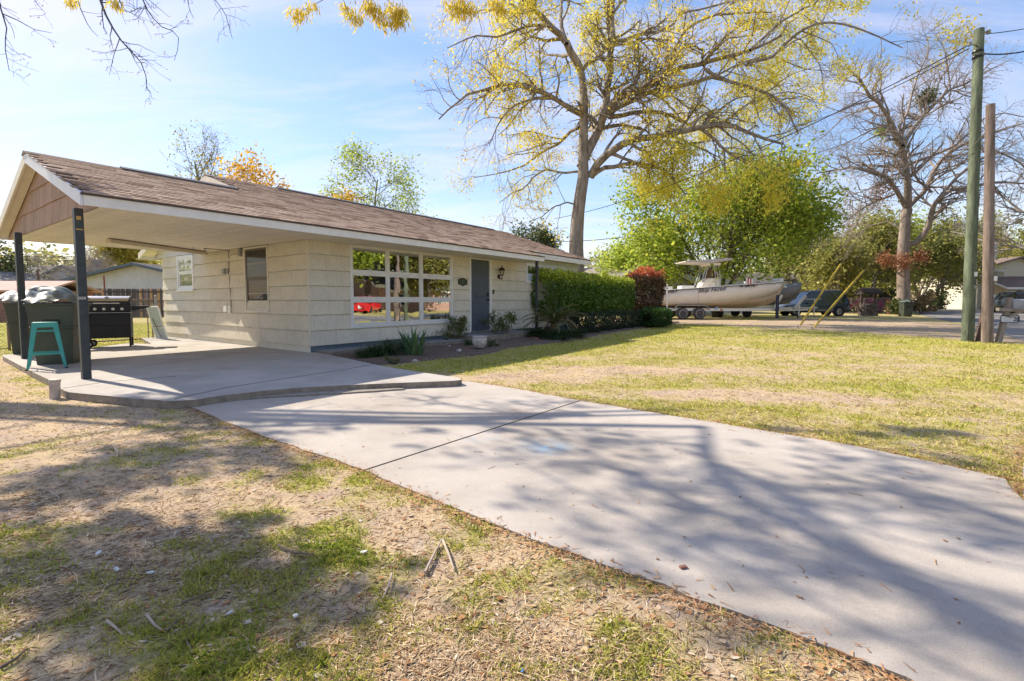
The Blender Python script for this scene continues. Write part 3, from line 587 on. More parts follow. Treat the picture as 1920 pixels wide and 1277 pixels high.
# side windows
def side_window(y0, y1, z0, z1, kind):
    mb = MB()
    def bx_(a0, a1, c0, c1, d0, d1): mb.box(d0, d1, a0, a1, c0, c1)
    w = 0.07 if kind == 'small' else 0.045
    bx_(y0, y0 + w, z0, z1, -0.05, 0); bx_(y1 - w, y1, z0, z1, -0.05, 0); bx_(y0 + w, y1 - w, z1 - w, z1, -0.05, 0); bx_(y0 + w, y1 - w, z0, z0 + w, -0.05, 0)
    o = mb.build('window', WHITE if kind == 'small' else CREAM, HOUSE, bevel=0.004, label='small white framed sash window' if kind == 'small' else 'tall dark sash window with brown frame')
    FR = WHITE if kind == 'small' else M('brown_sash', (0.13, 0.105, 0.09), 0.5, 0.1, 6)
    a, b_ = y0 + w + .002, y1 - w - .002; zm = (z0 + z1) / 2; fw = 0.055
    for k, (c, d) in enumerate(((z0 + w, zm), (zm, z1 - w))):
        dx = -0.018 if k == 0 else -0.036; sf = MB()
        sf.box(dx, dx + .017, a, a + fw, c, d); sf.box(dx, dx + .017, b_ - fw, b_, c, d); sf.box(dx, dx + .017, a + fw, b_ - fw, c, c + fw * .8); sf.box(dx, dx + .017, a + fw, b_ - fw, d - fw * .8, d); sf.build('sash', FR, o)
        if kind != 'small':
            mt = MB(); zc = (c + d) / 2; mt.box(dx + .002, dx + .015, a + fw, b_ - fw, zc - .012, zc + .012); mt.build('glazing_bar', M('pale_bar', (.33, .31, .28), .5), o)
        pn = MB(); pn.box(dx + .006, dx + .011, a + fw, b_ - fw, c + fw * .8, d - fw * .8); pn.build('pane', G_SKY if kind == 'small' else G_DARK, o)
    si = MB(); si.box(-0.085, 0, y0 - .03, y1 + .03, z0 - .045, z0 - .002); si.build('sill', WHITE if kind == 'small' else CREAM, o, bevel=0.004)
side_window(5.68, 6.8, 1.42, 2.40, 'small'); side_window(1.60, 2.72, 0.88, 2.395, 'tall')
# bedroom window right of the porch
rw = MB(); frame_rect(rw, 8.18, 10.95, 1.72, 2.42, 0.05, -0.05, 0.0); rw_ = rw.build('window', TRIM, HOUSE, label='high wide window behind the porch post')
for k in range(3):
    x0 = 8.23 + k * 0.9; sf = MB(); frame_rect(sf, x0 + .003, x0 + .88, 1.775, 2.365, 0.04, -0.04, -0.002); sf.build('sash', WHITE, rw_); p = MB(); p.box(x0 + .043, x0 + .84, -.02, -.01, 2.07, 2.325); p.build('pane', G_FRONT, rw_); p = MB(); p.box(x0 + .043, x0 + .84, -.022, -.01, 1.815, 2.065); p.build('blind', M('blind_white', (.5, .58, .64), .5, .05, 40, 0.01, 18, stretch=(.02, 1, 3)), rw_)
# front door
DOORM = M('slate_door_paint', (0.085, 0.10, 0.12), 0.45, 0.06, 5)
df = MB(); df.box(5.16, 5.24, -0.045, 0, 0.14, 2.44); df.box(6.13, 6.23, -0.045, 0, 0.14, 2.44); df.box(5.24, 6.13, -0.045, 0, 2.36, 2.44); dfo = df.build('door_frame', TRIM, HOUSE, bevel=0.004)
dr = MB(); dr.box(5.25, 6.12, -0.02, -0.003, 0.19, 2.355); dro = dr.build('door', DOORM, HOUSE, label='slate grey six panel front door')
for (x0, x1) in ((5.36, 5.63), (5.74, 6.01)):
    for (z0, z1) in ((2.02, 2.26), (1.20, 1.88), (0.34, 1.02)):
        p = MB(); p.loft([[(x0, -0.0205, z0), (x1, -0.0205, z0), (x1, -0.0205, z1), (x0, -0.0205, z1)], [(x0 + .01, -0.028, z0 + .01), (x1 - .01, -0.028, z0 + .01), (x1 - .01, -0.028, z1 - .01), (x0 + .01, -0.028, z1 - .01)], [(x0 + .03, -0.024, z0 + .03), (x1 - .03, -0.024, z0 + .03), (x1 - .03, -0.024, z1 - .03), (x0 + .03, -0.024, z1 - .03)], [(x0 + .055, -0.031, z0 + .055), (x1 - .055, -0.031, z0 + .055), (x1 - .055, -0.031, z1 - .055), (x0 + .055, -0.031, z1 - .055)]]); p.build('door_panel', DOORM, dro)
th = MB(); th.box(5.2, 6.2, -0.12, 0.0, 0.12, 0.185); th.build('threshold', METAL, HOUSE)
kb = MB(); kb.lathe([(0.03, 0), (0.03, -0.008), (0.012, -0.012), (0.012, -0.03), (0.028, -0.036), (0.032, -0.05), (0.024, -0.066), (0.0, -0.07)], (6.045, -0.021, 1.13), 14, 'y'); kb.build('handle', DARKM, dro, smooth=True)
lk = MB(); lk.box(6.01, 6.08, -0.045, -0.021, 1.24, 1.36); lk.build('keypad_lock', DARKM, dro, bevel=0.006)
# doorbell, number plaque, wall lantern
p = MB(); p.box(6.30, 6.37, -0.05, -0.02, 1.32, 1.46); dbb = p.build('doorbell', DARKM, HOUSE, bevel=0.006); p = MB(); p.lathe([(0.016, -0.0505), (0.016, -0.053), (0, -0.0535)], (6.335, 0, 1.36), 12, 'y'); p.build('button', WHITE, dbb)
OLIVE = M('bronze_green_plaque', (0.055, 0.065, 0.045), 0.5, 0.2, 20, 0.002, 60); pl = []
for a, b_ in [(-.2, -.09), (-.2, .09), (-.13, .085), (-.1, .11), (-.05, .13), (0, .135), (.05, .13), (.1, .11), (.13, .085), (.2, .09), (.2, -.09), (.13, -.085), (.08, -.11), (0, -.135), (-.08, -.11), (-.13, -.085)]: pl.append((4.86 + a, 1.655 + b_ * 0.92))
p = MB(); p.prism(pl, -0.045, -0.026, 'xz'); plo = p.build('house_number_plaque', OLIVE, HOUSE, bevel=0.003)
text('28', 0.12, M('plaque_figures', (0.12, 0.135, 0.10), 0.5), plo, (4.86, -0.046, 1.615), (PI / 2, 0, 0), 'numerals', align='CENTER')
LN = MB(); LN.lathe([(0.0, -.14), (0.05, -.13), (0.075, -.07), (0.075, .05), (0.05, .11), (0, .12)], (6.63, -0.03, 1.9), 12); LN = MB()
LN.lathe([(0.075, 0.0), (0.075, -0.02), (0.05, -0.035), (0, -0.04)], (6.60, -0.026, 1.88), 14, 'y'); LN.tube([(6.60, -.06, 1.87), (6.60, -.12, 1.80), (6.60, -.17, 1.84), (6.60, -.17, 1.90)], .014, 8); LN.tube([(6.60, -.17, 1.84), (6.60, -.17, 1.78)], [.02, .005], 8)
LN.lathe([(0.03, 1.90), (0.055, 1.915), (0.05, 1.93)], (6.60, -.17, 0), 8); LN.lathe([(0.1, 2.09), (0.105, 2.10), (0.075, 2.145), (0.03, 2.175), (0.014, 2.19), (0.02, 2.205), (0.008, 2.23), (0, 2.25)], (6.60, -.17, 0), 12)
for k in range(6):
    a = k * PI / 3; LN.tube([(6.6 + .05 * math.cos(a), -.17 + .05 * math.sin(a), 1.93), (6.6 + .085 * math.cos(a), -.17 + .085 * math.sin(a), 2.095)], .006, 5)
lno = LN.build('wall_lantern', M('bronze_black', (0.03, 0.024, 0.02), 0.45, 0.2, 20), HOUSE, smooth=True)
gp_ = MB(); gp_.lathe([(0.045, 1.932), (0.078, 2.09)], (6.60, -.17, 0), 12); g_m = bpy.data.materials.new('clear_glass'); g_m.use_nodes = True; b = g_m.node_tree.nodes['Principled BSDF']; b.inputs['Transmission Weight'].default_value = 0.95; b.inputs['Roughness'].default_value = 0.05; b.inputs['Base Color'].default_value = (.9, .92, .9, 1)
gp_.build('lantern_glass', g_m, lno, smooth=True)
# conduits and boxes on the carport wall
cd = MB(); cd.tube([(-.03, 3.53, 2.39), (-.04, 3.54, 2.3), (-.035, 3.55, 1.9), (-.035, 3.5, 0.96)], .014, 8); cd.tube([(-.04, 3.50, 2.18), (-.04, 3.4, 2.26), (-.04, 3.0, 2.28), (-.04, 2.86, 2.30)], .012, 8); cd.build('conduit', M('painted_conduit', (.42, .40, .35), .5), HOUSE, smooth=True)
for (y, z, hh, ww, m_) in ((3.76, 1.86, .07, .08, M('grey_box', (.25, .25, .24), .5)), (3.56, 1.86, .07, .05, M('grey_box', (.25, .25, .24), .5)), (3.74, .90, .075, .09, WHITE), (3.50, .88, .09, .06, M('cream_box', (.55, .53, .45), .5)), (2.88, 2.30, .1, .06, M('grey_box', (.25, .25, .24), .5))):
    p = MB(); p.box(-.085, -.026, y - ww, y + ww, z - hh, z + hh); p.build('electrical_box', m_, HOUSE, bevel=0.008)
# ---- roof
ZE, SL = 2.555, 0.344                     # deck height at the front eave, slope
TE, TRC, TRM, TB = -1.05, 2.02, 3.80, 8.65
zt = lambda t_: ZE + SL * (t_ - TE)
S0, S1, S2 = -3.90, 7.72, 12.35
ROOFM = tinted('roof_shingle', [(0.0, (0.22, 0.145, 0.105)), (0.25, (0.34, 0.24, 0.18)), (0.5, (0.42, 0.305, 0.235)), (0.75, (0.53, 0.40, 0.315)), (1.0, (0.36, 0.255, 0.195))], 0.95, 0, 0.1, noise=0.38, objrand=True, bump=0.004, bscale=260)
deck = MB()
def slab_quad(mb, pts, th_=0.03):
    n = len(pts); mb.add([(x, y, z) for x, y, z in pts] + [(x, y, z - th_) for x, y, z in pts], [tuple(range(n)), tuple(range(n, 2 * n))[::-1]] + [(i, i + n, (i + 1) % n + n, (i + 1) % n) for i in range(n)])
slab_quad(deck, [(S0, TE, zt(TE)), (-.38, TE, zt(TE)), (-.38, TRC, zt(TRC)), (S0, TRC, zt(TRC))])
slab_quad(deck, [(S0, TRC, zt(TRC)), (-.38, TRC, zt(TRC)), (-.38, 5.1, zt(TE)), (S0, 5.1, zt(TE))])
slab_quad(deck, [(-.37, TE, zt(TE)), (S1, TE, zt(TE)), (S1, -.42, zt(-.42)), (S2, -.42, zt(-.42)), (S2, TRM, zt(TRM)), (-.37, TRM, zt(TRM))])
slab_quad(deck, [(-.37, TRM, zt(TRM)), (S2, TRM, zt(TRM)), (S2, TB, zt(TRM) - SL * (TB - TRM)), (-.37, TB, zt(TRM) - SL * (TB - TRM))])
ROOF = deck.build('roof', M('roof_felt', (0.10, 0.07, 0.055), 0.95, 0.2, 10), HOUSE, fix=True)
# shingles: 12 cm courses on the front slope, stepped and uneven
cosr = 1 / math.hypot(1, SL); EXP = 0.142; TW = 0.335
tab = MB(); tab.add([(0.004, 0, 0.019), (TW - .004, 0, 0.019), (TW - .004, 0, 0.0), (0.004, 0, 0.0), (0.004, 0.2, 0.004), (TW - .004, 0.2, 0.004), (TW - .004, 0.2, 0.0), (0.004, 0.2, 0)], [(0, 1, 5, 4), (3, 2, 1, 0), (0, 4, 7, 3), (1, 2, 6, 5)])
tme = bpy.data.meshes.new('shingle'); tme.from_pydata(tab.v, [], tab.f); tme.materials.append(ROOFM); tme.update()
cand = []; g = random.Random(12); TL = (TRM - TE) / cosr; nrow = int(TL / EXP)
for r in range(nrow):
    d = r * EXP - 0.03 + (0.0); tt = TE + d * cosr; off = g.choice([0, .11, .17, .23]); x = S0 - .02 + (off if r % 2 else off - .17)
    while x < S2:
        w0 = max(x, S0 - .02); w1 = min(x + TW, S2 + .02); okk = w1 - w0 > 0.05
        if tt > TRC - .05 and w0 < -.38: okk = False
        if w1 > S1 + .03 and tt < -.46: okk = False
        if okk: cand.append((w0, w1, tt, d))
        x += TW
camS, camT = st((0, 0))
cand.sort(key=lambda c: (c[0] - camS) ** 2 + (c[2] - camT) ** 2)
rest = MB(); rx = math.atan(SL)
for k, (w0, w1, tt, d) in enumerate(cand):
    dz = g.uniform(0, .004) + 0.002; y0 = tt + g.uniform(-.006, .006); z0 = zt(y0) + dz
    if k < 300:
        o = bpy.data.objects.new('shingle', tme); COL.objects.link(o); o.parent = ROOF; o.location = (w0, y0, z0); o.rotation_euler = (rx + g.uniform(0, .01), 0, g.uniform(-.006, .006)); o.scale = ((w1 - w0) / TW, 1, 1)
    else:
        cs, sn = math.cos(rx), math.sin(rx); rest.add([(w0 + vx * (w1 - w0) / TW, y0 + vy * cs - vz * sn, z0 + vy * sn + vz * cs) for vx, vy, vz in tab.v], tab.f, tint=g.random() * .999 + .0005)
rest.build('shingles', ROOFM, ROOF, kind='stuff', fix=False)
# back slopes get plain courses
bk = MB(); r = 0
while r * EXP * cosr < TB - TRM:
    y0 = TRM + .0 + r * EXP * cosr; z0 = zt(TRM) - SL * (y0 - TRM); x = -.38
    while x < S2: bk.add([(x, y0, z0 + .004), (min(x + .98, S2), y0, z0 + .004), (min(x + .98, S2), y0 + EXP * cosr, z0 - SL * EXP * cosr + .012), (x, y0 + EXP * cosr, z0 - SL * EXP * cosr + .012)], [(0, 1, 2, 3)], tint=g.random() * .99 + .005); x += 1
    r += 1
r = 0
while r * EXP * cosr < 5.1 - TRC:
    y0 = TRC + r * EXP * cosr; z0 = zt(TRC) - SL * (y0 - TRC); x = S0
    while x < -.4: bk.add([(x, y0, z0 + .004), (min(x + .98, -.38), y0, z0 + .004), (min(x + .98, -.38), y0 + EXP * cosr, z0 - SL * EXP * cosr + .012), (x, y0 + EXP * cosr, z0 - SL * EXP * cosr + .012)], [(0, 1, 2, 3)], tint=g.random() * .99 + .005); x += 1
    r += 1
bk.build('back_shingles', ROOFM, ROOF, kind='stuff', fix=False)
rg = MB()
def ridge(x0, x1, t_, z_, w=.15):
    rg.add([(x0, t_ - w, z_ - SL * w + .02), (x0, t_, z_ + .035), (x0, t_ + w, z_ - SL * w + .02), (x1, t_ - w, z_ - SL * w + .02), (x1, t_, z_ + .035), (x1, t_ + w, z_ - SL * w + .02)], [(0, 1, 4, 3), (1, 2, 5, 4), (0, 3, 5, 2), (0, 2, 1), (3, 4, 5)])
ridge(S0 - .02, -.4, TRC, zt(TRC)); ridge(-.42, S2 + .02, TRM, zt(TRM)); rg.build('ridge_cap', M('ridge_shingle', (.17, .115, .09), .95, .25, 14, .006, 60), ROOF)
rv = MB()
for (x0, x1, t_) in ((-2.6, -.5, TRC), (1.4, 11.2, TRM)): rv.prism([(t_ - .13, zt(t_) - .03), (t_ - .13, zt(t_) + .01), (t_, zt(t_) + .065), (t_ + .13, zt(t_) + .01), (t_ + .13, zt(t_) - .03)], x0, x1, 'yz')
rv.build('ridge_vent', M('vent_charcoal', (.09, .085, .09), .6), ROOF)
# main gable over the carport: pale triangle, rake boards
gw = MB(); gw.prism([(TE + .6, 2.42), (TB - .35, 2.42), (TB - .35, zt(TRM) - SL * (TB - .35 - TRM) - .05), (TRM, zt(TRM) - .05), (TE + .6, zt(TE + .6) - .05)], -.03, -.01, 'yz'); gw.build('gable_wall', M('gable_paint', (.60, .60, .62), .7, .06, 4), HOUSE)
rk = MB(); rb = lambda mb, x, w, ya, za, yb, zb, h: mb.add([(x, ya, za - h), (x, yb, zb - h), (x, yb, zb), (x, ya, za), (x + w, ya, za - h), (x + w, yb, zb - h), (x + w, yb, zb), (x + w, ya, za)], [(0, 1, 2, 3), (7, 6, 5, 4), (0, 4, 5, 1), (1, 5, 6, 2), (2, 6, 7, 3), (3, 7, 4, 0)])
rb(rk, -.42, .03, TRM, zt(TRM) - .001, TB, zt(TRM) - SL * (TB - TRM), .17); rb(rk, -.42, .03, TRC, zt(TRC), TRM, zt(TRM) - .001, .17); rk.build('rake_board', CREAM, HOUSE)
rs = MB(); rb(rs, -.39, .38, TRM, zt(TRM) - .06, TB, zt(TRM) - SL * (TB - TRM) - .06, .02); rs.build('rake_soffit', CREAM, HOUSE)
rk = MB(); rb(rk, S2 - .03, .03, -.42, zt(-.42) - .002, TRM, zt(TRM) - .002, .16); rb(rk, S2 - .03, .03, TRM, zt(TRM) - .002, TB, zt(TRM) - SL * (TB - TRM), .16); rk.build('rake_board', TRIM, HOUSE)
gr = MB(); gr.prism([(0, 2.58), (TY1, 2.58), (TRM, zt(TRM) - .05)], SX1 - .03, SX1, 'yz'); gr.build('gable_wall', WALLM, HOUSE)
# carport gable: rake boards and three courses of bare cedar shakes
RX = S0
rk = MB(); rb(rk, RX - .005, .03, TE - .02, zt(TE - .02) + .008, TRC, zt(TRC) + .008, .175); rk.build('rake_board', M('rake_grey_white', (.66, .68, .70), .5, .05, 4), HOUSE)
rk = MB(); rb(rk, RX - .005, .03, TRC, zt(TRC) + .008, 5.12, zt(TE - .02) + .008, .175); rk.build('rake_board', CREAM, HOUSE)
rk = MB(); rb(rk, RX + .02, .16, TRC, zt(TRC) - .10, 5.1, zt(TE) - .10, .02); rb(rk, RX + .02, .16, TE, zt(TE) - .10, TRC, zt(TRC) - .10, .02); rk.build('rake_soffit', CREAM, HOUSE)
gb = MB(); gb.prism([(TE + .1, 2.41), (5.0, 2.41), (TRC, zt(TRC) - .13)], RX + .20, RX + .22, 'yz'); GO = gb.build('gable', M('gable_backing', (.12, .08, .06), .9), HOUSE)
zc = [2.385, 2.74, 3.09, 3.5]
for k in range(3):
    z0, z1 = zc[k], zc[k + 1] + .01; y = TE + .08; g2 = random.Random(30 + k)
    while y < 5.0:
        w = g2.uniform(.11, .34); ya, yb = y, min(y + w - .004, 5.0); y += w
        top = lambda yy: min(z1, (zt(yy) if yy < TRC else zt(TRC) - SL * (yy - TRC)) - .11)
        ta, tb = top(ya), top(yb)
        if max(ta, tb) < z0 + .02: continue
        ta = max(ta, z0 + .004); tb = max(tb, z0 + .004); mb = MB(); e = g2.uniform(-.004, .004); xb = RX + .172 + g2.uniform(-.002, .002)
        mb.add([(xb, ya, z0 + e), (xb, yb, z0 + e), (xb + .02, yb, tb), (xb + .02, ya, ta), (RX + .2, ya, z0 + e), (RX + .2, yb, z0 + e), (RX + .2, yb, tb), (RX + .2, ya, ta)], [(0, 1, 2, 3), (7, 6, 5, 4), (0, 4, 5, 1), (1, 5, 6, 2), (2, 6, 7, 3), (3, 7, 4, 0)]); mb.build('shingle', GAB, GO)
# fascia boards with joints
def fascia(x0, x1, t_, ztop, h=.165, name='fascia'):
    mb = MB(); mb.box(x0, x1, t_ - .025, t_, ztop - h, ztop); mb.build(name, TRIM, HOUSE, bevel=.002)
for x0, x1 in ((S0 + .03, .55), (.553, 4.6), (4.603, S1)): fascia(x0, x1, TE + .0, ZE - .002)
for x0, x1 in ((S1 - .6, 9.9), (9.903, S2 - .03)): fascia(x0, x1, -.395, zt(-.42) - .012, .19)
fascia(S0 + .03, -.4, 5.1, ZE - .002); fascia(-.38, S2, TB, zt(TRM) - SL * (TB - TRM) - .002)
mb = MB(); mb.box(S1 - .02, S1, TE, 0, 2.40, 2.56); mb.build('fascia', TRIM, HOUSE)
de = MB(); de.box(S0, S1 + .02, TE - .045, TE - .026, ZE - .03, ZE - .004); de.build('drip_edge', M('drip_dark', (.07, .05, .045), .6), HOUSE)
# soffit boards
brd = {}
def board(L):
    k = round(L, 3)
    if k not in brd:
        w = .1085; mb = MB(); mb.add([(0.009, 0, .0), (w - .009, 0, 0), (w, 0, .012), (0, 0, .012), (0.009, L, .0), (w - .009, L, 0), (w, L, .012), (0, L, .012)], [(0, 4, 5, 1), (1, 5, 6, 2), (3, 0, 1, 2), (3, 7, 4, 0), (4, 7, 6, 5)])
        me = bpy.data.meshes.new('soffit_board'); me.from_pydata(mb.v, [], mb.f); me.materials.append(SOFF); me.update(); brd[k] = me
    return brd[k]
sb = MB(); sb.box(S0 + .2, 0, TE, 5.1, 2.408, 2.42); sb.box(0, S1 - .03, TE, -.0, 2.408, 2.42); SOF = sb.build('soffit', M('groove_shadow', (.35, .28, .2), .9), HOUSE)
x = S0 + .21
while x < S1 - .1:
    L = 6.10 if x < -.11 else 1.03
    o = bpy.data.objects.new('soffit_board', board(L)); COL.objects.link(o); o.parent = SOF; o.location = (x, TE + .003, 2.394 - random.uniform(0, .0015)); x += .1085
mb = MB(); mb.box(S1, S2 - .03, -.39, .0, zt(-.4) - .17, zt(-.4) - .15); mb.build('eave_soffit', SOFF, HOUSE)
# posts
def post(x, y, w, z0, z1, name='post', lab=None):
    mb = MB(); mb.box(x - w / 2, x + w / 2, y - w / 2, y + w / 2, z0, z1); o = mb.build(name, POSTM, HOUSE, bevel=.004, label=lab); return o
p1 = post(-3.83, -.60, .10, 0, 2.40); post(-3.82, 3.45, .10, 0, 2.40); post(7.47, -.94, .08, .1, 2.41)
mb = MB(); mb.box(-3.86, -3.81, -.654, -.6505, 2.24, 2.29); mb.box(-3.87, -3.795, -.654, -.6505, 2.10, 2.115); mb.build('bare_wood_scar', M('raw_wood', (.55, .34, .12), .8), p1)
mb = MB(); mb.box(-3.884, -3.80, -.656, -.6505, 1.13, 1.17); mb.build('metal_strap', METAL, p1)
# strip light under the ceiling
c = np.array([S(203, 452, 2.33), S(387, 476, 2.33)]); a_, b_2 = c
fx = MB(); fx.bar((a_[0], a_[1], 2.335), (b_2[0], b_2[1], 2.335), .12, .075); fx.build('strip_light', M('aged_enamel', (.62, .55, .42), .5, .1, 6, dirt=.3), HOUSE, bevel=.006)
wr = MB(); wr.tube([(a_[0], a_[1], 2.39), ((a_[0] + b_2[0]) / 2, (a_[1] + b_2[1]) / 2, 2.382), (b_2[0], b_2[1], 2.385), (-.6, 3.52, 2.385), (-.05, 3.53, 2.385)], .011, 6); wr.build('ceiling_conduit', M('old_conduit', (.22, .18, .13), .6), HOUSE)
for q in ((.25, .1), (.72, .3)):
    hx = a_[0] + (b_2[0] - a_[0]) * q[0]; hk = MB(); hk.tube([(hx, a_[1] + .4, 2.4), (hx, a_[1] + .4, 2.33), (hx + .03, a_[1] + .4, 2.31), (hx + .05, a_[1] + .4, 2.34)], .004, 5); hk.build('hook', DARKM, HOUSE)
print('house done')
# ================================================================== THINGS ON THE CARPORT
BING = M('bin_green_plastic', (0.062, 0.072, 0.055), 0.5, 0.12, 5, 0.001, 80, dirt=0.3); BINL = M('bin_lid_plastic', (0.12, 0.15, 0.15), 0.38, 0.2, 4, 0.01, 7)
RUB = M('rubber', (0.02, 0.02, 0.02), 0.8, 0.2, 20)
def wheel_mb(mb, c, r, w, axis='x', n=18):
    mb.lathe([(r * .5, -w / 2), (r * .93, -w / 2), (r, -w * .3), (r, w * .3), (r * .93, w / 2), (r * .5, w / 2)], c, n, axis)
def cart(name, loc, rz, label, seed, lid_tilt):
    o = thing(name, loc, rz, label, 'bin', 'wheeled bins heaped together at the carport edge')
    mb = MB(); H = 1.06
    def ring(z, w, d0, d1): return [(-w, d0, z), (w, d0, z), (w, d1, z), (-w, d1, z)]
    mb.loft([ring(0.0, .245, -.22, .20), ring(.10, .25, -.235, .30), ring(.62, .285, -.27, .37), ring(.625, .295, -.285, .385), ring(.66, .297, -.29, .39), ring(.665, .288, -.275, .38), ring(H, .325, -.315, .42)])
    mb.build('body', BING, o, bevel=.018, smooth=True)
    rm = MB(); rm.loft([ring(H - .035, .335, -.33, .43), ring(H + .005, .345, -.34, .44), ring(H + .01, .33, -.325, .425)]); rm.build('rim', BING, o, bevel=.008, smooth=True)
    fg = MB(); fg.box(-.13, .13, -.292, -.25, .70, .80); fg.build('grip_recess', M('bin_dark', (.02, .025, .022), .6), o, bevel=.02)
    for sx in (-1, 1):
        w = MB(); wheel_mb(w, (sx * .275, .30, .125), .125, .05); wo_ = w.build('wheel', RUB, o, smooth=True); h_ = MB(); h_.lathe([(.06, -.02), (.065, .028), (.02, .03), (.0, .03)], (sx * .277, .30, .125), 12, 'x'); h_.build('hub', BING, wo_)
    ax_ = MB(); ax_.tube([(-.26, .30, .125), (.26, .30, .125)], .012, 8); ax_.build('axle', METAL, o)
    # warped, sagging lid
    g = np.random.default_rng(seed); n = 13; X, Y = np.meshgrid(np.linspace(-.36, .36, n), np.linspace(-.37, .46, n)); Zz = H + .05 + .09 * (1 - (X / .36) ** 2) * np.sin(np.clip((Y + .37) / .83, 0, 1) * PI) + .03 * np.sin(X * 22 + seed) + .022 * np.sin(Y * 16 + X * 9) + lid_tilt * (Y + .37)
    vs_ = np.stack([X.ravel(), Y.ravel(), Zz.ravel()], 1); i0 = np.arange(n * n).reshape(n, n); f = np.stack([i0[:-1, :-1], i0[:-1, 1:], i0[1:, 1:], i0[1:, :-1]], -1).reshape(-1, 4)
    me = np_mesh('lid', vs_, f, smooth=True); me.materials.append(BINL); lo = link('lid', me, None, o); md = lo.modifiers.new('s', 'SOLIDIFY'); md.thickness = .014; md = lo.modifiers.new('b', 'SUBSURF'); md.levels = 1; md.render_levels = 1
    hd = MB(); hd.tube([(-.24, .44, H - .02), (-.24, .50, H + .02), (.24, .50, H + .02), (.24, .44, H - .02)], .014, 8); hd.build('handle', BING, o, smooth=True)
    return o
g0 = gp(88, 684, 0); cart('wheelie_bin', (g0[0] + .0, g0[1] + .26, 0), math.radians(24), 'front green wheeled bin with a sagging grey lid behind the turquoise stool', 3, .08)
g0 = gp(48, 664, 0); cart('wheelie_bin', (g0[0] - .14, g0[1] + .26, 0), math.radians(38), 'rear green wheeled bin standing half hidden behind the other bin', 8, .22)
# loose folded sheets heaped on the bins
gA = hw(-3.82, 2.3, 1.2)
def sheeting(name, c, w, d, hgt, seed, mat, rz, lab, cat='sheet'):
    n = 18; X, Y = np.meshgrid(np.linspace(-w / 2, w / 2, n), np.linspace(-d / 2, d / 2, n)); e = 1 - np.maximum(np.abs(X) / (w / 2), np.abs(Y) / (d / 2)) ** 2
    ridge_ = np.abs(np.sin(X * 5.5 + Y * 2.3 + seed)) * .055 + np.abs(np.sin(X * 11 - Y * 6 + seed * 2)) * .03; Zz = hgt * e + ridge_ * (0.3 + e) + (fbm(X, Y, 7, 2, seed) - .5) * .05
    i0 = np.arange(n * n).reshape(n, n); f = np.stack([i0[:-1, :-1], i0[:-1, 1:], i0[1:, 1:], i0[1:, :-1]], -1).reshape(-1, 4)
    me = np_mesh(name, np.stack([X.ravel(), Y.ravel(), Zz.ravel()], 1), f, smooth=False); me.materials.append(mat); o = link(name, me, None); o.location = tuple(c); o.rotation_euler = (0, 0, rz); md = o.modifiers.new('s', 'SOLIDIFY'); md.thickness = .008; tag(o, lab, cat)
    return o
sheeting('tarpaulin', at(92, 556, 11.9), .95, .6, .20, 3, M('grey_green_sheet', (.11, .14, .13), .5, .25, 5, .004, 20), .1, 'crumpled grey green plastic sheet heaped on top of the front bin', 'tarpaulin')
sheeting('plastic_sheet', at(32, 566, 12.3), .85, .8, .20, 5, M('pale_sheet', (.30, .31, .36), .5, .2, 5, .004, 20), .35, 'pale folded plastic sheet draped over the rear bin', 'plastic sheet')
# turquoise stool
def stool():
    p0 = gp(89, 690, 0); o = thing('metal_stool', p0, math.radians(43), 'turquoise metal stool standing in front of the green bin', 'stool')
    T_ = M('turquoise_enamel', (0.055, 0.33, 0.30), 0.42, 0.1, 9, 0.0006, 60, dirt=0.35); H = .76
    mb = MB(); mb.loft([[(-.15, -.15, H - .02), (.15, -.15, H - .02), (.15, .15, H - .02), (-.15, .15, H - .02)], [(-.152, -.152, H - .005), (.152, -.152, H - .005), (.152, .152, H - .005), (-.152, .152, H - .005)], [(-.145, -.145, H), (.145, -.145, H), (.145, .145, H), (-.145, .145, H)]]); mb.build('seat', T_, o, bevel=.012, smooth=True)
    sk = MB()
    for a, b in (((-.15, -.152), (.15, -.152)), ((.15, .152), (-.15, .152)), ((-.152, .15), (-.152, -.15)), ((.152, -.15), (.152, .15))): sk.bar((a[0], a[1], H - .045), (b[0], b[1], H - .045), .006, .07)
    sk.build('apron', T_, o)
    for sx in (-1, 1):
        for sy in (-1, 1):
            top = Vector((sx * .148, sy * .148, H - .015)); bot = Vector((sx * .235, sy * .225, .02)); mb = MB()
            for ax_ in (0, 1):
                wv = Vector((-sx, 0, 0)) if ax_ == 0 else Vector((0, -sy, 0)); n_ = Vector((0, sy, 0)) * .003 if ax_ == 0 else Vector((sx, 0, 0)) * .003
                w0, w1 = .065, .032; P = [bot, bot + wv * w1, top + wv * w0, top]; mb.add([tuple(p + n_) for p in P] + [tuple(p - n_) for p in P], [(0, 1, 2, 3), (7, 6, 5, 4), (0, 4, 5, 1), (1, 5, 6, 2), (2, 6, 7, 3), (3, 7, 4, 0)])
            lg = mb.build('leg', T_, o); f_ = MB(); f_.box(bot.x - .018, bot.x + .018, bot.y - .018, bot.y + .018, 0, .022); f_.build('foot', RUB, lg, bevel=.004)
    def lp(sx, sy, z): k = (z - .02) / (H - .035); return (sx * (.235 - .087 * k), sy * (.225 - .077 * k), z)
    for z, pr in ((.25, 'all'), (.62, 'x')):
        for a, b in (((-1, -1), (1, -1)), ((1, -1), (1, 1)), ((1, 1), (-1, 1)), ((-1, 1), (-1, -1))): mb = MB(); mb.bar(lp(*a, z), lp(*b, z), .004, .028 if z < .5 else .018); mb.build('footrest' if z < .5 else 'brace', T_, o)
stool()
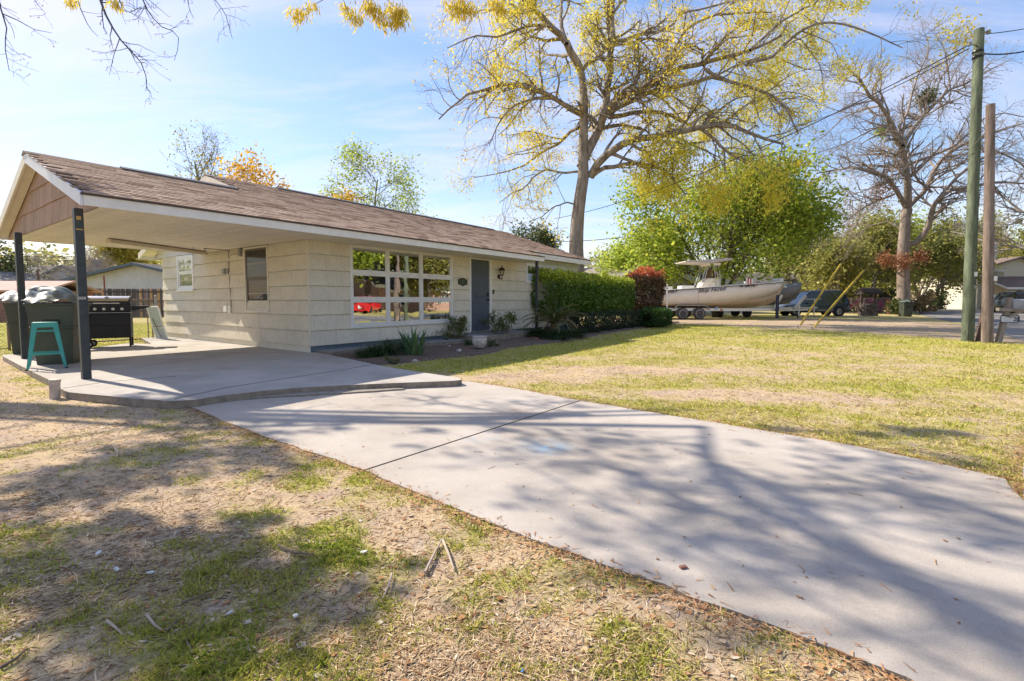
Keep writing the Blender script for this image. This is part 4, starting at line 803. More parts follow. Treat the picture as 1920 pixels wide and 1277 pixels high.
# gas grill
def grill():
    p0 = gp(199, 652, 0); o = thing('gas_grill', (p0[0] - .1, p0[1] + .25, 0), math.radians(33), 'black four burner gas grill with a stainless lid on the carport slab', 'grill')
    BK = M('grill_black', (0.018, 0.018, 0.019), 0.45, 0.15, 8, 0.0006, 50, dirt=.15); SS_ = M('stainless', (0.52, 0.50, 0.47), 0.28, 0.06, 12, metal=1.0, stretch=(.1, 1, 1)); k = 1.06
    mb = MB(); mb.box(-.40 * k, .40 * k, -.24, .24, .22, .82); mb.build('cabinet', BK, o, bevel=.006)
    for sx in (-1,):
        dd = MB(); dd.box(-.37, .37, -.252, -.243, .27, .52); dd.build('door', BK, o, bevel=.004); dd = MB(); dd.box(-.37, .37, -.252, -.243, .53, .78); dd.build('door', BK, o, bevel=.004)
    for sx in (-1, 1):
        for sy in (-1, 1):
            lg = MB(); lg.box(sx * .40 - .02, sx * .40 + .02, sy * .21 - .02, sy * .21 + .02, 0.0 if sx > 0 else .10, .22); lg.build('leg', BK, o)
    for sy in (-1, 1): w = MB(); wheel_mb(w, (-.36, sy * .26, .085), .085, .035, 'y'); w_ = w.build('wheel', RUB, o, smooth=True); h = MB(); h.lathe([(.05, -.019), (.05, .019), (0.02, .024), (0, .024)], (-.36, sy * .26, .085), 10, 'y'); h.build('hub', METAL, w_)
    pn = MB(); pn.prism([(-.33, .83), (-.36, .86), (-.33, .985), (-.24, .985), (-.24, .83)], -.44, .44, 'yz'); pn.build('control_panel', BK, o, bevel=.004)
    for i in range(4):
        x = -.21 + i * .165; kb = MB(); kb.lathe([(.034, 0), (.034, -.012), (.022, -.018), (.02, -.04), (.0, -.042)], (x, -.352, .915), 14, 'y'); kb.box(x - .006, x + .006, -.402, -.39, .892, .938); kb.build('knob', M('knob_chrome', (.6, .58, .54), .3, metal=.8), o, smooth=True)
    prof = [(-.27, .99), (-.285, 1.06), (-.26, 1.13), (-.19, 1.19), (-.09, 1.22), (.03, 1.22), (.15, 1.19), (.23, 1.12), (.26, .99)]
    ld = MB(); ld.prism(prof, -.405, .405, 'yz'); lo = ld.build('lid', SS_, o, bevel=.005, smooth=True)
    for sx in (-1, 1): e = MB(); e.prism([(y * 1.02, .985 + (z - .985) * 1.02) for y, z in prof], sx * .405 - .005 if sx > 0 else -.435, sx * .435 if sx > 0 else -.40, 'yz'); e.build('lid_end', BK, lo, bevel=.004)
    bd = MB(); bd.box(-.40, .40, -.292, -.27, .99, 1.10); bd.build('lid_band', BK, lo, bevel=.01)
    hd = MB(); hd.tube([(-.24, -.27, 1.045), (-.24, -.335, 1.045), (.24, -.335, 1.045), (.24, -.27, 1.045)], .015, 10); hd.build('handle', SS_, lo, smooth=True)
    tg = MB(); tg.lathe([(.045, 0), (.045, -.006), (.038, -.008), (0, -.008)], (0, -.235, 1.165), 18, 'y'); tgo = tg.build('thermometer', METAL, lo); tgo.rotation_euler = (0, 0, 0)
    for sx in (-1, 1):
        sh = MB(); sh.prism([(sx * .45, .86), (sx * .45, .985), (sx * .80, .985), (sx * .80, .965), (sx * .68, .91)], -.22, .24, 'xz'); sh.build('side_shelf', BK, o, bevel=.004)
grill()
# pipe stub in the soil
p0 = gp(103, 746); PSM = M('weathered_pvc', (.50, .42, .36), .7, .3, 9, .003, 40, dirt=.7)
o = thing('pipe_stub', (p0[0], p0[1], p0[2]), 0, 'short weathered white pipe standing out of the soil beside the slab', 'pipe'); mb = MB(); mb.lathe([(.052, -.05), (.052, .22), (.054, .225), (.042, .228), (.042, .08), (0, .08)], (0, 0, 0), 20); mb.build('pipe', PSM, o, smooth=True); mb = MB(); mb.lathe([(.057, .20), (.057, .232), (.05, .232)], (0, 0, 0), 20); mb.build('collar', PSM, o, smooth=True); o.rotation_euler = (0, .05, 0)
# screens leaning on the wall
def screens():
    for k, (lab, dx, hh) in enumerate((('white framed window screen leaning against the house wall, front one', 0, .98), ('second white framed screen, behind the front one by the gate post', .06, .92))):
        q = hw(-.42 + dx * .5, 7.0 + dx * 1.2, 0); o = thing('window_screen', q, HROT - PI / 2 + math.radians(14 - 6 * k), lab, 'screen', 'window screens leaning on the wall'); w = .26
        tl = math.radians(-14 + k * 3); R = Matrix.Rotation(-tl, 3, 'X'); mb = MB()
        for a in ((-w, -w + .035, 0, hh), (w - .035, w, 0, hh), (-w + .035, w - .035, 0, .035), (-w + .035, w - .035, hh - .035, hh), (-w + .035, w - .035, hh * .33, hh * .33 + .03)): mb.box(a[0], a[1], -.012, .012, a[2], a[3], R=R)
        mb.build('frame', WHITE, o); p = MB(); p.box(-w + .036, w - .036, -.003, .003, .036, hh - .036, R=R); p.build('screen_mesh', M('pale_screen', (.42, .47, .46), .6, .1, 20), o)
        if k == 0: l = MB(); l.tube([R @ Vector((-.1, -.03, .62)), R @ Vector((.0, -.04, .2)), R @ Vector((.08, -.05, .04))], .008, 5); l.tube([R @ Vector((-.2, -.03, .36)), R @ Vector((.2, -.035, .37))], .008, 5); l.build('strap', DARKM, o)
screens()
# planter, plants by the front wall
q = gp(899, 652, -.03); PL = thing('planter', q, 0, 'round whitewashed pot standing in the garden bed before the door', 'pot')
mb = MB(); mb.lathe([(.0, 0), (.10, 0), (.125, .03), (.168, .10), (.185, .18), (.18, .235), (.17, .25), (.188, .262), (.19, .285), (.168, .287), (.16, .25), (.0, .24)], (0, 0, 0), 24); mb.build('pot', M('whitewashed_clay', (.50, .46, .43), .85, .3, 14, .006, 30, dirt=.5), PL, smooth=True)
mb = MB(); mb.lathe([(0, .252), (.158, .252), (.158, .24)], (0, 0, 0), 16); mb.build('potting_soil', MULCH, PL)
LEAFG = tinted('leaf_deep_green', [(0, (.022, .05, .014)), (.5, (.05, .095, .022)), (1, (.12, .17, .035))], .45, .25, .4)
IRIS = tinted('iris_leaf', [(0, (.05, .12, .06)), (.5, (.09, .18, .08)), (1, (.17, .25, .10))], .45, .35, .4)
LIR = tinted('liriope_leaf', [(0, (.014, .034, .014)), (.5, (.03, .07, .02)), (1, (.07, .12, .03))], .4, .2, .4)
def strap_leaves(name, loc, n, L, w, spread, droop, mat, seed, parent=None, jit=.25, kind=None, rad=.15, up=.55):
    g = np.random.default_rng(seed); P = 6; az = g.uniform(0, 2 * PI, n); el = g.uniform(up, 1.45, n); ln = L * g.uniform(1 - jit, 1 + jit, n); rr = rad * np.sqrt(g.uniform(0, 1, n)); a2 = az + g.normal(0, .6, n)
    p = np.stack([rr * np.cos(a2), rr * np.sin(a2), np.zeros(n)], 1); out = [p.copy()]; e = el.copy()
    for k in range(P - 1):
        d = np.stack([np.cos(az) * np.cos(e) * spread, np.sin(az) * np.cos(e) * spread, np.sin(e)], 1); p = p + d * (ln / (P - 1))[:, None]; out.append(p.copy()); e = e - droop * (k + 1) / P * 1.3
    c = np.stack(out, 1); sd_ = np.stack([-np.sin(az), np.cos(az), np.zeros(n)], 1); ww = w * np.array([.7, 1, 1, .85, .55, .06])
    v = np.stack([c - sd_[:, None] * ww[None, :, None] * .5, c + sd_[:, None] * ww[None, :, None] * .5], 2).reshape(-1, 3)
    b0 = (np.arange(n) * P * 2)[:, None] + np.arange(P - 1)[None] * 2; f = np.stack([b0, b0 + 1, b0 + 3, b0 + 2], -1).reshape(-1, 4)
    me = np_mesh(name, v, f, tint=np.repeat(g.uniform(0, 1, n), P * 2)); me.materials.append(mat); o = link(name, me, None, parent, kind)
    if parent is None: o.location = tuple(loc)
    return o
GR1 = 'clumps of strap leaved plants along the bed'
q = gp(775, 668, -.06); o = strap_leaves('iris_plant', q, 54, .66, .042, .75, .25, IRIS, 5, rad=.17, up=.85); tag(o, 'upright iris clump of broad blue green blades beside the drive', 'iris')
for k, (px, py, lab, L, n) in enumerate(((715, 670, 'low dark mondo grass clump beside the iris', .36, 420), (742, 662, 'dark mondo grass clump behind the iris, nearest the wall', .38, 380), (690, 670, 'small mondo grass tuft at the corner of the slab', .24, 200), (1012, 634, 'liriope clump under the porch post', .42, 420), (1045, 638, 'liriope clump at the foot of the sago palm, lawn side', .42, 420), (1078, 634, 'liriope clump right of the sago palm', .38, 300), (985, 630, 'liriope clump at the end of the porch floor', .34, 260))):
    q = gp(px, py, -.07); o = strap_leaves('mondo_grass', q, int(n * 1.5), L * 1.15, .013, 1.0, .7, LIR, 20 + k, rad=.2); tag(o, lab, 'ornamental grass', GR1)
STEM = M('woody_stem', (.16, .12, .09), .9, .2, 20, .002, 60)
def shrub(name, loc, h, r, nst, nleaf, ls, mat, label, cat, group=None, seed=1, bare=.35, stemr=.008):
    o = thing(name, loc, 0, label, cat, group); g = np.random.default_rng(seed); b = []; br = []
    for k in range(nst):
        a = g.uniform(0, 2 * PI); e = g.uniform(.2, 1.0); P = 7; p = np.array([g.normal(0, .03), g.normal(0, .03), -.03]); pts = [p]; d = unit(np.array([math.cos(a) * e * r, math.sin(a) * e * r, h]))
        for j in range(P - 1): d = unit(d + g.normal(0, .14, 3)); p = p + d * h * 1.05 * g.uniform(.7, 1.1) / (P - 1); pts.append(p)
        b.append(pts); br.append(np.linspace(stemr, stemr * .4, P))
    b = np.array(b); br = np.array(br); c, cr_ = sprout(b, br, nst * 5, h * .38, (25, 60), 5, .2, -.02, bare, .6, .4, seed + 1, .0018); c2, cr2 = sprout(c, cr_, nst * 12, h * .16, (25, 60), 4, .2, 0, .2, .6, .4, seed + 2, .0014)
    tubes('stems', [(b, br, 6), (c, cr_, 4), (c2, cr2, 3)], STEM, o)
    src = np.concatenate([c2[:, 1:].reshape(-1, 3), c[:, 2:].reshape(-1, 3)]); i = g.integers(0, len(src), nleaf); leaves('foliage', src[i] + g.normal(0, ls * .7, (nleaf, 3)), ls, g.beta(2, 2, nleaf), mat, o, .55, -.2, seed)
    return o
ROSE = tinted('rose_leaf', [(0, (.05, .08, .03)), (.5, (.13, .17, .05)), (1, (.26, .28, .10))], .5, .35, .4)
for k, (px, py, h, r, lab) in enumerate(((853, 642, .66, .42, 'leggy small leaved bush under the picture window, left of the pot'), (905, 632, .80, .36, 'upright leafy bush in front of the slate door'), (948, 637, .74, .40, 'thin branched bush right of the door'))): shrub('rose_bush', gp(px, py, -.06), h * 1.05, r * 1.35, 12, 1700, .046, ROSE, lab, 'bush', 'small bushes along the front of the house', 60 + k)
shrub('ground_plant', gp(876, 648, -.05), .22, .3, 8, 420, .04, LEAFG, 'low green leafy weed clump left of the white pot', 'plant', None, 71, .1, .004); shrub('ground_plant', gp(922, 650, -.05), .2, .25, 7, 260, .04, LEAFG, 'low green weed growing right of the white pot', 'plant', None, 72, .1, .004); shrub('ground_plant', gp(733, 680, -.07), .16, .28, 7, 300, .035, ROSE, 'small yellow green weed at the slab edge below the iris', 'plant', None, 73, .1, .004)
# bed litter: bricks, stones, pale leaves
BR_ = M('old_brick', (.22, .10, .075), .9, .25, 14, .004, 50)
for k, (px, py, a, lab) in enumerate(((1003, 636, .4, 'broken red brick lying in the bed near the palm, front one'), (995, 633, 1.4, 'broken red brick behind the front brick near the palm'))):
    q = gp(px, py, -.04); mb = MB(); mb.box(-.1, .1, -.045, .045, 0, .055); o = mb.build('brick', BR_, None, bevel=.006); o.location = tuple(q); o.rotation_euler = (.1, .06, a); tag(o, lab, 'brick', 'bricks lying in the bed')
for k, (px, py, r) in enumerate(((778, 678, .05), (843, 650, .04), (861, 659, .06), (931, 642, .035))):
    q = gp(px, py, -.04); mb = MB(); g = random.Random(k); mb.lathe([(0, 0), (r, .005), (r * 1.1, r * .4), (r * .6, r * .9), (0, r)], (0, 0, 0), 7); mb.v = [(a * g.uniform(.75, 1.2), b * g.uniform(.75, 1.2), c * g.uniform(.8, 1.1)) for a, b, c in mb.v]; o = mb.build('stone', M('pale_stone', (.42, .40, .37), .9, .2, 20, .003, 50), None); o.location = tuple(q); tag(o, ('pale stone at the foot of the iris', 'small pale stone left of the pot beneath the bush', 'whitish flat stone in front of the bed', 'small pale stone right of the pot')[k], 'stone')
q = hw(7.9, -1.6, -.06); mb = MB(); mb.box(-.35, .75, -.25, .25, 0, .05); o = mb.build('stepping_stone', MC_BASE, None, bevel=.01); o.location = tuple(q); o.rotation_euler = (0, 0, HROT + .1); tag(o, 'flat grey stepping slab at the edge of the bed by the palm', 'paving slab')
q = hw(6.75, -.45, .1); o = thing('garden_tap', q, HROT, 'thin standing garden tap beside the front door', 'tap'); mb = MB(); mb.tube([(0, 0, 0), (0, 0, .62), (.02, -.02, .65), (.1, -.04, .64)], .011, 7); mb.build('riser', METAL, o, smooth=True); mb = MB(); mb.tube([(.1, -.04, .66), (.12, -.05, .60)], .016, 7); mb.build('spout', METAL, o)
# ------------------------------------------------------------------ fence and gate behind the carport
GALV = M('galvanised', (.36, .34, .31), .5, .15, 10, metal=.5, dirt=.3); RUST = M('rusty_pipe', (.26, .20, .16), .7, .25, 12, metal=.3)
def chain(parent, P0, P1, z0, z1, pitch=.075, r=.0028):
    P0 = np.array(P0[:2]); P1 = np.array(P1[:2]); L = np.linalg.norm(P1 - P0); d = (P1 - P0) / L; h = z1 - z0; mb = MB(); n = int((L + h) / pitch)
    for k in range(-int(h / pitch), int(L / pitch) + 1):
        for sg in (0, 1):
            a0, a1 = k * pitch, k * pitch + h; lo, hi = max(a0, 0), min(a1, L)
            if hi <= lo: continue
            za, zb = z0 + (lo - a0), z0 + (hi - a0)
            if sg: za, zb = z1 - (lo - a0), z1 - (hi - a0)
            q0 = P0 + d * lo; q1 = P0 + d * hi; mb.tube([(q0[0], q0[1], za), (q1[0], q1[1], zb)], r, 3, caps=False)
    return mb.build('wire_mesh', GALV, parent, kind='stuff', fix=False)
gL = gp(123, 650, -.1); gM = gp(234, 640, -.1); gR = gp(299, 636, -.1); gLL = gp(-40, 660, -.1)
gR = hw(-.30, 7.72, -.1); dirf = unit((gL - gR)[:2]); 
CF = thing('chain_link_fence', (0, 0, 0), 0, 'rusty chain link fence running from the gate past the grill to the left', 'fence')
gate_w = 3.0; pA = np.array(gR[:2]) + dirf * .12; pB = pA + dirf * gate_w; pC = pB + dirf * .12; pD = pC + dirf * 9
for k in range(4):
    q = pC + (pD - pC) * k / 3; mb = MB(); mb.tube([(q[0], q[1], -.1), (q[0], q[1], 1.17)], .028, 10); mb.lathe([(.03, 1.17), (.032, 1.19), (0, 1.21)], (q[0], q[1], 0), 10); mb.build('post', RUST, CF, smooth=True)
mb = MB(); mb.tube([(pC[0], pC[1], 1.14), (pD[0], pD[1], 1.14)], .02, 8); mb.build('top_rail', RUST, CF); mb = MB(); mb.tube([(pC[0], pC[1], -.05), (pD[0], pD[1], -.05)], .015, 6); mb.build('bottom_rail', RUST, CF); chain(CF, pC, pD, -.05, 1.13)
GT = thing('chain_link_gate', (0, 0, 0), 0, 'wide chain link gate closed between the grill and the house corner', 'gate')
mb = MB(); mb.tube([(pA[0], pA[1], -.02), (pA[0], pA[1], 1.14), (pB[0], pB[1], 1.14), (pB[0], pB[1], -.02), (pA[0], pA[1], -.02)], .02, 8); mb.build('frame', RUST, GT, smooth=True); pE = pA + dirf * .12; mb = MB(); mb.tube([(pE[0], pE[1], -.02), (pE[0], pE[1], 1.14)], .014, 6); mb.build('brace', RUST, GT); chain(GT, pA, pB, -.02, 1.13)
GP_ = thing('gate_post', (gR[0], gR[1], -.1), 0, 'pale capped gate post standing against the house corner', 'post'); mb = MB(); mb.tube([(0, 0, 0), (0, 0, 1.32)], .036, 12); mb.build('post', GALV, GP_, smooth=True); mb = MB(); mb.lathe([(.042, 1.32), (.042, 1.34), (.02, 1.37), (0, 1.38)], (0, 0, 0), 12); mb.build('cap', GALV, GP_, smooth=True); mb = MB(); mb.tube([(0, 0, 1.1), (-.1, .0, 1.1)], .02, 6); mb.tube([(0, 0, .2), (-.1, .0, .2)], .02, 6); mb.build('hinge', GALV, GP_)
# weathered picket fence, each picket its own board, some replaced
WF = thing('picket_fence', (0, 0, 0), 0, 'tall weathered wooden fence with a few new orange pickets behind the grill', 'fence'); OLDW = M('old_picket', (.13, .115, .105), .95, .35, 9, .004, 50, per=.35, stretch=(1, 1, .2)); NEWW = M('new_picket', (.55, .33, .15), .85, .12, 9, .003, 50, per=.12, stretch=(1, 1, .2)); MIDW = M('worn_picket', (.26, .19, .15), .9, .2, 9, .003, 50, per=.15, stretch=(1, 1, .2))
a0 = at(120, 563, 33); a1 = at(420, 563, 36); L = float(np.linalg.norm((a1 - a0)[:2])); dd = unit((a1 - a0)[:2]); g = random.Random(2); px_ = 0; WP = .158; 
for m_ in (OLDW, NEWW, MIDW):
    mb = MB(); h = 2.05; w = WP / 2 - .006; mb.prism([(-w, 0), (w, 0), (w, h - .05), (w * .5, h), (-w * .5, h), (-w, h - .05)], -.011, .011, 'xz'); o_ = mb.build('picket', m_, None); m_['src'] = 1; bpy.data.objects.remove(o_) if False else None; o_.name = 'picket'; MATS['pk_' + m_.name] = o_.data; bpy.data.objects.remove(o_)
ncount = int(L / WP); newset = {int(ncount * f) for f in (.245, .47, .53, .54, .575, .61, .62, .70, .71, .86)}
for k in range(ncount):
    q = a0[:2] + dd * (k * WP); src = MATS['pk_new_picket'] if k in newset else (MATS['pk_worn_picket'] if (k > ncount * .42 and g.random() < .45) else MATS['pk_old_picket'])
    o = bpy.data.objects.new('picket', src); COL.objects.link(o); o.parent = WF; o.location = (q[0], q[1], -.09 - g.uniform(0, .03)); o.rotation_euler = (0, g.uniform(-.01, .01), math.atan2(dd[1], dd[0]))
for z in (.35, 1.05, 1.72): mb = MB(); mb.bar((a0[0] + .02, a0[1] - .06, z), (a1[0], a1[1] - .06, z), .04, .09); mb.build('rail', OLDW, WF)
print('things done')
# ================================================================== BOAT AND TRAILER
GEL = M('cream_gelcoat', (.86, .78, .68), .3, .05, 2.5, 0, coat=.3, dirt=.12); GELW = M('white_gelcoat', (.76, .75, .72), .35, .04, 4); BOTT = M('stained_gelcoat', (.60, .43, .27), .4, .12, 3, dirt=.2); ALU = M('aluminium', (.55, .55, .55), .38, .06, 12, metal=.75); INK = M('dark_decal', (.03, .03, .05), .5); NAVY = M('navy_stripe', (.03, .035, .07), .4)
D_B = 30.5
bl = at(1186, 590, D_B); br_ = at(1483, 540, D_B); BX0 = bl[0]; BL = br_[0] - bl[0] + .25
BOAT = thing('motor_boat', (BX0, D_B + 1.25, -.085), 0, 'cream centre console motor boat with a T-top and Ship Faced lettering on its side', 'boat')
# hull stations: x, half beam at gunwale, gunwale z, half beam chine, chine z, keel z
K = [(0.0, 1.20, 1.72, 1.10, .93, .66), (.15, 1.22, 1.78, 1.12, .94, .66), (.35, 1.25, 1.93, 1.12, .97, .66), (.55, 1.24, 2.08, 1.06, 1.04, .65), (.70, 1.14, 2.19, .88, 1.16, .66), (.82, .94, 2.28, .60, 1.32, .74), (.90, .68, 2.34, .36, 1.50, .92), (.955, .40, 2.38, .16, 1.72, 1.20), (1.0, .03, 2.42, .02, 2.30, 2.10)]
def hull(parent, K, L, mt, mb_, name='hull', keelshift=0):
    rr = []; rb_ = []
    for (f, b, zg, bc, zc_, zk) in K:
        x = f * L; bm_ = (b + bc) / 2 + .03; zm = (zg + zc_) / 2
        rr.append([(x, -b, zg), (x, -bm_, zm), (x, -bc, zc_), (x, -bc * .5, (zc_ + zk) / 2 - .02), (x, 0, zk), (x, bc * .5, (zc_ + zk) / 2 - .02), (x, bc, zc_), (x, bm_, zm), (x, b, zg)])
    m1 = MB(); m1.loft([[r[0], r[1], r[2]] for r in rr], closed=False, caps=False); m1.loft([[r[6], r[7], r[8]] for r in rr], closed=False, caps=False); m1.add([rr[0][i] for i in (0, 1, 2, 3, 4, 5, 6, 7, 8)], [tuple(range(9))]); a = m1.build(name, mt, parent, smooth=True, fix=False)
    m2 = MB(); m2.loft([[r[2], r[3], r[4], r[5], r[6]] for r in rr], closed=False, caps=False); b = m2.build('hull_bottom', mb_, parent, smooth=True, fix=False)
    for o in (a, b): md = o.modifiers.new('s', 'SOLIDIFY'); md.thickness = .03
    return a
hull(BOAT, K, BL, GEL, BOTT)
gn = MB(); gn.loft([[(f * BL, -b - .03, zg - .01), (f * BL, -b + .16 * min(1, b), zg + .0), (f * BL, -b + .16 * min(1, b), zg + .045), (f * BL, -b - .03, zg + .04)] for (f, b, zg, *_r) in K]); gn.loft([[(f * BL, b + .03, zg - .01), (f * BL, b - .16 * min(1, b), zg + .0), (f * BL, b - .16 * min(1, b), zg + .045), (f * BL, b + .03, zg + .04)] for (f, b, zg, *_r) in K]); gn.build('gunwale', GELW, BOAT)
st_ = MB(); st_.loft([[(f * BL, -b - .042, zg - .05), (f * BL, -b - .034, zg - .05), (f * BL, -b - .034, zg - .012), (f * BL, -b - .042, zg - .012)] for (f, b, zg, *_r) in K]); st_.build('rub_rail', INK, BOAT)
sp = MB(); sp.loft([[(f * BL, -(bc + .02), zc_ + .15), (f * BL, -(bc + .0), zc_ + .15), (f * BL, -(bc + .0), zc_ + .18), (f * BL, -(bc + .024), zc_ + .18)] for (f, b, zg, bc, zc_, zk) in K[:-2]]); sp.build('boot_stripe', NAVY, BOAT)
dk = MB(); dk.loft([[(f * BL, -b + .1 * min(1, b), zg - .35 if f < .6 else zg - .06), (f * BL, b - .1 * min(1, b), zg - .35 if f < .6 else zg - .06), (f * BL, b - .1 * min(1, b), zg - .40 if f < .6 else zg - .1), (f * BL, -b + .1 * min(1, b), zg - .40 if f < .6 else zg - .1)] for (f, b, zg, *_r) in K]); dk.build('deck', GELW, BOAT)
def bpx(px): return (at(px, 560, D_B)[0] - BX0)
def bz(py): return EYE + (563 - py) / 900 * D_B + .085
cn = MB(); x0, x1 = bpx(1322), bpx(1361); w = .42
cn.loft([[(x0, -w, bz(545)), (x1, -w, bz(545)), (x1, w, bz(545)), (x0, w, bz(545))], [(x0 + .12, -w, bz(531)), (x1, -w, bz(528)), (x1, w, bz(528)), (x0 + .12, w, bz(531))], [(x0 + .5, -w, bz(521)), (x1 - .1, -w, bz(520)), (x1 - .1, w, bz(520)), (x0 + .5, w, bz(521))]]); cn.build('console', GEL, BOAT, bevel=.03)
ws = MB(); ws.prism([(bpx(1336), bz(520)), (bpx(1358), bz(520)), (bpx(1350), bz(503)), (bpx(1342), bz(503))], -w + .04, w - .04, 'xz'); ws.build('windscreen', M('smoked_screen', (.10, .045, .03), .15, .1), BOAT)
tt_ = MB(); x0, x1 = bpx(1287), bpx(1378)
tt_.loft([[(x0, -.95, bz(491)), (x0, .95, bz(491)), (x0, .95, bz(489)), (x0, -.95, bz(489))], [(x0 + (x1 - x0) * .5, -1.05, bz(493.5)), (x0 + (x1 - x0) * .5, 1.05, bz(493.5)), (x0 + (x1 - x0) * .5, 1.0, bz(486.5)), (x0 + (x1 - x0) * .5, -1.0, bz(486.5))], [(x1, -.8, bz(487)), (x1, .8, bz(487)), (x1, .78, bz(483)), (x1, -.78, bz(483))]]); TT = tt_.build('t_top', M('t_top_canvas', (.55, .50, .46), .6, .15, 3), BOAT, bevel=.02)
tb = MB(); tb.box(bpx(1333), bpx(1357), -.7, .7, bz(497), bz(492)); tb.build('electronics_box', GEL, TT, bevel=.02)
for (xa, ya, xb, yb) in ((1321, 536, 1334, 494), (1326, 536, 1337, 494), (1352, 536, 1347, 494), (1355, 522, 1350, 494), (1361, 540, 1356, 494)):
    for sy in (-.5, .5): fr = MB(); fr.tube([(bpx(xa), sy, bz(ya)), (bpx(xb), sy * .9, bz(yb))], .026, 8); fr.build('t_top_leg', ALU, BOAT, smooth=True)
for (xa, ya, xb, yb) in ((1334, 501, 1345, 496), (1346, 500, 1358, 524)): fr = MB(); fr.tube([(bpx(xa), -.48, bz(ya)), (bpx(xb), -.48, bz(yb))], .016, 6); fr.build('brace', ALU, BOAT)
sc_ = MB(); sc_.box(bpx(1286), bpx(1311), -.4, .4, bz(547), bz(535)); sc_.build('seat', GELW, BOAT, bevel=.05); sc_ = MB(); sc_.box(bpx(1238), bpx(1268), -.55, .55, bz(546), bz(537)); sc_.build('seat', GELW, BOAT, bevel=.05)
rl = MB(); rl.tube([(bpx(1365), -1.1, bz(534)), (bpx(1400), -1.08, bz(532)), (bpx(1440), -.85, bz(529)), (bpx(1478), -.2, bz(523))], .02, 8); rl.build('bow_rail', ALU, BOAT, smooth=True)
for px in (1380, 1410, 1440, 1462): q = MB(); yb = -1.05 if px < 1430 else -.7; q.tube([(bpx(px), yb, bz(536)), (bpx(px), yb, bz(531))], .015, 6); q.build('stanchion', ALU, BOAT)
an = MB(); an.box(bpx(1467), bpx(1486), -.16, .16, bz(528), bz(521)); an.build('anchor_roller', GELW, BOAT, bevel=.03); an = MB(); an.tube([(bpx(1484), 0, bz(525)), (bpx(1487), 0, bz(528)), (bpx(1489), 0, bz(536))], [.06, .05, .01], 8); an.build('anchor', DARKM, BOAT)
en = MB(); en.loft([[(-.75, -.2, 1.2), (-.2, -.2, 1.2), (-.2, .2, 1.2), (-.75, .2, 1.2)], [(-.85, -.24, 1.7), (-.2, -.24, 1.75), (-.2, .24, 1.75), (-.85, .24, 1.7)], [(-.7, -.18, 2.1), (-.25, -.18, 2.1), (-.25, .18, 2.1), (-.7, .18, 2.1)]]); en.build('outboard_motor', M('outboard_white', (.7, .7, .7), .3), BOAT, bevel=.06)
def side_y(f):
    for a, b in zip(K[:-1], K[1:]):
        if a[0] <= f <= b[0]: k = (f - a[0]) / (b[0] - a[0]); return -((a[1] + (b[1] - a[1]) * k)) - .02
    return -1
def letters(body, px0, py, h, sl_, **k):
    x = bpx(px0); f = x / BL; return text(body, h, k.pop('mat', INK), BOAT, (x, side_y(f) - .035, bz(py)), (PI / 2 - .0, -sl_, math.atan2(side_y(min(.99, f + .1)) - side_y(f), .1 * BL)), 'lettering', **k)
letters('SEA HUNT', 1224.5, 550.5, .27, .03, shear=.35, space=1.25, bold=.006)
letters('Ship Faced', 1308, 549, .36, .09, shear=.45, space=1.12, bold=.004)
letters('NC 5403 BM', 1387, 538.5, .17, .03, space=1.15, bold=.008)
letters('25', 1419, 536.5, .15, .03, bold=.004, mat=M('red_decal', (.45, .12, .08), .5))
# trailer
TRL = thing('boat_trailer', (BX0, D_B + 1.25, -.085), 0, 'silver tandem axle trailer carrying the cream motor boat', 'trailer')
zr0, zr1 = bz(583) - .02, bz(578.5)
for sy in (-1.0, 1.0):
    f = MB(); f.bar((bpx(1225), sy, (zr0 + zr1) / 2 + .03), (bpx(1450), sy, (zr0 + zr1) / 2), .06, zr1 - zr0); f.bar((bpx(1450), sy, (zr0 + zr1) / 2), (bpx(1506), sy * .05, (zr0 + zr1) / 2), .06, zr1 - zr0); f.build('rail', ALU, TRL)
    f = MB(); f.bar((bpx(1232), sy * .8, bz(575)), (bpx(1352), sy * .8, bz(576.5)), .1, .1); f.build('bunk', M('dark_carpet', (.05, .045, .04), .95), TRL)
    for px in (1281, 1312.5):
        w = MB(); c = (bpx(px), sy * 1.2, .355); wheel_mb(w, c, .37, .22, 'y', 28); wt = w.build('wheel', M('tyre_dusty', (.10, .085, .08), .85, .2, 14), TRL, smooth=True); r_2 = MB(); r_2.lathe([(.0, .02), (.05, -.02), (.07, -.01), (.1, .03), (.18, .02), (.235, -.055), (.25, -.11), (.235, -.112), (.22, -.06)] if sy < 0 else [(.0, -.02), (.18, -.02), (.235, .055), (.25, .11)], c, 24, 'y'); r_2.build('rim', ALU, wt, smooth=True)
        for k in range(6):
            a = k * PI / 3; hh = MB(); hh.lathe([(.024, 0), (.024, -.006), (0, -.007)], (c[0] + .135 * math.cos(a), c[1] + (.018 if sy < 0 else 0), c[2] + .135 * math.sin(a)), 8, 'y'); hh.build('wheel_hole', DARKM, wt)
    fd_ = MB(); P = [(bpx(1264), .62), (bpx(1268), .80), (bpx(1271), .865), (bpx(1322), .865), (bpx(1326), .80), (bpx(1331), .60)]
    fd_.loft([[(x, sy * 1.2 - .15, z), (x, sy * 1.2 + .15, z), (x, sy * 1.2 + .15, z + .03), (x, sy * 1.2 - .15, z + .03)] for x, z in P]); fd_.build('mudguard', ALU, TRL, bevel=.01)
    gd = MB(); gd.tube([(bpx(1250), sy * 1.34, bz(583)), (bpx(1250), sy * 1.34, bz(533))], .045, 8); gd.build('guide_post', WHITE, TRL)
for px in (1262, 1330, 1400): f = MB(); f.bar((bpx(px), -1, zr0 + .04), (bpx(px), 1, zr0 + .04), .08, .08); f.build('cross_member', ALU, TRL)
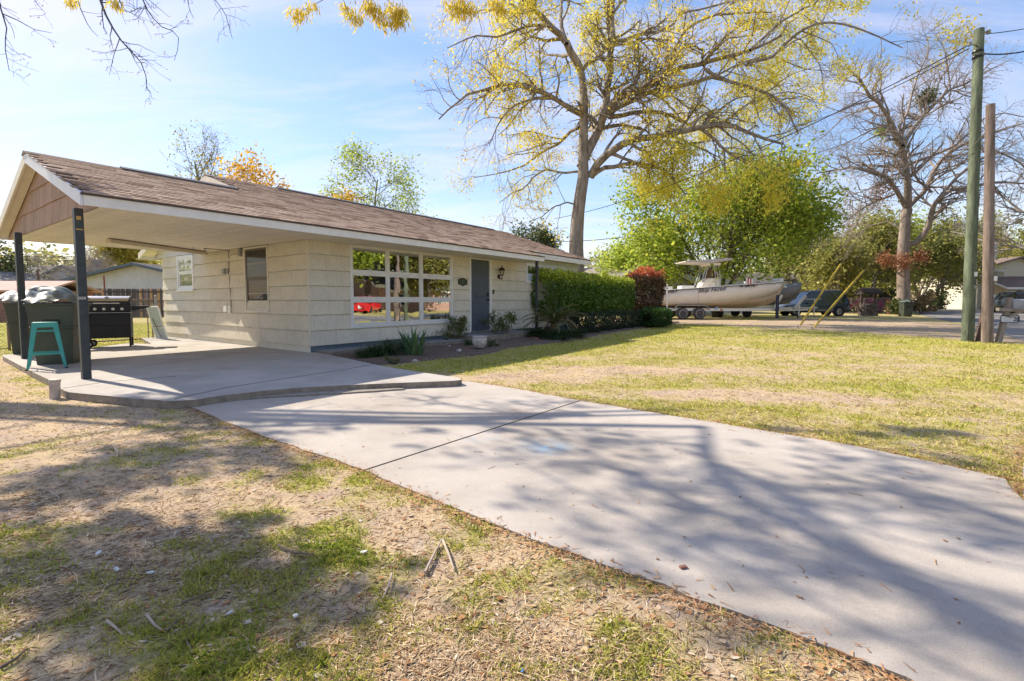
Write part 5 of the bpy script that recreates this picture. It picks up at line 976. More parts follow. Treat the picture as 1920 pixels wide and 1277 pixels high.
mk = MB(); mk.box(bpx(1354), bpx(1358), -1.045, -1.031, zr0 + .03, zr1 - .03); mk.build('marker_light', M('amber_red', (.5, .08, .03), .4), TRL); mk = MB(); mk.box(bpx(1344), bpx(1349), -1.06, -1.035, bz(580.5), bz(575.5)); mk.build('sticker', M('sticker_blue', (.35, .38, .55), .5), TRL)
jk = MB(); jk.tube([(bpx(1520.5), .0, bz(602)), (bpx(1522), .0, bz(561))], .035, 8); jk.build('jack_post', ALU, TRL); jk = MB(); wheel_mb(jk, (bpx(1520), 0, .09), .09, .06, 'y', 12); jk.build('jack_wheel', RUB, TRL); f = MB(); f.bar((bpx(1500), 0, zr0 + .03), (bpx(1538), 0, zr0 + .08), .08, .1); f.build('tongue', ALU, TRL)
f = MB(); f.bar((bpx(1472), 0, zr1), (bpx(1486), 0, bz(553)), .1, .16); f.build('winch_post', ALU, TRL); f = MB(); f.box(bpx(1462), bpx(1467), -.9, -.8, .05, bz(553)); f.build('stand', NAVY, TRL)
sr = MB(); sr.tube([(bpx(1308.5), -1.31, bz(541)), (bpx(1308.5), -1.33, bz(571)), (bpx(1309), -1.36, bz(589))], .008, 5); sr.build('strap', M('red_strap', (.5, .2, .2), .6), TRL)
# tyre lying beside the trailer
q = at(1345, 595, D_B + 3.2); o = thing('spare_tyre', (q[0], q[1], .1), 0, 'black plastic tub standing beyond the trailer wheels', 'tub'); mb = MB(); mb.lathe([(.32, -.18), (.42, .22), (.45, .24), (.38, .22), (.0, .2)], (0, 0, 0), 16); mb.build('tub', DARKM, o, smooth=True)
# ---- grey aluminium boat behind
D2 = 35.0; q0 = at(1330, 580, D2); q1 = at(1500, 580, D2); B2 = thing('jon_boat', (q0[0], D2, -.085), 0, 'grey covered boat on a trailer behind the bow of the cream boat', 'boat'); L2 = q1[0] - q0[0]
K2 = [(0, .9, 1.75, .85, 1.05, .8), (.4, .95, 1.8, .85, 1.05, .8), (.7, .9, 2.0, .7, 1.1, .85), (.85, .72, 2.2, .45, 1.25, 1.0), (.95, .4, 2.35, .2, 1.6, 1.3), (1.0, .08, 2.42, .05, 2.1, 1.9)]
GB = M('dull_aluminium', (.23, .21, .20), .5, .15, 4, metal=.2, dirt=.3); hull(B2, K2, L2, GB, GB)
cv = MB(); cv.loft([[(f * L2, -b, zg), (f * L2, -b * .5, zg + .32 * (1 - f) + .1), (f * L2, 0, zg + .42 * (1 - f) + .12), (f * L2, b * .5, zg + .32 * (1 - f) + .1), (f * L2, b, zg)] for f, b, zg, *_r in K2]); cv.build('cover', M('grey_canvas', (.26, .27, .29), .8, .2, 6, .02, 5), B2, smooth=True)
T2 = thing('boat_trailer', (q0[0], D2, -.085), 0, 'pale trailer with a winch post under the grey covered boat', 'trailer')
f = MB(); f.bar((0, -.6, .62), (L2 + 1.2, -.1, .66), .08, .12); f.bar((0, .6, .62), (L2 + 1.2, .1, .66), .08, .12); f.build('rail', ALU, T2); f = MB(); f.bar((L2 * .93, -.2, .66), (L2 * 1.04, -.2, 1.55), .12, .18); f.build('winch_post', ALU, T2); f = MB(); f.tube([(L2 + .9, -.2, .1), (L2 + .9, -.2, 1.3)], .04, 8); f.build('jack_post', ALU, T2); f = MB(); f.bar((L2 * 1.02, -.3, 1.28), (L2 + 1.3, -.3, 1.3), .05, .05); f.build('handrail', ALU, T2)
for sy in (-1, 1): w = MB(); wheel_mb(w, (L2 * .35, sy * .9, .32), .32, .2, 'y', 20); w.build('wheel', RUB, T2, smooth=True)
# ================================================================== CARS
def car(name, loc, rz, label, body_m, kind='suv', L=4.6, Wd=1.86, H=1.75, group=None, rear_red=True):
    o = thing(name, loc, rz, label, 'car' if kind != 'pickup' else 'pickup truck', group); w = Wd / 2
    # x forward; stations: x/L, z bottom, z belt, half width belt
    if kind == 'suv': st_ = [(0, .42, .95, .80), (.03, .30, 1.0, .90), (.12, .26, 1.02, .97), (.3, .25, 1.02, 1), (.6, .25, 1.0, 1), (.75, .26, .98, .98), (.90, .28, .90, .93), (.98, .34, .74, .84), (1.0, .42, .66, .76)]
    elif kind == 'sedan': st_ = [(0, .42, .86, .78), (.03, .30, .93, .88), (.14, .24, .95, .96), (.3, .22, .95, 1), (.6, .22, .93, 1), (.75, .24, .90, .98), (.90, .26, .80, .93), (.98, .32, .66, .82), (1.0, .40, .58, .74)]
    else: st_ = [(0, .5, 1.12, .90), (.02, .45, 1.16, .95), (.36, .42, 1.16, 1), (.45, .42, 1.12, 1), (.7, .42, 1.12, 1), (.8, .42, 1.1, .98), (.95, .45, 1.05, .93), (1.0, .55, .95, .86)]
    mb = MB(); rings = []
    for f, zb, zt_, hw_ in st_: x = (f - .5) * L; a = w * hw_; rings.append([(x, -a * .9, zb), (x, -a, zb + .12), (x, -a * 1.0, (zb + zt_) / 2 + .05), (x, -a * .93, zt_ - .04), (x, -a * .8, zt_), (x, a * .8, zt_), (x, a * .93, zt_ - .04), (x, a, (zb + zt_) / 2 + .05), (x, a, zb + .12), (x, a * .9, zb)])
    mb.loft(rings); mb.build('body', body_m, o, smooth=True)
    gh_ = {'suv': [(.04, .95, .90), (.10, .97, .9), (.14, .99, .92), (.58, .99, .92), (.76, .97, .9)], 'sedan': [(.12, .93, .88), (.30, .93, .9), (.3, .93, .9), (.55, .93, .9), (.74, .9, .88)], 'pickup': [(.36, 1.1, .92), (.37, 1.1, .92), (.4, 1.1, .92), (.62, 1.1, .92), (.74, 1.08, .9)]}[kind]
    tops = {'suv': [(.07, .82), (.14, 1.0), (.3, 1.0), (.55, .98), (.60, .95)], 'sedan': [(.2, .9), (.36, 1.0), (.4, 1.0), (.52, .99), (.56, .96)], 'pickup': [(.37, .9), (.40, 1.0), (.48, 1.0), (.58, 1.0), (.62, .96)]}[kind]
    xs_ = [(g_[0], t_[0]) for g_, t_ in zip(gh_, tops)]; mb = MB(); R_ = []
    for (g_, t_) in zip(gh_, tops):
        xb = (g_[0] - .5) * L; xt = (t_[0] - .5) * L; zt_ = H * t_[1]; wb = w * .90; wt_ = w * .70; R_.append([(xb, -wb, g_[1]), (xt, -wt_, zt_ - .03), (xt, wt_, zt_ - .03), (xb, wb, g_[1])])
    mb.loft(R_); gho = mb.build('windows', M('car_glass', (.015, .02, .022), .08, .05, spec=.8), o)
    rf = MB(); rf.loft([[(r[1][0], r[1][1] - .02, r[1][2]), (r[1][0], r[1][1] * .9, r[1][2] + .055), (r[2][0], r[2][1] * .9, r[2][2] + .055), (r[2][0], r[2][1] + .02, r[2][2])] for r in R_]); rf.build('roof', body_m, o, smooth=True)
    for sy in (-1, 1):
        for k in (0, 2, 4):
            pl_ = MB(); a, b = R_[k][0 if sy < 0 else 3], R_[k][1 if sy < 0 else 2]; pl_.bar((a[0], a[1] + sy * .012, a[2]), (b[0], b[1] + sy * .012, b[2]), .07, .04); pl_.build('pillar', body_m, o)
        for fx in (.19, .81):
            c = ((fx - .5) * L, sy * (w - .10), .35 if kind != 'pickup' else .4); wr_ = .35 if kind != 'pickup' else .4; ar = MB(); ar.lathe([(wr_ * 1.13, -.06 * 1), (wr_ * 1.16, sy * .105)] if sy > 0 else [(wr_ * 1.16, -.105), (wr_ * 1.13, .06)], c, 20, 'y'); ar.build('wheel_arch', DARKM, o)
            wm = MB(); wheel_mb(wm, (c[0], c[1] + sy * .01, c[2]), wr_, .23, 'y', 22); wo_ = wm.build('wheel', RUB, o, smooth=True); rm = MB(); s_ = sy; rm.lathe([(.0, s_ * .10), (.05, s_ * .11), (.08, s_ * .09), (wr_ * .6, s_ * .105), (wr_ * .66, s_ * .125)], c, 14, 'y'); rm.build('rim', ALU, wo_, smooth=True)
        tl = MB(); x0 = -.5 * L; tl.box(x0 + .0, x0 + .10, sy * w * .84 - .12, sy * w * .84 + .04, st_[1][2] - .28, st_[1][2] - .08); tl.build('tail_light', M('tail_red', (.42, .02, .02), .3), o, bevel=.02)
        hl = MB(); hl.box(.5 * L - .16, .5 * L - .03, sy * w * .66 - .14, sy * w * .66 + .14, st_[-2][2] - .16, st_[-2][2] - .04); hl.build('headlight', M('lamp_clear', (.6, .6, .6), .1), o, bevel=.02)
        mi = MB(); mi.box(.12 * L, .12 * L + .12, sy * (w + .0) - .04 + sy * .08, sy * (w + .0) + .04 + sy * .08, .98 if kind != 'pickup' else 1.15, 1.1 if kind != 'pickup' else 1.3); mi.build('mirror', body_m, o, bevel=.03)
    bm2 = MB(); bm2.box(-.5 * L - .04, -.5 * L + .12, -w * .85, w * .85, .34, .52); bm2.build('bumper', M('bumper_dark', (.03, .03, .03), .6) if kind != 'sedan' else body_m, o, bevel=.03)
    pt = MB(); pt.box(-.5 * L - .05, -.5 * L - .035, -.16, .16, .60, .72); pt.build('number_plate', WHITE, o)
    return o
P_NAVY = M('navy_paint', (.012, .022, .045), .25, .05, 2, coat=.8, spec=.6); P_SILV = M('silver_paint', (.33, .38, .42), .3, .05, 2, coat=.6, metal=.4); P_BLUE = M('blue_paint', (.03, .10, .28), .3, .05, 2, coat=.6); P_BLK = M('black_paint', (.012, .015, .02), .3, .05, 2, coat=.6); P_RED = M('red_paint', (.60, .012, .02), .25, .03, 2, coat=.8); P_WHT = M('white_car_paint', (.6, .62, .64), .3, .03, 2, coat=.6)
q = gp(1523, 592); car('parked_car', (q[0] + .1, 37.8, -.09), PI - .12, 'dark navy suv parked behind the boat trailer', P_NAVY, 'suv', 5.0, 1.95, 1.98)
q = gp(1787, 574.5, -.09); car('parked_car', (q[0], q[1] * .86 + 6, -.09), PI / 2 + .06, 'silver blue suv parked facing away in the driveway of the two storey house', P_SILV, 'suv', 4.7, 1.9, 1.8)
q = at(1868, 580, 50); car('parked_car', (q[0] + .3, q[1], -.09), PI / 2 - .5, 'blue car parked across the street between the wooden pole and the mailbox', P_BLUE, 'suv', 4.7, 1.85, 1.75)
q = at(1897, 580, 47); car('parked_truck', (q[0], q[1], -.09), PI / 2 - .35, 'black suv with red tail lights parked behind the mailbox posts', P_BLK, 'suv', 5.0, 2.0, 2.05)
# seen only as reflections in the picture window, standing across the street to the right
def hwc(s, t): return hw(s, t, -.09)
q = hwc(26.2, -32.5); car('parked_car', q, math.radians(20), 'red saloon parked on the grass across the street, mirrored in the picture window', P_RED, 'sedan', 4.9, 1.85, 1.5)
# ================================================================== NEIGHBOURING HOUSES
SHG = M('grey_shingles', (.20, .185, .175), .95, .2, 3, .01, 12, stretch=(1, 1, 4)); SHB = M('brown_shingles', (.20, .15, .13), .95, .25, 3, .01, 12); LAP = M('white_lap_siding', (.62, .66, .72), .6, .04, 3); LAPS = M('weathered_white', (.55, .56, .55), .7, .08, 3, dirt=.2); TEALT = M('slate_blue_trim', (.09, .13, .16), .6); PINKB = M('pinkish_brick', (.42, .27, .22), .9, .2, 5, .003, 40); TAN = M('tan_wall', (.48, .40, .30), .8, .1, 4)
def gable_house(name, c, rz, L, Wd, hw_, pitch, wall_m, roof_m, trim_m, label, cat='house', oh=.4, lap=True, wins=(), doors=(), chim=None):
    """ridge along local x; c is the middle of the base; walls L x Wd"""
    o = thing(name, c, rz, label, cat); a, b = L / 2, Wd / 2; hr = hw_ + b * pitch; w = MB(); w.prism([(-b, 0), (b, 0), (b, hw_), (0, hr), (-b, hw_)], -a, a, 'yz'); wo_ = w.build('wall', wall_m, o)
    for sy in (-1, 1):
        r = MB(); y1 = sy * (b + oh); z1 = hw_ - oh * pitch; P = [(-a - oh, 0, hr), (a + oh, 0, hr), (a + oh, y1, z1), (-a - oh, y1, z1)]; r.add([(x, y, z + .14) for x, y, z in P] + [(x, y, z + .02) for x, y, z in P], [(0, 1, 2, 3), (7, 6, 5, 4), (0, 4, 5, 1), (1, 5, 6, 2), (2, 6, 7, 3), (3, 7, 4, 0)]); ro = r.build('roof', roof_m, o)
        n = int((b + oh) / .33); cs = MB()
        for k in range(n):
            y = sy * (b + oh) * (k + 1) / n; z = hr - (b + oh) * pitch * (k + 1) / n + .145; cs.box(-a - oh, a + oh, min(y, y - sy * .05), max(y, y - sy * .05), z, z + .018)
        cs.build('shingle_course', roof_m, ro, kind='stuff')
        f = MB(); f.box(-a - oh, a + oh, min(y1, y1 + sy * .03), max(y1, y1 + sy * .03), z1 - .12, z1 + .15); f.build('fascia', trim_m, o)
        for sx in (-1, 1): rk_ = MB(); x = sx * (a + oh); rb(rk_, x if sx > 0 else x - .03, .03, 0, hr + .13, y1, z1 + .13, .22); rk_.build('rake_board', trim_m, o)
    if lap:
        z = .2
        while z < hr - .15:
            yb = b if z < hw_ else b * (hr - z) / (hr - hw_); lp_ = MB(); lp_.box(-a - .018, a + .018, -yb, yb, z, z + .012); 
            if z < hw_: lp_.box(-a, a, -b - .018, b + .018, z, z + .012)
            lp_.build('lap_board', wall_m, wo_); z += .22
    for (face, u_, z0, ww, hh) in wins:
        y = {'s': -b, 'n': b}.get(face); f = MB(); g_ = MB()
        if face in 'sn': s_ = -1 if face == 's' else 1; f.box(u_ - ww / 2 - .08, u_ + ww / 2 + .08, min(y, y + s_ * .05), max(y, y + s_ * .05), z0 - .08, z0 + hh + .08); g_.box(u_ - ww / 2, u_ + ww / 2, min(y + s_ * .05, y + s_ * .06), max(y + s_ * .05, y + s_ * .06), z0, z0 + hh); br = ((u_ - .015, u_ + .015, min(y + s_ * .06, y + s_ * .075), max(y + s_ * .06, y + s_ * .075), z0, z0 + hh), (u_ - ww / 2, u_ + ww / 2, min(y + s_ * .06, y + s_ * .072), max(y + s_ * .06, y + s_ * .072), z0 + hh / 2 - .02, z0 + hh / 2 + .02))
        else: s_ = -1 if face == 'w' else 1; x = s_ * a; f.box(min(x, x + s_ * .05), max(x, x + s_ * .05), u_ - ww / 2 - .08, u_ + ww / 2 + .08, z0 - .08, z0 + hh + .08); g_.box(min(x + s_ * .05, x + s_ * .06), max(x + s_ * .05, x + s_ * .06), u_ - ww / 2, u_ + ww / 2, z0, z0 + hh); br = ((min(x + s_ * .06, x + s_ * .075), max(x + s_ * .06, x + s_ * .075), u_ - .015, u_ + .015, z0, z0 + hh), (min(x + s_ * .06, x + s_ * .072), max(x + s_ * .06, x + s_ * .072), u_ - ww / 2, u_ + ww / 2, z0 + hh / 2 - .02, z0 + hh / 2 + .02))
        fo = f.build('window', WHITE, o); g_.build('pane', M('far_pane', (.03, .04, .05), .1, spec=.8), fo)
        for q_ in br: m_ = MB(); m_.box(*q_); m_.build('glazing_bar', WHITE, fo)
    for (face, u_, ww, hh, m2) in doors: f = MB(); y = -b if face == 's' else b; s_ = -1 if face == 's' else 1; f.box(u_ - ww / 2, u_ + ww / 2, min(y, y + s_ * .04), max(y, y + s_ * .04), .05, hh); f.build('door', m2, o)
    if chim: ch = MB(); ch.box(chim[0] - .35, chim[0] + .35, chim[1] - .35, chim[1] + .35, hw_, hr + chim[2]); ch.build('chimney', PINKB, o); 
    return o
def W3(px, d): q = at(px, 563, d); return (q[0], q[1], -.1)
# left: big old roof, white gabled house with flue, carport-like house, red-brown shed
o = gable_house('neighbour_house', W3(55, 66), math.radians(-6), 26, 9, 3.0, .62, LAP, SHG, TEALT, 'wide white house with a big dark grey roof far behind the red shed', oh=.5, wins=(('s', 4, 1.1, 1.2, 1.2), ('s', -5, 1.1, 1.2, 1.2)))
o = gable_house('neighbour_house', W3(33, 46), math.radians(90), 8, 5.8, 2.7, .36, LAP, SHG, TEALT, 'white gabled house wing directly above the red shed roof', oh=.4)
o = gable_house('neighbour_house', W3(196, 52), math.radians(90 - 4), 8, 5.2, 3.5, .42, LAP, SHG, TEALT, 'white gabled house with slate trim and a round roof vent behind the fence', oh=.5)
fl = MB(); fl.lathe([(.35, 4.2), (.35, 5.2), (.5, 5.3), (.45, 5.6), (0, 5.65)], (1.0, 1.7, 0), 12); fl.build('roof_vent', M('vent_blue', (.14, .17, .2), .6), o)
o = gable_house('garage', W3(332, 45), math.radians(90), 9, 12.4, 2.75, .235, LAPS, SHG, TEALT, 'low white outbuilding with a grey roof nearest the house corner behind the fence', 'garage', oh=.7)
SHD = M('brown_red_shed', (.26, .13, .10), .9, .2, 6, .006, 20, dirt=.35); PIN = M('faded_pink_roof', (.50, .33, .27), .9, .15, 3)
sh0 = W3(38, 28.5); so = thing('shed', sh0, math.radians(-2), 'long red brown garden shed with a faded pink roof left of the fence', 'shed'); mb = MB(); mb.box(-6, 3.1, -1.5, 1.5, 0, 1.75); mb.build('wall', SHD, so)
for k in range(22): b_ = MB(); x = -5.95 + k * .42; b_.box(x, x + .03, -1.53, -1.5, 0, 1.72); b_.build('batten', SHD, so)
mb = MB(); mb.prism([(-1.85, 1.68), (0, 2.25), (1.85, 1.68), (1.85, 1.78), (0, 2.36), (-1.85, 1.78)], -6.3, 3.4, 'yz'); mb.build('roof', PIN, so)
for (px, d, h0, h1, r, lab, m_) in ((74, 34, 0, 3.4, .07, 'thin brown pole rising above the red shed roof', M('brown_pole', (.14, .09, .07), .9)), (231, 60, 0, 8.2, .16, 'distant dark utility pole in front of the yellow tree', M('dark_pole', (.09, .07, .06), .9)), (197, 37, 0, 3.1, .06, 'red brown downpipe post at the end of the low outbuilding', M('red_pipe', (.25, .08, .06), .8))):
    q = W3(px, d); o = thing('pole', q, 0, lab, 'pole'); mb = MB(); mb.tube([(0, 0, h0), (0, 0, h1)], [r, r * .85], 8); mb.build('shaft', m_, o)
# behind the hedge: long grey roofed house, blue white house, grey house further
o = gable_house('neighbour_house', W3(1120, 47), math.radians(-62), 15, 9, 2.7, .36, LAPS, M('warm_grey_shingles', (.26, .23, .205), .95, .1, 4, .008, 20), CREAM, 'low house with a long warm grey roof behind the green hedge', oh=.4)
o = gable_house('neighbour_house', W3(1275, 50), math.radians(88), 9, 9, 3.3, .32, LAP, SHG, TEALT, 'pale blue house behind the stern of the cream boat', oh=.45, wins=(('w', 1.8, 1.2, 1.2, 1.3),))
o = gable_house('neighbour_house', W3(1440, 58), math.radians(12), 9, 7, 3.0, .40, LAP, SHG, WHITE, 'grey blue roofed house behind the bow rail of the cream boat', oh=.4)
# across the street on the right
YB = M('yellow_brick', (.55, .44, .28), .9, .1, 5, .003, 40)
o = gable_house('two_storey_house', W3(1842, 66), math.radians(88), 9, 9.5, 5.2, .30, M('cream_board', (.62, .58, .47), .8, .06, 4), SHB, M('brown_trim', (.2, .15, .12), .7), 'cream two storey house across the street with shallow gable', oh=.5, wins=(('w', 2.4, 3.6, 1.6, 1.3), ('w', -2.2, 3.6, 1.6, 1.3), ('w', 2.2, .8, 1.2, 1.7), ('w', -.6, .8, 1.2, 1.7), ('w', -3, .8, 1.2, 1.7)))
fl = MB(); fl.box(-2, -1.2, 2.2, 2.9, 5.4, 7.4); fl.box(-1.85, -1.35, 2.35, 2.75, 7.4, 7.9); fl.build('chimney', PINKB, o); fl = MB(); fl.tube([(0, -1.2, 5.5), (0, -1.2, 9.2)], .3, 10); fl.build('flue', METAL, o)
o = gable_house('neighbour_house', W3(1935, 63), math.radians(-2), 15, 9, 2.9, .42, YB, SHB, WHITE, 'low yellow brick house with dark shutters across the street', oh=.6, wins=(('s', -5.2, .7, 1.0, 1.6), ('s', -3.4, .7, 1.5, 1.6), ('s', -1.2, .7, 1.0, 1.6), ('s', 3, .7, 1.4, 1.6)))
for x in (-6.1, -4.4, -.45, -2.0): sh = MB(); sh.box(x - .2, x + .2, -4.56, -4.5, .65, 2.4); sh.build('shutter', M('dark_green_shutter', (.02, .06, .045), .6), o)
o = gable_house('neighbour_house', W3(1752, 78), math.radians(0), 9, 7, 3.4, .5, TAN, SHB, TAN, 'brownish house half hidden by trees left of the two storey house', oh=.4)
# reflected neighbours across the street, behind the photographer's right shoulder
o = gable_house('neighbour_house', hwc(38, -40), HROT, 16, 9, 2.8, .35, PINKB, SHG, WHITE, 'brick house across the street that the picture window mirrors, right panes', oh=.5, wins=(('n', -4, 1, 1.6, 1.2), ('n', 3, 1, 1.6, 1.2)))
o = gable_house('neighbour_house', hwc(20, -46), HROT, 14, 9, 2.8, .35, LAPS, SHB, WHITE, 'white house across the street that the picture window mirrors, left panes', oh=.5, wins=(('n', -4, 1, 1.6, 1.2), ('n', 3, 1, 1.6, 1.2)))
# ================================================================== POLES, WIRES, MAILBOX
PG = M('green_treated_pole', (.13, .155, .105), .9, .5, 7, .02, 18, stretch=(1, 1, .22), dirt=.35); PB = M('brown_weathered_pole', (.20, .155, .13), .92, .55, 7, .03, 18, stretch=(1, 1, .12), dirt=.35)
def pole(name, pxb, pyb, pxt, pyt, r0, r1, m_, label, cat='utility pole'):
    b = gp(pxb, pyb, -.09); d = b[1]; t_ = at(pxt, pyt, d); o = thing(name, tuple(b), 0, label, cat, 'wooden poles at the street corner'); mb = MB(); n = 10; P = [np.array([0, 0, -.3])] + [np.array([(t_[0] - b[0]) * k / n, 0, (t_[2] - b[2]) * k / n]) for k in range(n + 1)]; rr_ = [r0] + [r0 + (r1 - r0) * k / n for k in range(n + 1)]; mb.tube(P, rr_, 18); mb.build('shaft', m_, o, smooth=True); return o, t_
o1, T1 = pole('utility_pole', 1814, 640, 1836, 55, .148, .115, PG, 'tall green treated utility pole at the edge of the lawn'); o2, T2_ = pole('utility_pole', 1851, 643, 1857, 196, .132, .10, PB, 'shorter brown weathered pole right beside the green one')
b1 = np.array(o1.location)
ring_ = MB(); 
for z in (-.62, -.78): rel = T1 - b1 + np.array([0, 0, z]); ring_.lathe([(.125, rel[2] - .03), (.132, rel[2]), (.125, rel[2] + .03)], (rel[0], 0, 0), 16)
ring_.build('wire_wrap', DARKM, o1); ins = MB()
for (dx, z) in ((-.30, -.45), (.22, -.12)): rel = T1 - b1; ins.tube([(rel[0], 0, rel[2] + z), (rel[0] + dx, -.05, rel[2] + z + .02)], .02, 6); ins.lathe([(.03, -.06), (.06, -.03), (.04, 0), (.06, .03), (.02, .07)], (rel[0] + dx, -.05, rel[2] + z + .02), 10)
ins.build('insulator', METAL, o1)
for oo_, zz, m_, w_ in ((o1, 1.9, ALU, .05), (o1, 1.55, GALV, .035), (o2, 1.75, ALU, .05), (o2, 1.3, GALV, .03)):
    k_ = MB(); k_.box(-w_, w_, -.158, -.146, zz, zz + w_ * 2.6); p_ = k_.build('tag_plate', m_, oo_)
    p_.location.x = (.0042 * 0); p_.location.y = .012 if oo_ is o1 else .026
gw_ = MB(); gw_.tube([(-.10, -.115, 0), (-.07, -.115, 2.6), (.06, -.10, 5)], .008, 5); gw_.build('ground_wire', DARKM, o1)
def wire(name, p0, p1, sag, r, label, m_=None):
    p0, p1 = np.array(p0), np.array(p1); mb = MB(); n = 18; mb.tube([p0 + (p1 - p0) * k / n - np.array([0, 0, sag * 4 * (k / n) * (1 - k / n)]) for k in range(n + 1)], r, 5); o = mb.build(name, m_ or DARKM, None, fix=False); tag(o, label, 'cable', 'overhead cables'); return o
W1 = T1 + np.array([-.3, -.05, -.45]); 
wire('overhead_wire', W1, at(1040, 410, 30), .7, .016, 'upper service cable sloping from the green pole down to the house roof')
wire('overhead_wire', W1 + np.array([0, 0, -.1]), at(1480, 240, 26), .25, .014, 'thin cable just under the service cable running into the oak')
wire('overhead_wire', T1 + np.array([.2, -.05, -.15]), at(2050, 20, 15), .1, .012, 'thin upper wire leaving the green pole towards the right')
wire('overhead_wire', T1 + np.array([.12, -.05, -.7]), at(2060, 30, 15), .35, .02, 'thicker dark cable hanging from the green pole towards the right')
wire('overhead_wire', at(-60, 482, 40), at(160, 487, 46), .2, .03, 'thin distant wire beneath the carport roof, lower one')
wire('overhead_wire', at(-60, 474, 40), at(160, 480, 46), .2, .03, 'thin distant wire beneath the carport roof, upper one')
wire('overhead_wire', at(1000, 452, 44), at(1170, 444, 48), .2, .03, 'distant wire passing behind the oak trunk above the house end')
GYM = M('yellow_guard', (.50, .38, .06), .55, .12, 6); GYS = M('guy_steel', (.25, .25, .25), .5, metal=.6)
for (x0, y0, x1, y1, tx, ty, lab) in ((1496, 616, 1573, 498, 1836, 118, 'left slanting guy wire with a yellow plastic guard'), (1522, 618, 1616, 520, 1857, 245, 'right slanting guy wire with a yellow plastic guard')):
    a = gp(x0, y0, -.09); top = (T1 + np.array([0, .1, -.9])) if tx == 1836 else (T2_ + np.array([0, .1, -.7])); a[1] = a[1]; k = (y0 - y1) / (y0 - ty); d = top - a
    # where along the wire the guard ends, as seen from the photograph's side
    o = thing('guy_wire', tuple(a), 0, lab, 'guy wire', 'guy wires bracing the street poles'); e = None
    best = min([i / 400 for i in range(1, 400)], key=lambda f: abs(((a + d * f)[0] / (a + d * f)[1]) - (x1 - 960) / 900 * 1.0))
    mb = MB(); mb.tube([(0, 0, -.1), tuple(d)], .008, 5); mb.build('wire', GYS, o); mb = MB(); mb.tube([tuple(d * .02), tuple(d * max(.12, min(best, .45)))], .032, 8); mb.build('guard', GYM, o, smooth=True); mb = MB(); mb.tube([(0, 0, -.05), (0, 0, .12)], .03, 6); mb.build('anchor', METAL, o)
GW = M('grey_old_timber', (.26, .215, .18), .95, .3, 6, .006, 24, stretch=(1, 1, .12)); DW = M('dark_old_timber', (.13, .085, .075), .95, .3, 6, .006, 24, stretch=(1, 1, .12))
dM = gp(1862, 642, -.09)[1]
MBX = thing('mailbox', (gp(1880, 643, -.09)[0], dM, -.09), 0, 'dented grey mailbox on leaning grey timber posts at the lawn corner', 'mailbox'); ox = MBX.location.x
def mx_(px): return at(px, 560, dM)[0] - ox
def mz_(py): return EYE + (563 - py) / 900 * dM + .09
for (xa, ya, xb, yb, w, m_, dy) in ((1874, 645, 1894, 558, .13, GW, 0), (1859, 645, 1874, 556, .12, DW, .35)): q = MB(); q.bar((mx_(xa), dy, -.2), (mx_(xb), dy, mz_(yb)), w, .10, up=(0, 1, 0)); q.build('post', m_, MBX, bevel=.006)
q = MB(); q.bar((mx_(1866), -.08, mz_(580)), (mx_(1960), -.08, mz_(584)), .09, .10, up=(0, 1, 0)); q.build('arm', GW, MBX, bevel=.006); q = MB(); q.box(mx_(1892), mx_(1965), -.18, .18, mz_(581.5), mz_(579)); q.build('shelf', GW, MBX); q = MB(); q.bar((mx_(1889), -.06, mz_(594)), (mx_(1910), -.08, mz_(583)), .08, .07, up=(0, 1, 0)); q.build('brace', GW, MBX)
prof = [(-.09, 0), (.09, 0), (.09, .13)] + [(.09 * math.cos(a), .13 + .09 * math.sin(a)) for a in np.linspace(.3, PI - .3, 7)] + [(-.09, .13)]
bx2 = MB(); x0, x1 = mx_(1896), mx_(1940); bx2.prism([(y, mz_(579) + z * 1.25) for y, z in prof], x0, x1, 'yz'); bo = bx2.build('box', M('dull_galvanised', (.34, .33, .32), .5, .15, 8, metal=.3, dirt=.4), MBX, smooth=True); bx2 = MB(); bx2.prism([(y * 1.06, mz_(579) + z * 1.29) for y, z in prof], x0 - .02, x0 + .03, 'yz'); bx2.build('door', M('dull_galvanised', (.34, .33, .32), .5), bo, smooth=True)
pq = MB(); pp = [(-.27, .04), (-.24, .10), (-.15, .10), (-.1, .075), (.1, .075), (.15, .10), (.24, .10), (.27, .04), (.27, -.05), (.22, -.10), (-.22, -.10), (-.27, -.05)]; cxp, czp = mx_(1890.5), mz_(598); ring1 = [(cxp + a, czp + b) for a, b in pp]; pq.prism(ring1, -.075, -.06, 'xz'); po = pq.build('number_plate', M('plate_pale', (.55, .55, .55), .6), MBX)
rm = MB(); n = len(pp)
for i in range(n): a, b = pp[i], pp[(i + 1) % n]; rm.tube([(cxp + a[0], -.078, czp + b_ if False else czp + a[1]), (cxp + b[0], -.078, czp + b[1])], .012, 5)
rm.build('plate_rim', NAVY, po); text('28', .17, NAVY, po, (cxp + .10, -.078, czp - .06), (PI / 2, 0, 0), 'numerals', align='LEFT', bold=.004)
# tall brown pole across the street
pole('utility_pole', 1889, 575, 1891, 502, .26, .22, M('far_pole', (.33, .19, .14), .9), 'thin reddish pole in front of the yellow brick house')
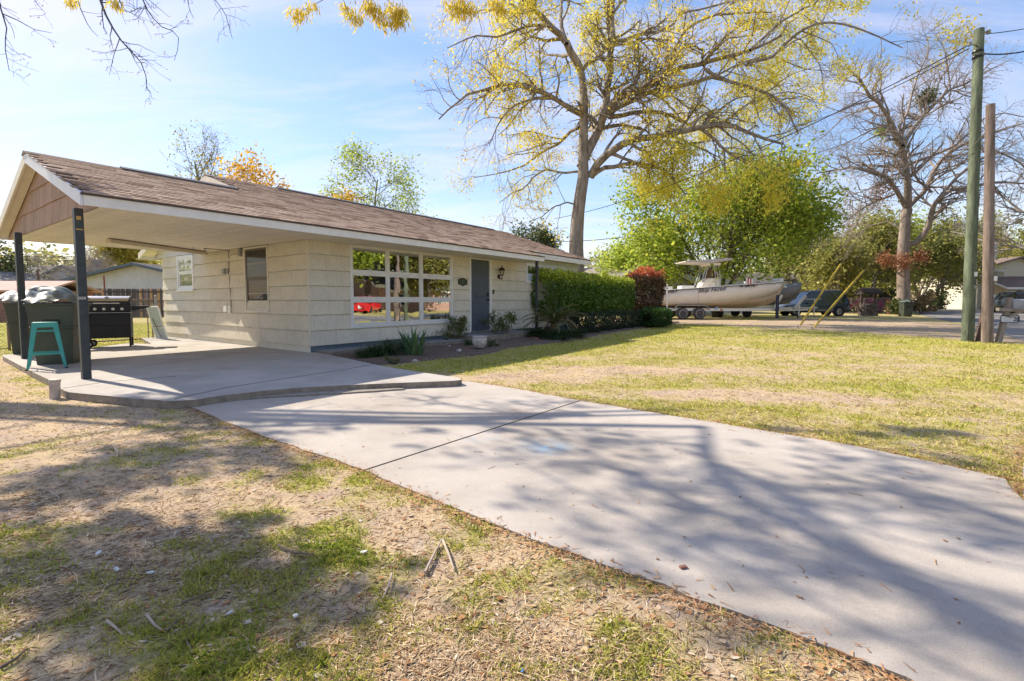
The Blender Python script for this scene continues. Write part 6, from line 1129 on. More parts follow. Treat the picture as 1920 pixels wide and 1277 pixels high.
# roadside objects in front of the oak at the corner
def well():
    q = gp(1627, 592, -.09); q = q * np.array([1, 1, 1]); o = thing('wishing_well', (q[0], q[1] * 1.0, -.09), 0, 'dark wishing well of stacked flat stones with a shingled roof by the fence', 'wishing well'); ST = M('dark_stone', (.11, .09, .08), .95, .35, 10, .01, 20, per=.45); g = random.Random(3); R0 = .62
    for lay in range(9):
        z = lay * .105
        for k in range(12):
            a0, a1 = (k + .5 * (lay % 2)) * PI / 6 + .03, (k + 1 + .5 * (lay % 2)) * PI / 6 - .03; ro = R0 + g.uniform(-.03, .04) - z * .05; mb = MB(); mb.prism([(ro * math.cos(a0), ro * math.sin(a0)), (ro * math.cos(a1), ro * math.sin(a1)), (.4 * math.cos(a1), .4 * math.sin(a1)), (.4 * math.cos(a0), .4 * math.sin(a0))], z, z + .098); mb.build('stone', ST, o)
    for sx in (-1, 1): mb = MB(); mb.bar((sx * .55, 0, .85), (sx * .55, 0, 1.85), .14, .14); mb.build('post', DW, o)
    mb = MB(); mb.tube([(-.6, 0, 1.45), (.6, 0, 1.45)], .05, 8); mb.build('windlass', DW, o)
    for sy in (-1, 1):
        for k in range(4): mb = MB(); y = sy * (.62 - k * .155); z = 1.68 + k * .13; mb.box(-.78, .78, min(y, y - sy * .2), max(y, y - sy * .2), z, z + .035, R=None); mb.build('roof_board', M('dark_roof_board', (.05, .042, .038), .95, .3, 8), o)
    mb = MB(); mb.prism([(-.6, 1.66), (.6, 1.66), (0, 2.2)], -.7, .7, 'yz'); mb.build('roof', M('dark_roof_board', (.05, .042, .038), .95), o)
well()
q = gp(1705, 594, -.09); cart('wheelie_bin', (q[0], q[1] + .3, -.09), math.radians(-12), 'dark green wheeled bin beside the foot of the big bare tree', 12, .0); bpy.data.objects[-1] if False else None
# chain fence along the neighbour's yard
FN = thing('chain_link_fence', (0, 0, 0), 0, 'grey chain link fence behind the wishing well and navy suv', 'fence'); fa = W3(1572, 44); fb = W3(1668, 44)
for k in range(5): x = fa[0] + (fb[0] - fa[0]) * k / 4; mb = MB(); mb.tube([(x, 44, -.1), (x, 44, 1.35)], .04, 6); mb.build('post', GALV, FN)
mb = MB(); mb.tube([(fa[0], 44, 1.3), (fb[0], 44, 1.3)], .03, 6); mb.build('top_rail', GALV, FN); chain(FN, fa, fb, 0, 1.28, .14, .006)
q = W3(1669, 42.5); GP2 = thing('brick_pillar', q, 0, 'short red brick pillar at the end of the chain link fence', 'pillar')
for k in range(12):
    for j in range(2): mb = MB(); mb.box(-.19 + j * .192, -.002 + j * .192, -.19, .19, k * .105, k * .105 + .092); mb.build('brick', M('pillar_brick', (.38, .17, .12), .9, .2, 9, per=.2), GP2)
mb = MB(); mb.box(-.17, .17, -.17, .17, 0, 1.25); mb.build('mortar', M('mortar', (.4, .36, .32), .9), GP2)
q = at(1392, 530, 31.5); q2 = thing('small_flag', (q[0], 30.6, 0), 0, 'small red and white striped flag on the cream boat rail', 'flag'); 
z0 = EYE + (563 - 533) / 900 * 30.6
for k in range(5): mb = MB(); mb.box(k * .085 - .2, k * .085 - .117, -.01, .01, z0 + .0, z0 + .42 - k * .03); mb.build('stripe', M('flag_red', (.55, .06, .06), .7) if k % 2 else WHITE, q2)
mb = MB(); mb.tube([(-.22, 0, z0 - .15), (-.22, 0, z0 + .48)], .012, 5); mb.build('staff', ALU, q2)
print('far things done')
# ================================================================== HEDGES, PALM
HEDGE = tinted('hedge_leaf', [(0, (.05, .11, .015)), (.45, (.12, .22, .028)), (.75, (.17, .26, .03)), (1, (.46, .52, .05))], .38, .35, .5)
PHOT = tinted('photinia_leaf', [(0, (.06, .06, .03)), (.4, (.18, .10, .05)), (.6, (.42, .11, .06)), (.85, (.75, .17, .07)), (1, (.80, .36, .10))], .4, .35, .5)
BOXW = tinted('low_hedge_leaf', [(0, (.018, .032, .018)), (.6, (.04, .065, .03)), (1, (.09, .12, .05))], .45, .3, .4)
BOXG = tinted('box_leaf', [(0, (.02, .05, .012)), (.6, (.045, .11, .02)), (1, (.12, .22, .03))], .45, .35, .4)
def hedge(name, s0, s1, t0, t1, z0, z1, n, ls, mat, label, seed, stems=0, lump=.22, toptint=.95, cat='hedge', round_=.35, depth=.35, basek=.72):
    c = hw((s0 + s1) / 2, (t0 + t1) / 2, -.07); o = thing(name, c, HROT, label, cat); g = np.random.default_rng(seed); A, B, Hh = (s1 - s0) / 2, (t1 - t0) / 2, (z1 - z0) / 2; cz = (z0 + z1) / 2
    d = unit(g.normal(size=(n * 2, 3))); p_ = 3.2; k = (np.abs(d[:, 0]) ** p_ + np.abs(d[:, 1]) ** p_ + np.abs(d[:, 2]) ** p_) ** (-1 / p_)
    # sample the box uniformly along its length as well as over its skin
    face = g.uniform(0, 1, n * 2); X = g.uniform(-1, 1, n * 2); a = g.uniform(0, 2 * PI, n * 2); ca, sa_ = np.cos(a), np.sin(a); rr = (np.abs(ca) ** 4 + np.abs(sa_) ** 4) ** -.25
    inn = 1 - depth * g.uniform(0, 1, n * 2) ** 1.6; endk = np.clip((1 - np.abs(X)) * A / (B * round_ * 2 + .01), 0, 1) ** .5
    Y = ca * rr * inn * (.35 + .65 * endk); Zz = sa_ * rr * inn * (.55 + .45 * endk)
    lum = 1 + lump * (fbm(X * A * 1.0, a * 1.2, 1.6, 3, seed) - .5) * 2; P = np.stack([X * A * (1 + .04 * (fbm(a * 2, a, 1, 2, seed) - .5)), Y * B * lum, cz + Zz * Hh * lum], 1)
    P = P[g.uniform(size=len(P)) < (.62 + .6 * (fbm(P[:, 0], P[:, 2] * 1.5, 2.2, 2, seed + 3) - .3))][:n]; m = len(P)
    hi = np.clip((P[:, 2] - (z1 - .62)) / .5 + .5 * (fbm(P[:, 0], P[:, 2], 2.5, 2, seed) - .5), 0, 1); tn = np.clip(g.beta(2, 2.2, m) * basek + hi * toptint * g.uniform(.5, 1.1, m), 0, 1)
    leaves('foliage', P, ls, tn, mat, o, .55, -.25, seed)
    if stems:
        b = []; r = []
        for k in range(stems):
            x = -A * .9 + 1.8 * A * (k + g.uniform(.2, .8)) / stems; pts = [np.array([x, g.normal(0, .1), 0])]; dd_ = unit(np.array([g.normal(0, .5), g.normal(0, .25), 1]))
            for j in range(6): dd_ = unit(dd_ + g.normal(0, .2, 3) + np.array([0, 0, .1])); pts.append(pts[-1] + dd_ * (z1 * .85) / 6)
            b.append(pts); r.append(np.linspace(.032, .012, 7))
        b, r = np.array(b), np.array(r); c2, r2 = sprout(b, r, stems * 7, .6, (30, 60), 5, .2, -.1, .3, .6, .3, seed, .004); tubes('stems', [(b, r, 7), (c2, r2, 5)], M('dark_bark', (.075, .055, .045), .95, .3, 20, .004, 50), o)
    return o
HROT_ = HROT
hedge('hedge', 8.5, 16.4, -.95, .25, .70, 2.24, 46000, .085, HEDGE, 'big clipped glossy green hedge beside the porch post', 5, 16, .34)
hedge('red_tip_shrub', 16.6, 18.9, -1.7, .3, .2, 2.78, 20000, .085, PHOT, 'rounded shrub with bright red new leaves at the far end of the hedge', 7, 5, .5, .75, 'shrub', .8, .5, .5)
hedge('low_hedge', 9.0, 17.5, -1.9, -1.15, .02, .72, 26000, .055, BOXW, 'low dark hedge running along the foot of the tall hedge', 9, 0, .3, .12)
hedge('box_shrub', 14.4, 16.5, -2.75, -1.5, .0, .86, 15000, .05, BOXG, 'small clipped bright green round shrub below the red tipped shrub', 11, 0, .15, .4, 'shrub', .6)
# sago palm
q = gp(1040, 634, -.06) + np.array([0, .35, 0]); SP = thing('sago_palm', q, 0, 'sago palm with arching feathery fronds beside the porch post', 'palm'); FR = tinted('sago_frond', [(0, (.03, .055, .02)), (.5, (.07, .11, .03)), (.8, (.17, .18, .06)), (1, (.42, .28, .13))], .45, .25, .5)
mb = MB(); mb.lathe([(.16, -.05), (.2, .1), (.18, .3), (.1, .42), (0, .45)], (0, 0, 0), 12); mb.build('trunk', M('palm_trunk', (.14, .09, .05), .95, .4, 14, .03, 18), SP)
g = np.random.default_rng(4)
for k in range(34):
    az = k * 2.4 + g.normal(0, .1); el = g.uniform(.35, 1.35); L = g.uniform(.95, 1.3); n = 16; p = np.array([0, 0, .4]); e = el; C_ = [p]; D_ = []
    for j in range(n): d = np.array([math.cos(az) * math.cos(e), math.sin(az) * math.cos(e), math.sin(e)]); p = p + d * L / n; e -= .085 + .02 * (j > 8); C_.append(p); D_.append(d)
    V_ = []; F_ = []; side = np.array([-math.sin(az), math.cos(az), 0])
    for j in range(1, n * 3):
        f = j / 3; i = int(f); fr = f - i
        if i >= n: break
        c = C_[i] * (1 - fr) + C_[i + 1] * fr; d = D_[i]; up_ = np.cross(side, d); ll = .17 * math.sin(PI * min(1, .12 + .88 * (f / n)) ** .8) + .03
        for sg in (-1, 1): tip = c + (side * sg * .8 + d * .55 + up_ * -.28) * ll; m = len(V_); V_ += [c - d * .006, c + d * .008, tip]; F_.append((m, m + 1, m + 2))
    if k in (7, 18, 27): tn = .97
    else: tn = g.uniform(0, .75)
    me = np_mesh('frond', V_, F_, tint=np.full(len(V_), tn)); me.materials.append(FR); fo = link('frond', me, None, SP); st2 = MB(); st2.tube(C_, [.009] * len(C_), 4); st2.build('frond_stem', M('frond_stem', (.2, .17, .07), .7), fo)
# ================================================================== TREES
BARK = M('oak_bark', (.29, .25, .215), .95, .35, 5, .05, 9, stretch=(1, 1, .22), col2=(.16, .13, .105)); BARKD = M('dark_twig_bark', (.115, .088, .07), .95, .3, 10); BARKG = M('pale_bark', (.29, .235, .195), .95, .25, 5, .04, 9, stretch=(1, 1, .25), col2=(.22, .18, .15)); BARKT = M('grey_twig', (.31, .27, .24), .95, .2, 10); BARKV = M('vine_bark', (.20, .15, .10), .95, .3, 10)
CAT = tinted('catkin', [(0, (.42, .28, .06)), (.3, (.66, .50, .07)), (.65, (.78, .66, .08)), (1, (.56, .58, .08))], .65, .55, .2)
YG = tinted('spring_leaf', [(0, (.11, .16, .025)), (.4, (.30, .40, .045)), (.75, (.52, .60, .08)), (1, (.72, .70, .16))], .5, .55, .3)
OL = tinted('olive_leaf', [(0, (.13, .13, .045)), (.4, (.25, .26, .065)), (.75, (.42, .41, .10)), (1, (.52, .43, .13))], .6, .45, .3)
DK = tinted('evergreen_leaf', [(0, (.035, .055, .02)), (.6, (.09, .12, .04)), (1, (.20, .23, .06))], .55, .3, .3)
OR = tinted('orange_leaf', [(0, (.40, .22, .04)), (.5, (.62, .38, .06)), (1, (.72, .52, .10))], .6, .5, .2)
RL = tinted('rust_leaf', [(0, (.22, .09, .05)), (.5, (.38, .17, .09)), (1, (.45, .27, .14))], .7, .4, .2)
PK = tinted('azalea_bloom', [(0, (.55, .04, .22)), (.6, (.70, .10, .40)), (1, (.65, .25, .60))], .6, .4, .2)
TN = tinted('tan_twiggy', [(0, (.25, .18, .12)), (.5, (.40, .31, .20)), (1, (.45, .40, .20))], .8, .4, .2)
def traced(limbs, D, conv, jitter=5.0, seed=1, P=14, size=1.0):
    """limbs: (points in the photo, start radius, end radius, how far the tip leans towards or away)"""
    b, r = [], []
    for pts, r0, r1, dz in limbs:
        P3 = []
        n = len(pts)
        for i, (x, y) in enumerate(pts): px, py = conv(x, y); f = i / max(1, n - 1); P3.append(at(px, py, D + dz[0] + (dz[1] - dz[0]) * f))
        a, c = resample(P3, [r0, r1], P); g = np.random.default_rng(seed + len(b)); a[1:-1] += g.normal(0, min(r1 * .6, .03), (P - 2, 3)); b.append(a); r.append(c)
    return np.array(b), np.array(r)
def clumps(src, n, sd_, g, w=None):
    i = g.choice(len(src), n, p=w); return src[i] + g.normal(0, sd_, (n, 3))
# --- the big oak
z1 = lambda x, y: (780 + x / 2.553, y / 2.553)
OAK = [([(772, 1440), (770, 1277), (768, 1150), (775, 1000), (800, 850), (800, 700), (800, 560), (805, 450), (800, 380), (785, 330)], .46, .17, (0, 0)),
 ([(785, 330), (730, 220), (680, 150), (610, 90), (540, 30), (470, -60), (380, -160)], .22, .07, (0, -3)),
 ([(785, 335), (860, 280), (930, 210), (945, 190)], .12, .10, (0, 1)),
 ([(790, 800), (835, 700), (880, 620), (905, 530), (920, 400), (935, 330), (925, 260), (945, 200), (930, 130), (940, 50), (950, -60), (930, -200)], .27, .08, (0, 1.5)),
 ([(880, 620), (905, 530), (970, 465), (1060, 430), (1180, 380), (1260, 330), (1360, 300), (1480, 280), (1600, 240), (1750, 170)], .22, .05, (0, -4)),
 ([(900, 560), (985, 500), (1080, 455), (1200, 425), (1320, 400), (1400, 370), (1480, 390), (1600, 420), (1720, 470), (1820, 560)], .17, .05, (0, 3)),
 ([(835, 845), (880, 770), (960, 700), (1060, 660), (1180, 650), (1300, 620), (1430, 595), (1530, 610), (1640, 660), (1760, 690)], .23, .05, (0, -5)),
 ([(840, 845), (900, 800), (1000, 785), (1100, 785), (1190, 820), (1240, 870), (1290, 930)], .13, .04, (0, -3)),
 ([(925, 560), (1010, 545), (1120, 530), (1210, 545), (1290, 590), (1370, 620), (1440, 680), (1500, 730), (1600, 780)], .13, .04, (0, 5)),
 ([(795, 550), (740, 520), (660, 470), (600, 440), (520, 410), (430, 400), (330, 430), (250, 450), (170, 510), (110, 570)], .15, .03, (0, -4)),
 ([(640, 465), (560, 475), (500, 490), (440, 530), (390, 600), (350, 700)], .08, .02, (-1, -3)),
 ([(780, 610), (720, 640), (700, 680), (600, 730), (520, 790), (470, 810), (400, 830), (280, 850)], .10, .02, (0, 4)),
 ([(790, 820), (700, 830), (620, 810), (560, 850), (520, 900), (450, 930), (400, 970)], .07, .02, (0, 2)),
 ([(945, 200), (1010, 190), (1080, 160), (1160, 155), (1220, 130), (1270, 60), (1340, 50), (1430, 30), (1550, -10)], .12, .03, (1, 5)),
 ([(930, 215), (1020, 210), (1100, 185), (1200, 190), (1280, 230), (1350, 260)], .09, .03, (1, -3)),
 ([(1370, 300), (1375, 240), (1340, 225), (1300, 210)], .09, .03, (-3, -3)),
 ([(1390, 330), (1440, 360), (1500, 390), (1583, 410), (1700, 450), (1780, 530), (1830, 640)], .08, .03, (-3, -5)),
 ([(1360, 610), (1440, 680), (1475, 720), (1560, 770), (1640, 810)], .07, .03, (-3, -4)), ([(1475, 720), (1478, 800), (1500, 880)], .05, .015, (-3, -4)),
 ([(1583, 300), (1700, 280), (1830, 150), (1950, 100), (2100, 130), (2250, 190), (2330, 230)], .08, .02, (-4, -6)),
 ([(1600, 240), (1750, 100), (1900, 20), (2000, -60)], .07, .03, (-4, -1)), ([(1400, 380), (1560, 300), (1700, 260), (1850, 330), (1990, 340)], .06, .02, (0, 3)),
 ([(700, 170), (640, 120), (560, 120), (470, 150), (380, 180), (280, 170), (150, 230)], .09, .02, (-1, -5)), ([(560, 60), (470, 60), (380, 40), (270, 60), (170, 60)], .08, .02, (-1, 3)),
 ([(785, 985), (720, 970), (660, 990), (600, 1040), (540, 1060)], .05, .015, (0, -2)), ([(805, 640), (850, 560), (880, 545), (930, 560)], .06, .04, (0, -1)),
 ([(940, 60), (1010, -20), (1060, -120), (1160, -220)], .09, .04, (1, 4)), ([(800, 400), (860, 390), (910, 430)], .05, .03, (0, 2)), ([(720, 210), (690, 100), (700, 0), (740, -120)], .12, .05, (-1, 2)),
 ([(1180, 380), (1230, 250), (1300, 130), (1400, 80), (1560, 60), (1700, 60)], .09, .03, (-2, -4))]
D_OAK = 27.0
OT = thing('oak_tree', at(1083, 566, D_OAK) * np.array([1, 1, 0]) + np.array([0, 0, -.1]), 0, 'huge spreading oak with yellow catkins rising behind the house', 'tree'); oo = np.array(OT.location)
def big_tree(T, o0, limbs, D, conv, seeds, n1, n2, n3, l1, l2, l3, barkm, twigm, leafspec, grav=.02, P=14):
    b, r = traced(limbs, D, conv, seed=seeds); b = b - o0; tr = tubes('trunk', [(b[:1], r[:1], 18)], barkm, T); tubes('limbs', [(b[1:], r[1:], 10)], barkm, T)
    w0, wr = sprout(b[1:], r[1:], n1, l1, (30, 75), 8, .20, grav, .12, .55, .3, seeds + 1, .012, .1); w1, w1r = sprout(w0, wr, n2, l2, (25, 65), 6, .22, grav * 1.5, .15, .6, .35, seeds + 2, .007); w2, w2r = sprout(w1, w1r, n3, l3, (20, 60), 4, .22, grav * 2.5, .15, .6, .4, seeds + 3, .0042)
    tubes('branches', [(w0, wr, 6), (w1, w1r, 4)], barkm, T); tubes('twigs', [(w2, w2r, 3)], twigm, T, kind=None)
    g = np.random.default_rng(seeds + 9)
    for (nm, n, ls, asp, drp, mt, th, frq, sdv, tb) in leafspec:
        src = w2[:, 2:].reshape(-1, 3); nz = fbm(src[:, 0] + 50, src[:, 2] * 1.3 + src[:, 1] * .6, frq, 3, seeds + 20); wgt = np.clip(nz - th, 0, 1) ** 1.3 + .004; wgt /= wgt.sum(); P_ = clumps(src, n, sdv, g, wgt)
        nz2 = fbm(P_[:, 0] + 50, P_[:, 2] * 1.3 + P_[:, 1] * .6, frq, 3, seeds + 20); leaves(nm, P_, ls, np.clip(g.beta(2, 2, n) * .7 + (nz2 - th) * tb, 0, 1), mt, T, asp, drp, seeds)
    return w2
w2 = big_tree(OT, oo, OAK, D_OAK, z1, 300, 330, 1500, 5600, 2.9, 1.5, .8, BARK, BARKD, [('catkins', 82000, .125, .36, .9, CAT, .38, .22, .17, 1.2)], .04)
# ivy collar and burr
# --- the bare tree at the corner
z2 = lambda x, y: (1300 + x / 2.553, y / 2.553)
BT = [([(1005, 1530), (1003, 1400), (1005, 1277), (1010, 1100), (1025, 1000)], .50, .36, (0, 0)),
 ([(1025, 1000), (1030, 900), (1015, 780), (1000, 700), (950, 600), (900, 500), (850, 470), (800, 380), (740, 330)], .30, .05, (0, -4)),
 ([(1000, 700), (1030, 640), (1100, 560), (1150, 500), (1230, 430), (1330, 390), (1420, 300)], .18, .05, (-2, 3)),
 ([(1005, 690), (985, 600), (1020, 560), (1050, 430), (1090, 320), (1130, 240), (1120, 180)], .12, .03, (-2, 0)),
 ([(1020, 1000), (960, 890), (930, 850), (850, 820), (750, 800), (650, 820), (590, 830)], .20, .04, (0, -5)),
 ([(1030, 990), (1060, 960), (1120, 900), (1150, 820), (1210, 740), (1290, 690), (1400, 650), (1583, 590)], .22, .05, (0, 4)),
 ([(1010, 1180), (1090, 1150), (1130, 1070), (1150, 980), (1200, 920), (1300, 900), (1450, 870), (1600, 880)], .26, .05, (0, -4)),
 ([(1190, 930), (1280, 830), (1380, 760), (1450, 720), (1583, 790), (1650, 900)], .13, .04, (-1, 2)),
 ([(960, 930), (860, 970), (790, 1010), (700, 1080), (610, 1130)], .10, .02, (0, -5)), ([(1020, 800), (960, 750), (880, 740), (790, 740), (700, 760)], .10, .03, (0, 4)),
 ([(1140, 920), (1080, 870), (1040, 790), (1010, 770)], .12, .08, (0, 0)), ([(1050, 780), (1150, 745), (1250, 700), (1400, 560), (1480, 540), (1583, 560)], .11, .03, (0, -3)),
 ([(1000, 1100), (930, 1060), (850, 1080), (760, 1130), (680, 1200)], .07, .02, (0, 3)), ([(900, 505), (820, 520), (720, 560), (640, 640), (560, 700)], .08, .02, (-2, 3)), ([(950, 600), (900, 600), (820, 640), (700, 700), (600, 730)], .07, .02, (-1, -3)),
 ([(1150, 500), (1180, 380), (1250, 280), (1260, 190)], .08, .02, (1, 3)), ([(1230, 430), (1220, 330), (1200, 230), (1170, 180)], .06, .02, (2, 0))]
D_BT = 41.0; TT2 = thing('bare_tree', at(1692, 566, D_BT) * np.array([1, 1, 0]) + np.array([0, 0, -.1]), 0, 'large leafless tree with a thick pale trunk behind the wishing well', 'tree'); o2_ = np.array(TT2.location)
big_tree(TT2, o2_, BT, D_BT, z2, 400, 300, 2000, 7500, 3.6, 1.8, .95, BARKG, BARKT, [('buds', 2500, .12, .5, .2, TN, .45, .2, .15, .4)], .0)
g = np.random.default_rng(77)
for (px, py, rad, n, mt, nm, lab) in ((1662, 486, .6, 600, RL, 'dead_leaves', 'rust brown dead vine leaves'), (1692, 490, .7, 700, RL, 'dead_leaves', None), (1724, 480, .6, 600, RL, 'dead_leaves', None), (1738, 183, .75, 1500, DK, 'mistletoe', None), (1655, 245, .55, 700, YG, 'mistletoe', None), (1650, 360, 1.0, 600, RL, 'dead_leaves', None), (1690, 265, .4, 400, YG, 'mistletoe', None)):
    c = at(px, py, D_BT - (.7 if mt is RL else 0)) - o2_; leaves(nm, c + g.normal(0, rad * .5, (n, 3)), .15, g.beta(2, 2, n), mt, TT2, .5, .3, n)
# --- generic trees
def auto_tree(name, base, H, Rc, label, mat, nleaf, ls, seed, zc=.62, trunk_r=.2, bark=None, n=(12, 70, 420, 2600), lens=None, group=None, stems=1, lean=0.0, clump=.35, th=.30, crown='crown', cat='tree', squash=1.0, aspect=.6, grav=0.0, droop=.2, spread=1.0):
    o = thing(name, base, 0, label, cat, group); g = np.random.default_rng(seed); b, r = [], []
    for k in range(stems):
        a = g.uniform(0, 2 * PI); P = 9; p = np.array([g.normal(0, .15), g.normal(0, .15), -.1]) if stems > 1 else np.array([0, 0, -.1]); d = unit(np.array([math.cos(a) * (.45 if stems > 1 else .05) + lean, math.sin(a) * (.35 if stems > 1 else .05), 1])); pts = [p]
        for j in range(P - 1): d = unit(d + g.normal(0, .08, 3)); p = p + d * H * (.80 if stems == 1 else .7) / (P - 1); pts.append(p)
        pts = np.array(pts); off_ = pts[-1] - pts[0]; off_[2] = 0; tgt = np.array([math.cos(a) * .35, math.sin(a) * .35, 0]) * (H * g.uniform(.45, 1.0) if stems > 1 else 0) + np.array([lean * H, 0, 0]); pts = pts + (tgt - off_)[None] * (np.linspace(0, 1, P) ** 1.2)[:, None]
        b.append(pts); r.append(np.linspace(trunk_r, trunk_r * .25, P))
    b, r = np.array(b), np.array(r); L = lens or (Rc * 1.0, Rc * .5, Rc * .26)
    a1, r1 = sprout(b, r, n[0] * stems, L[0], (35, 75), 8, .14, grav - .04, .32, .5, .25, seed + 1, .015, .15); a2, r2 = sprout(a1, r1, n[1] * stems, L[1], (25, 65), 6, .2, grav, .15, .6, .35, seed + 2, .009); a3, r3 = sprout(a2, r2, n[2] * stems, L[2], (20, 60), 4, .22, grav * 2, .15, .6, .4, seed + 3, .006)
    bk = bark or BARK; tubes('trunk', [(b, r, 10)], bk, o); tubes('branches', [(a1, r1, 6), (a2, r2, 4), (a3, r3, 3)], bk, o)
    if nleaf:
        src = np.concatenate([a3[:, 1:].reshape(-1, 3), a2[:, 3:].reshape(-1, 3)]); nz = fbm(src[:, 0] + seed, src[:, 2] + src[:, 1] * .7, 1.6 / Rc * 2, 3, seed); w = np.clip(nz - th, 0, 1) + .01; w /= w.sum(); P_ = clumps(src, nleaf, ls * clump * 6, g, w)
        leaves(crown, P_, ls, np.clip(g.beta(2, 2, nleaf), 0, 1), mat, o, aspect, droop, seed)
    return o
def base(px, d): q = at(px, 563, d); return (q[0], q[1], -.1)
# bright green tree behind the boat
auto_tree('spring_tree', base(1345, 37), 13.0, 7.6, 'broad bright green spring tree standing behind the cream boat', YG, 46000, .21, 500, trunk_r=.17, bark=BARKD, n=(9, 70, 380, 0), lens=(5.6, 3.0, 1.5), stems=5, clump=.42, th=.3, droop=.1)
auto_tree('spring_tree', base(1210, 43), 7.5, 5.0, 'bright green leafy tree left of the boat above the blue house', YG, 13000, .22, 520, trunk_r=.13, bark=BARKD, n=(8, 60, 300, 0), lens=(3.6, 2.2, 1.2), stems=3, clump=.4, th=.3)
G4 = 'trees showing over the house roof'
auto_tree('thin_tree', base(375, 33), 14.2, 3.6, 'thin half bare tree over the carport end of the roof', OL, 4200, .12, 530, trunk_r=.17, bark=BARKD, n=(26, 240, 1500, 0), lens=(5.0, 2.2, 1.0), group=G4)
auto_tree('orange_tree', base(465, 30), 12.2, 3.6, 'orange brown leaved tree showing just over the roof ridge', OR, 15000, .16, 540, trunk_r=.14, bark=BARKD, n=(12, 90, 420, 0), lens=(2.5, 1.5, .8), group=G4, droop=.6, stems=2)
auto_tree('orange_tree', base(545, 32), 11.6, 3.2, 'smaller orange tree low on the ridge right of the other orange tree', OR, 12000, .16, 545, trunk_r=.12, bark=BARKD, n=(12, 80, 380, 0), lens=(2.2, 1.3, .7), group=G4, droop=.6, stems=2)
auto_tree('young_tree', base(712, 34), 13.2, 4.2, 'loose light green tree above the middle of the roof ridge', YG, 10000, .13, 550, trunk_r=.15, bark=BARKD, n=(24, 200, 1200, 0), lens=(4.8, 2.2, 1.0), group=G4, grav=.03)
auto_tree('evergreen_tree', base(1000, 52), 10.6, 4.2, 'dark evergreen tree between the roof end and the oak trunk', DK, 9000, .24, 560, trunk_r=.2, bark=BARKD, n=(14, 90, 420, 0), lens=(3.4, 1.8, .9), group=G4)
auto_tree('bare_sapling', base(1130, 56), 8.5, 2.6, 'pale bare saplings right of the oak trunk', TN, 500, .14, 565, trunk_r=.09, bark=BARKT, n=(10, 80, 400, 0), lens=(2.6, 1.3, .7), stems=3, group=G4)
# seen beneath the carport
auto_tree('pine_tree', base(-5, 46), 7.6, 5.2, 'dark green pine behind the far carport post', DK, 7000, .22, 570, trunk_r=.2, bark=BARKD, n=(14, 100, 400, 0), lens=(5.4, 2.0, 1.0))
auto_tree('bare_tree', base(122, 42), 6.2, 4.0, 'leafless shrubby tree between the two carport posts', TN, 700, .12, 575, trunk_r=.09, bark=BARKT, n=(12, 110, 650, 0), lens=(3.2, 1.7, .9), stems=4)
auto_tree('yellow_tree', base(235, 58), 9.6, 5.2, 'yellow green tree behind the dark pole, over the fence', tinted('yellow_leaf', [(0, (.30, .28, .05)), (.5, (.48, .42, .07)), (1, (.60, .48, .12))], .6, .5, .2), 14000, .24, 580, trunk_r=.2, bark=BARKD, n=(14, 100, 420, 0), lens=(4.2, 2.0, 1.0))
# woods on the right
GW_ = 'mixed trees of the woods behind the boats and the street'
kinds = [('olive_tree', OL, 'olive green tree'), ('spring_tree', YG, 'fresh green tree'), ('tan_tree', TN, 'tan twiggy tree'), ('evergreen_tree', DK, 'dark evergreen tree')]
wood = [(1782, 72, 12.5, 0, 'olive tree just left of the green pole in the distance', 5), (1850, 84, 15.0, 2, 'tan tree rising between the two poles', 6), (1925, 70, 14.5, 0, 'olive tree above the mailbox in the distance', 6), (1180, 66, 9.2, 1, 'low fresh green tree right of the bare saplings', 4.5), (1240, 70, 9.8, 2, 'tan twiggy tree above the red tipped shrub', 5), (1470, 56, 12.8, 2, 'tan twiggy tree right of the bright spring tree', 5), (1530, 52, 13.5, 0, 'olive tree above the navy suv roof', 5), (1590, 60, 17.6, 2, 'tall tan tree left of the big bare tree', 6), (1560, 47, 8.1, 0, 'low olive thicket tree by the left guy wire', 3.8), (1625, 50, 11.5, 0, 'olive tree directly behind the wishing well', 4.5), (1660, 58, 13.5, 1, 'fresh green tree behind the bare tree trunk, left side', 5), (1740, 54, 11.1, 0, 'olive tree right of the bare tree trunk', 4.6), (1765, 62, 12.2, 3, 'dark green tree left of the two storey house', 5), (1715, 64, 14.9, 0, 'tall olive tree behind the bare tree, right side', 5.5), (1800, 92, 16.1, 3, 'dark tree standing behind the two storey house', 7), (1900, 88, 14.4, 2, 'tan tree behind the yellow brick house', 6), (1960, 75, 17.2, 0, 'tall olive tree at the edge of the street houses', 7)]
for k, (px, d, H, kd, lab, R_) in enumerate(wood):
    nm, mt, _ = kinds[kd]; auto_tree(nm, base(px, d), H, R_, lab, mt, 9500 if mt is not TN else 6000, .26 if mt is not TN else .2, 600 + k * 7, trunk_r=.2, bark=BARKT if kd in (0, 2) else BARKD, n=(12, 80, 420, 0), lens=(R_ * .8, R_ * .42, R_ * .22), group=GW_, stems=2 if kd in (0, 1) else 1, clump=.4)
for k, (px, d, H, R_, lab) in enumerate(((1880, 82, 11.5, 5, 'yellow orange tree over the two storey house roof'), (1925, 80, 9.5, 4.5, 'golden tree over the yellow brick house roof'))): auto_tree('golden_tree', base(px, d), H, R_, lab, OR, 9000, .28, 760 + k, trunk_r=.2, bark=BARKD, n=(12, 80, 380, 0), lens=(R_ * .8, R_ * .42, R_ * .22), group=GW_)
auto_tree('bare_tree', base(1990, 38), 17, 7, 'leafless tree reaching in from the right behind the poles', TN, 600, .15, 790, trunk_r=.35, bark=BARKT, n=(22, 220, 1800, 0), lens=(6.5, 2.8, 1.2), lean=-.12)
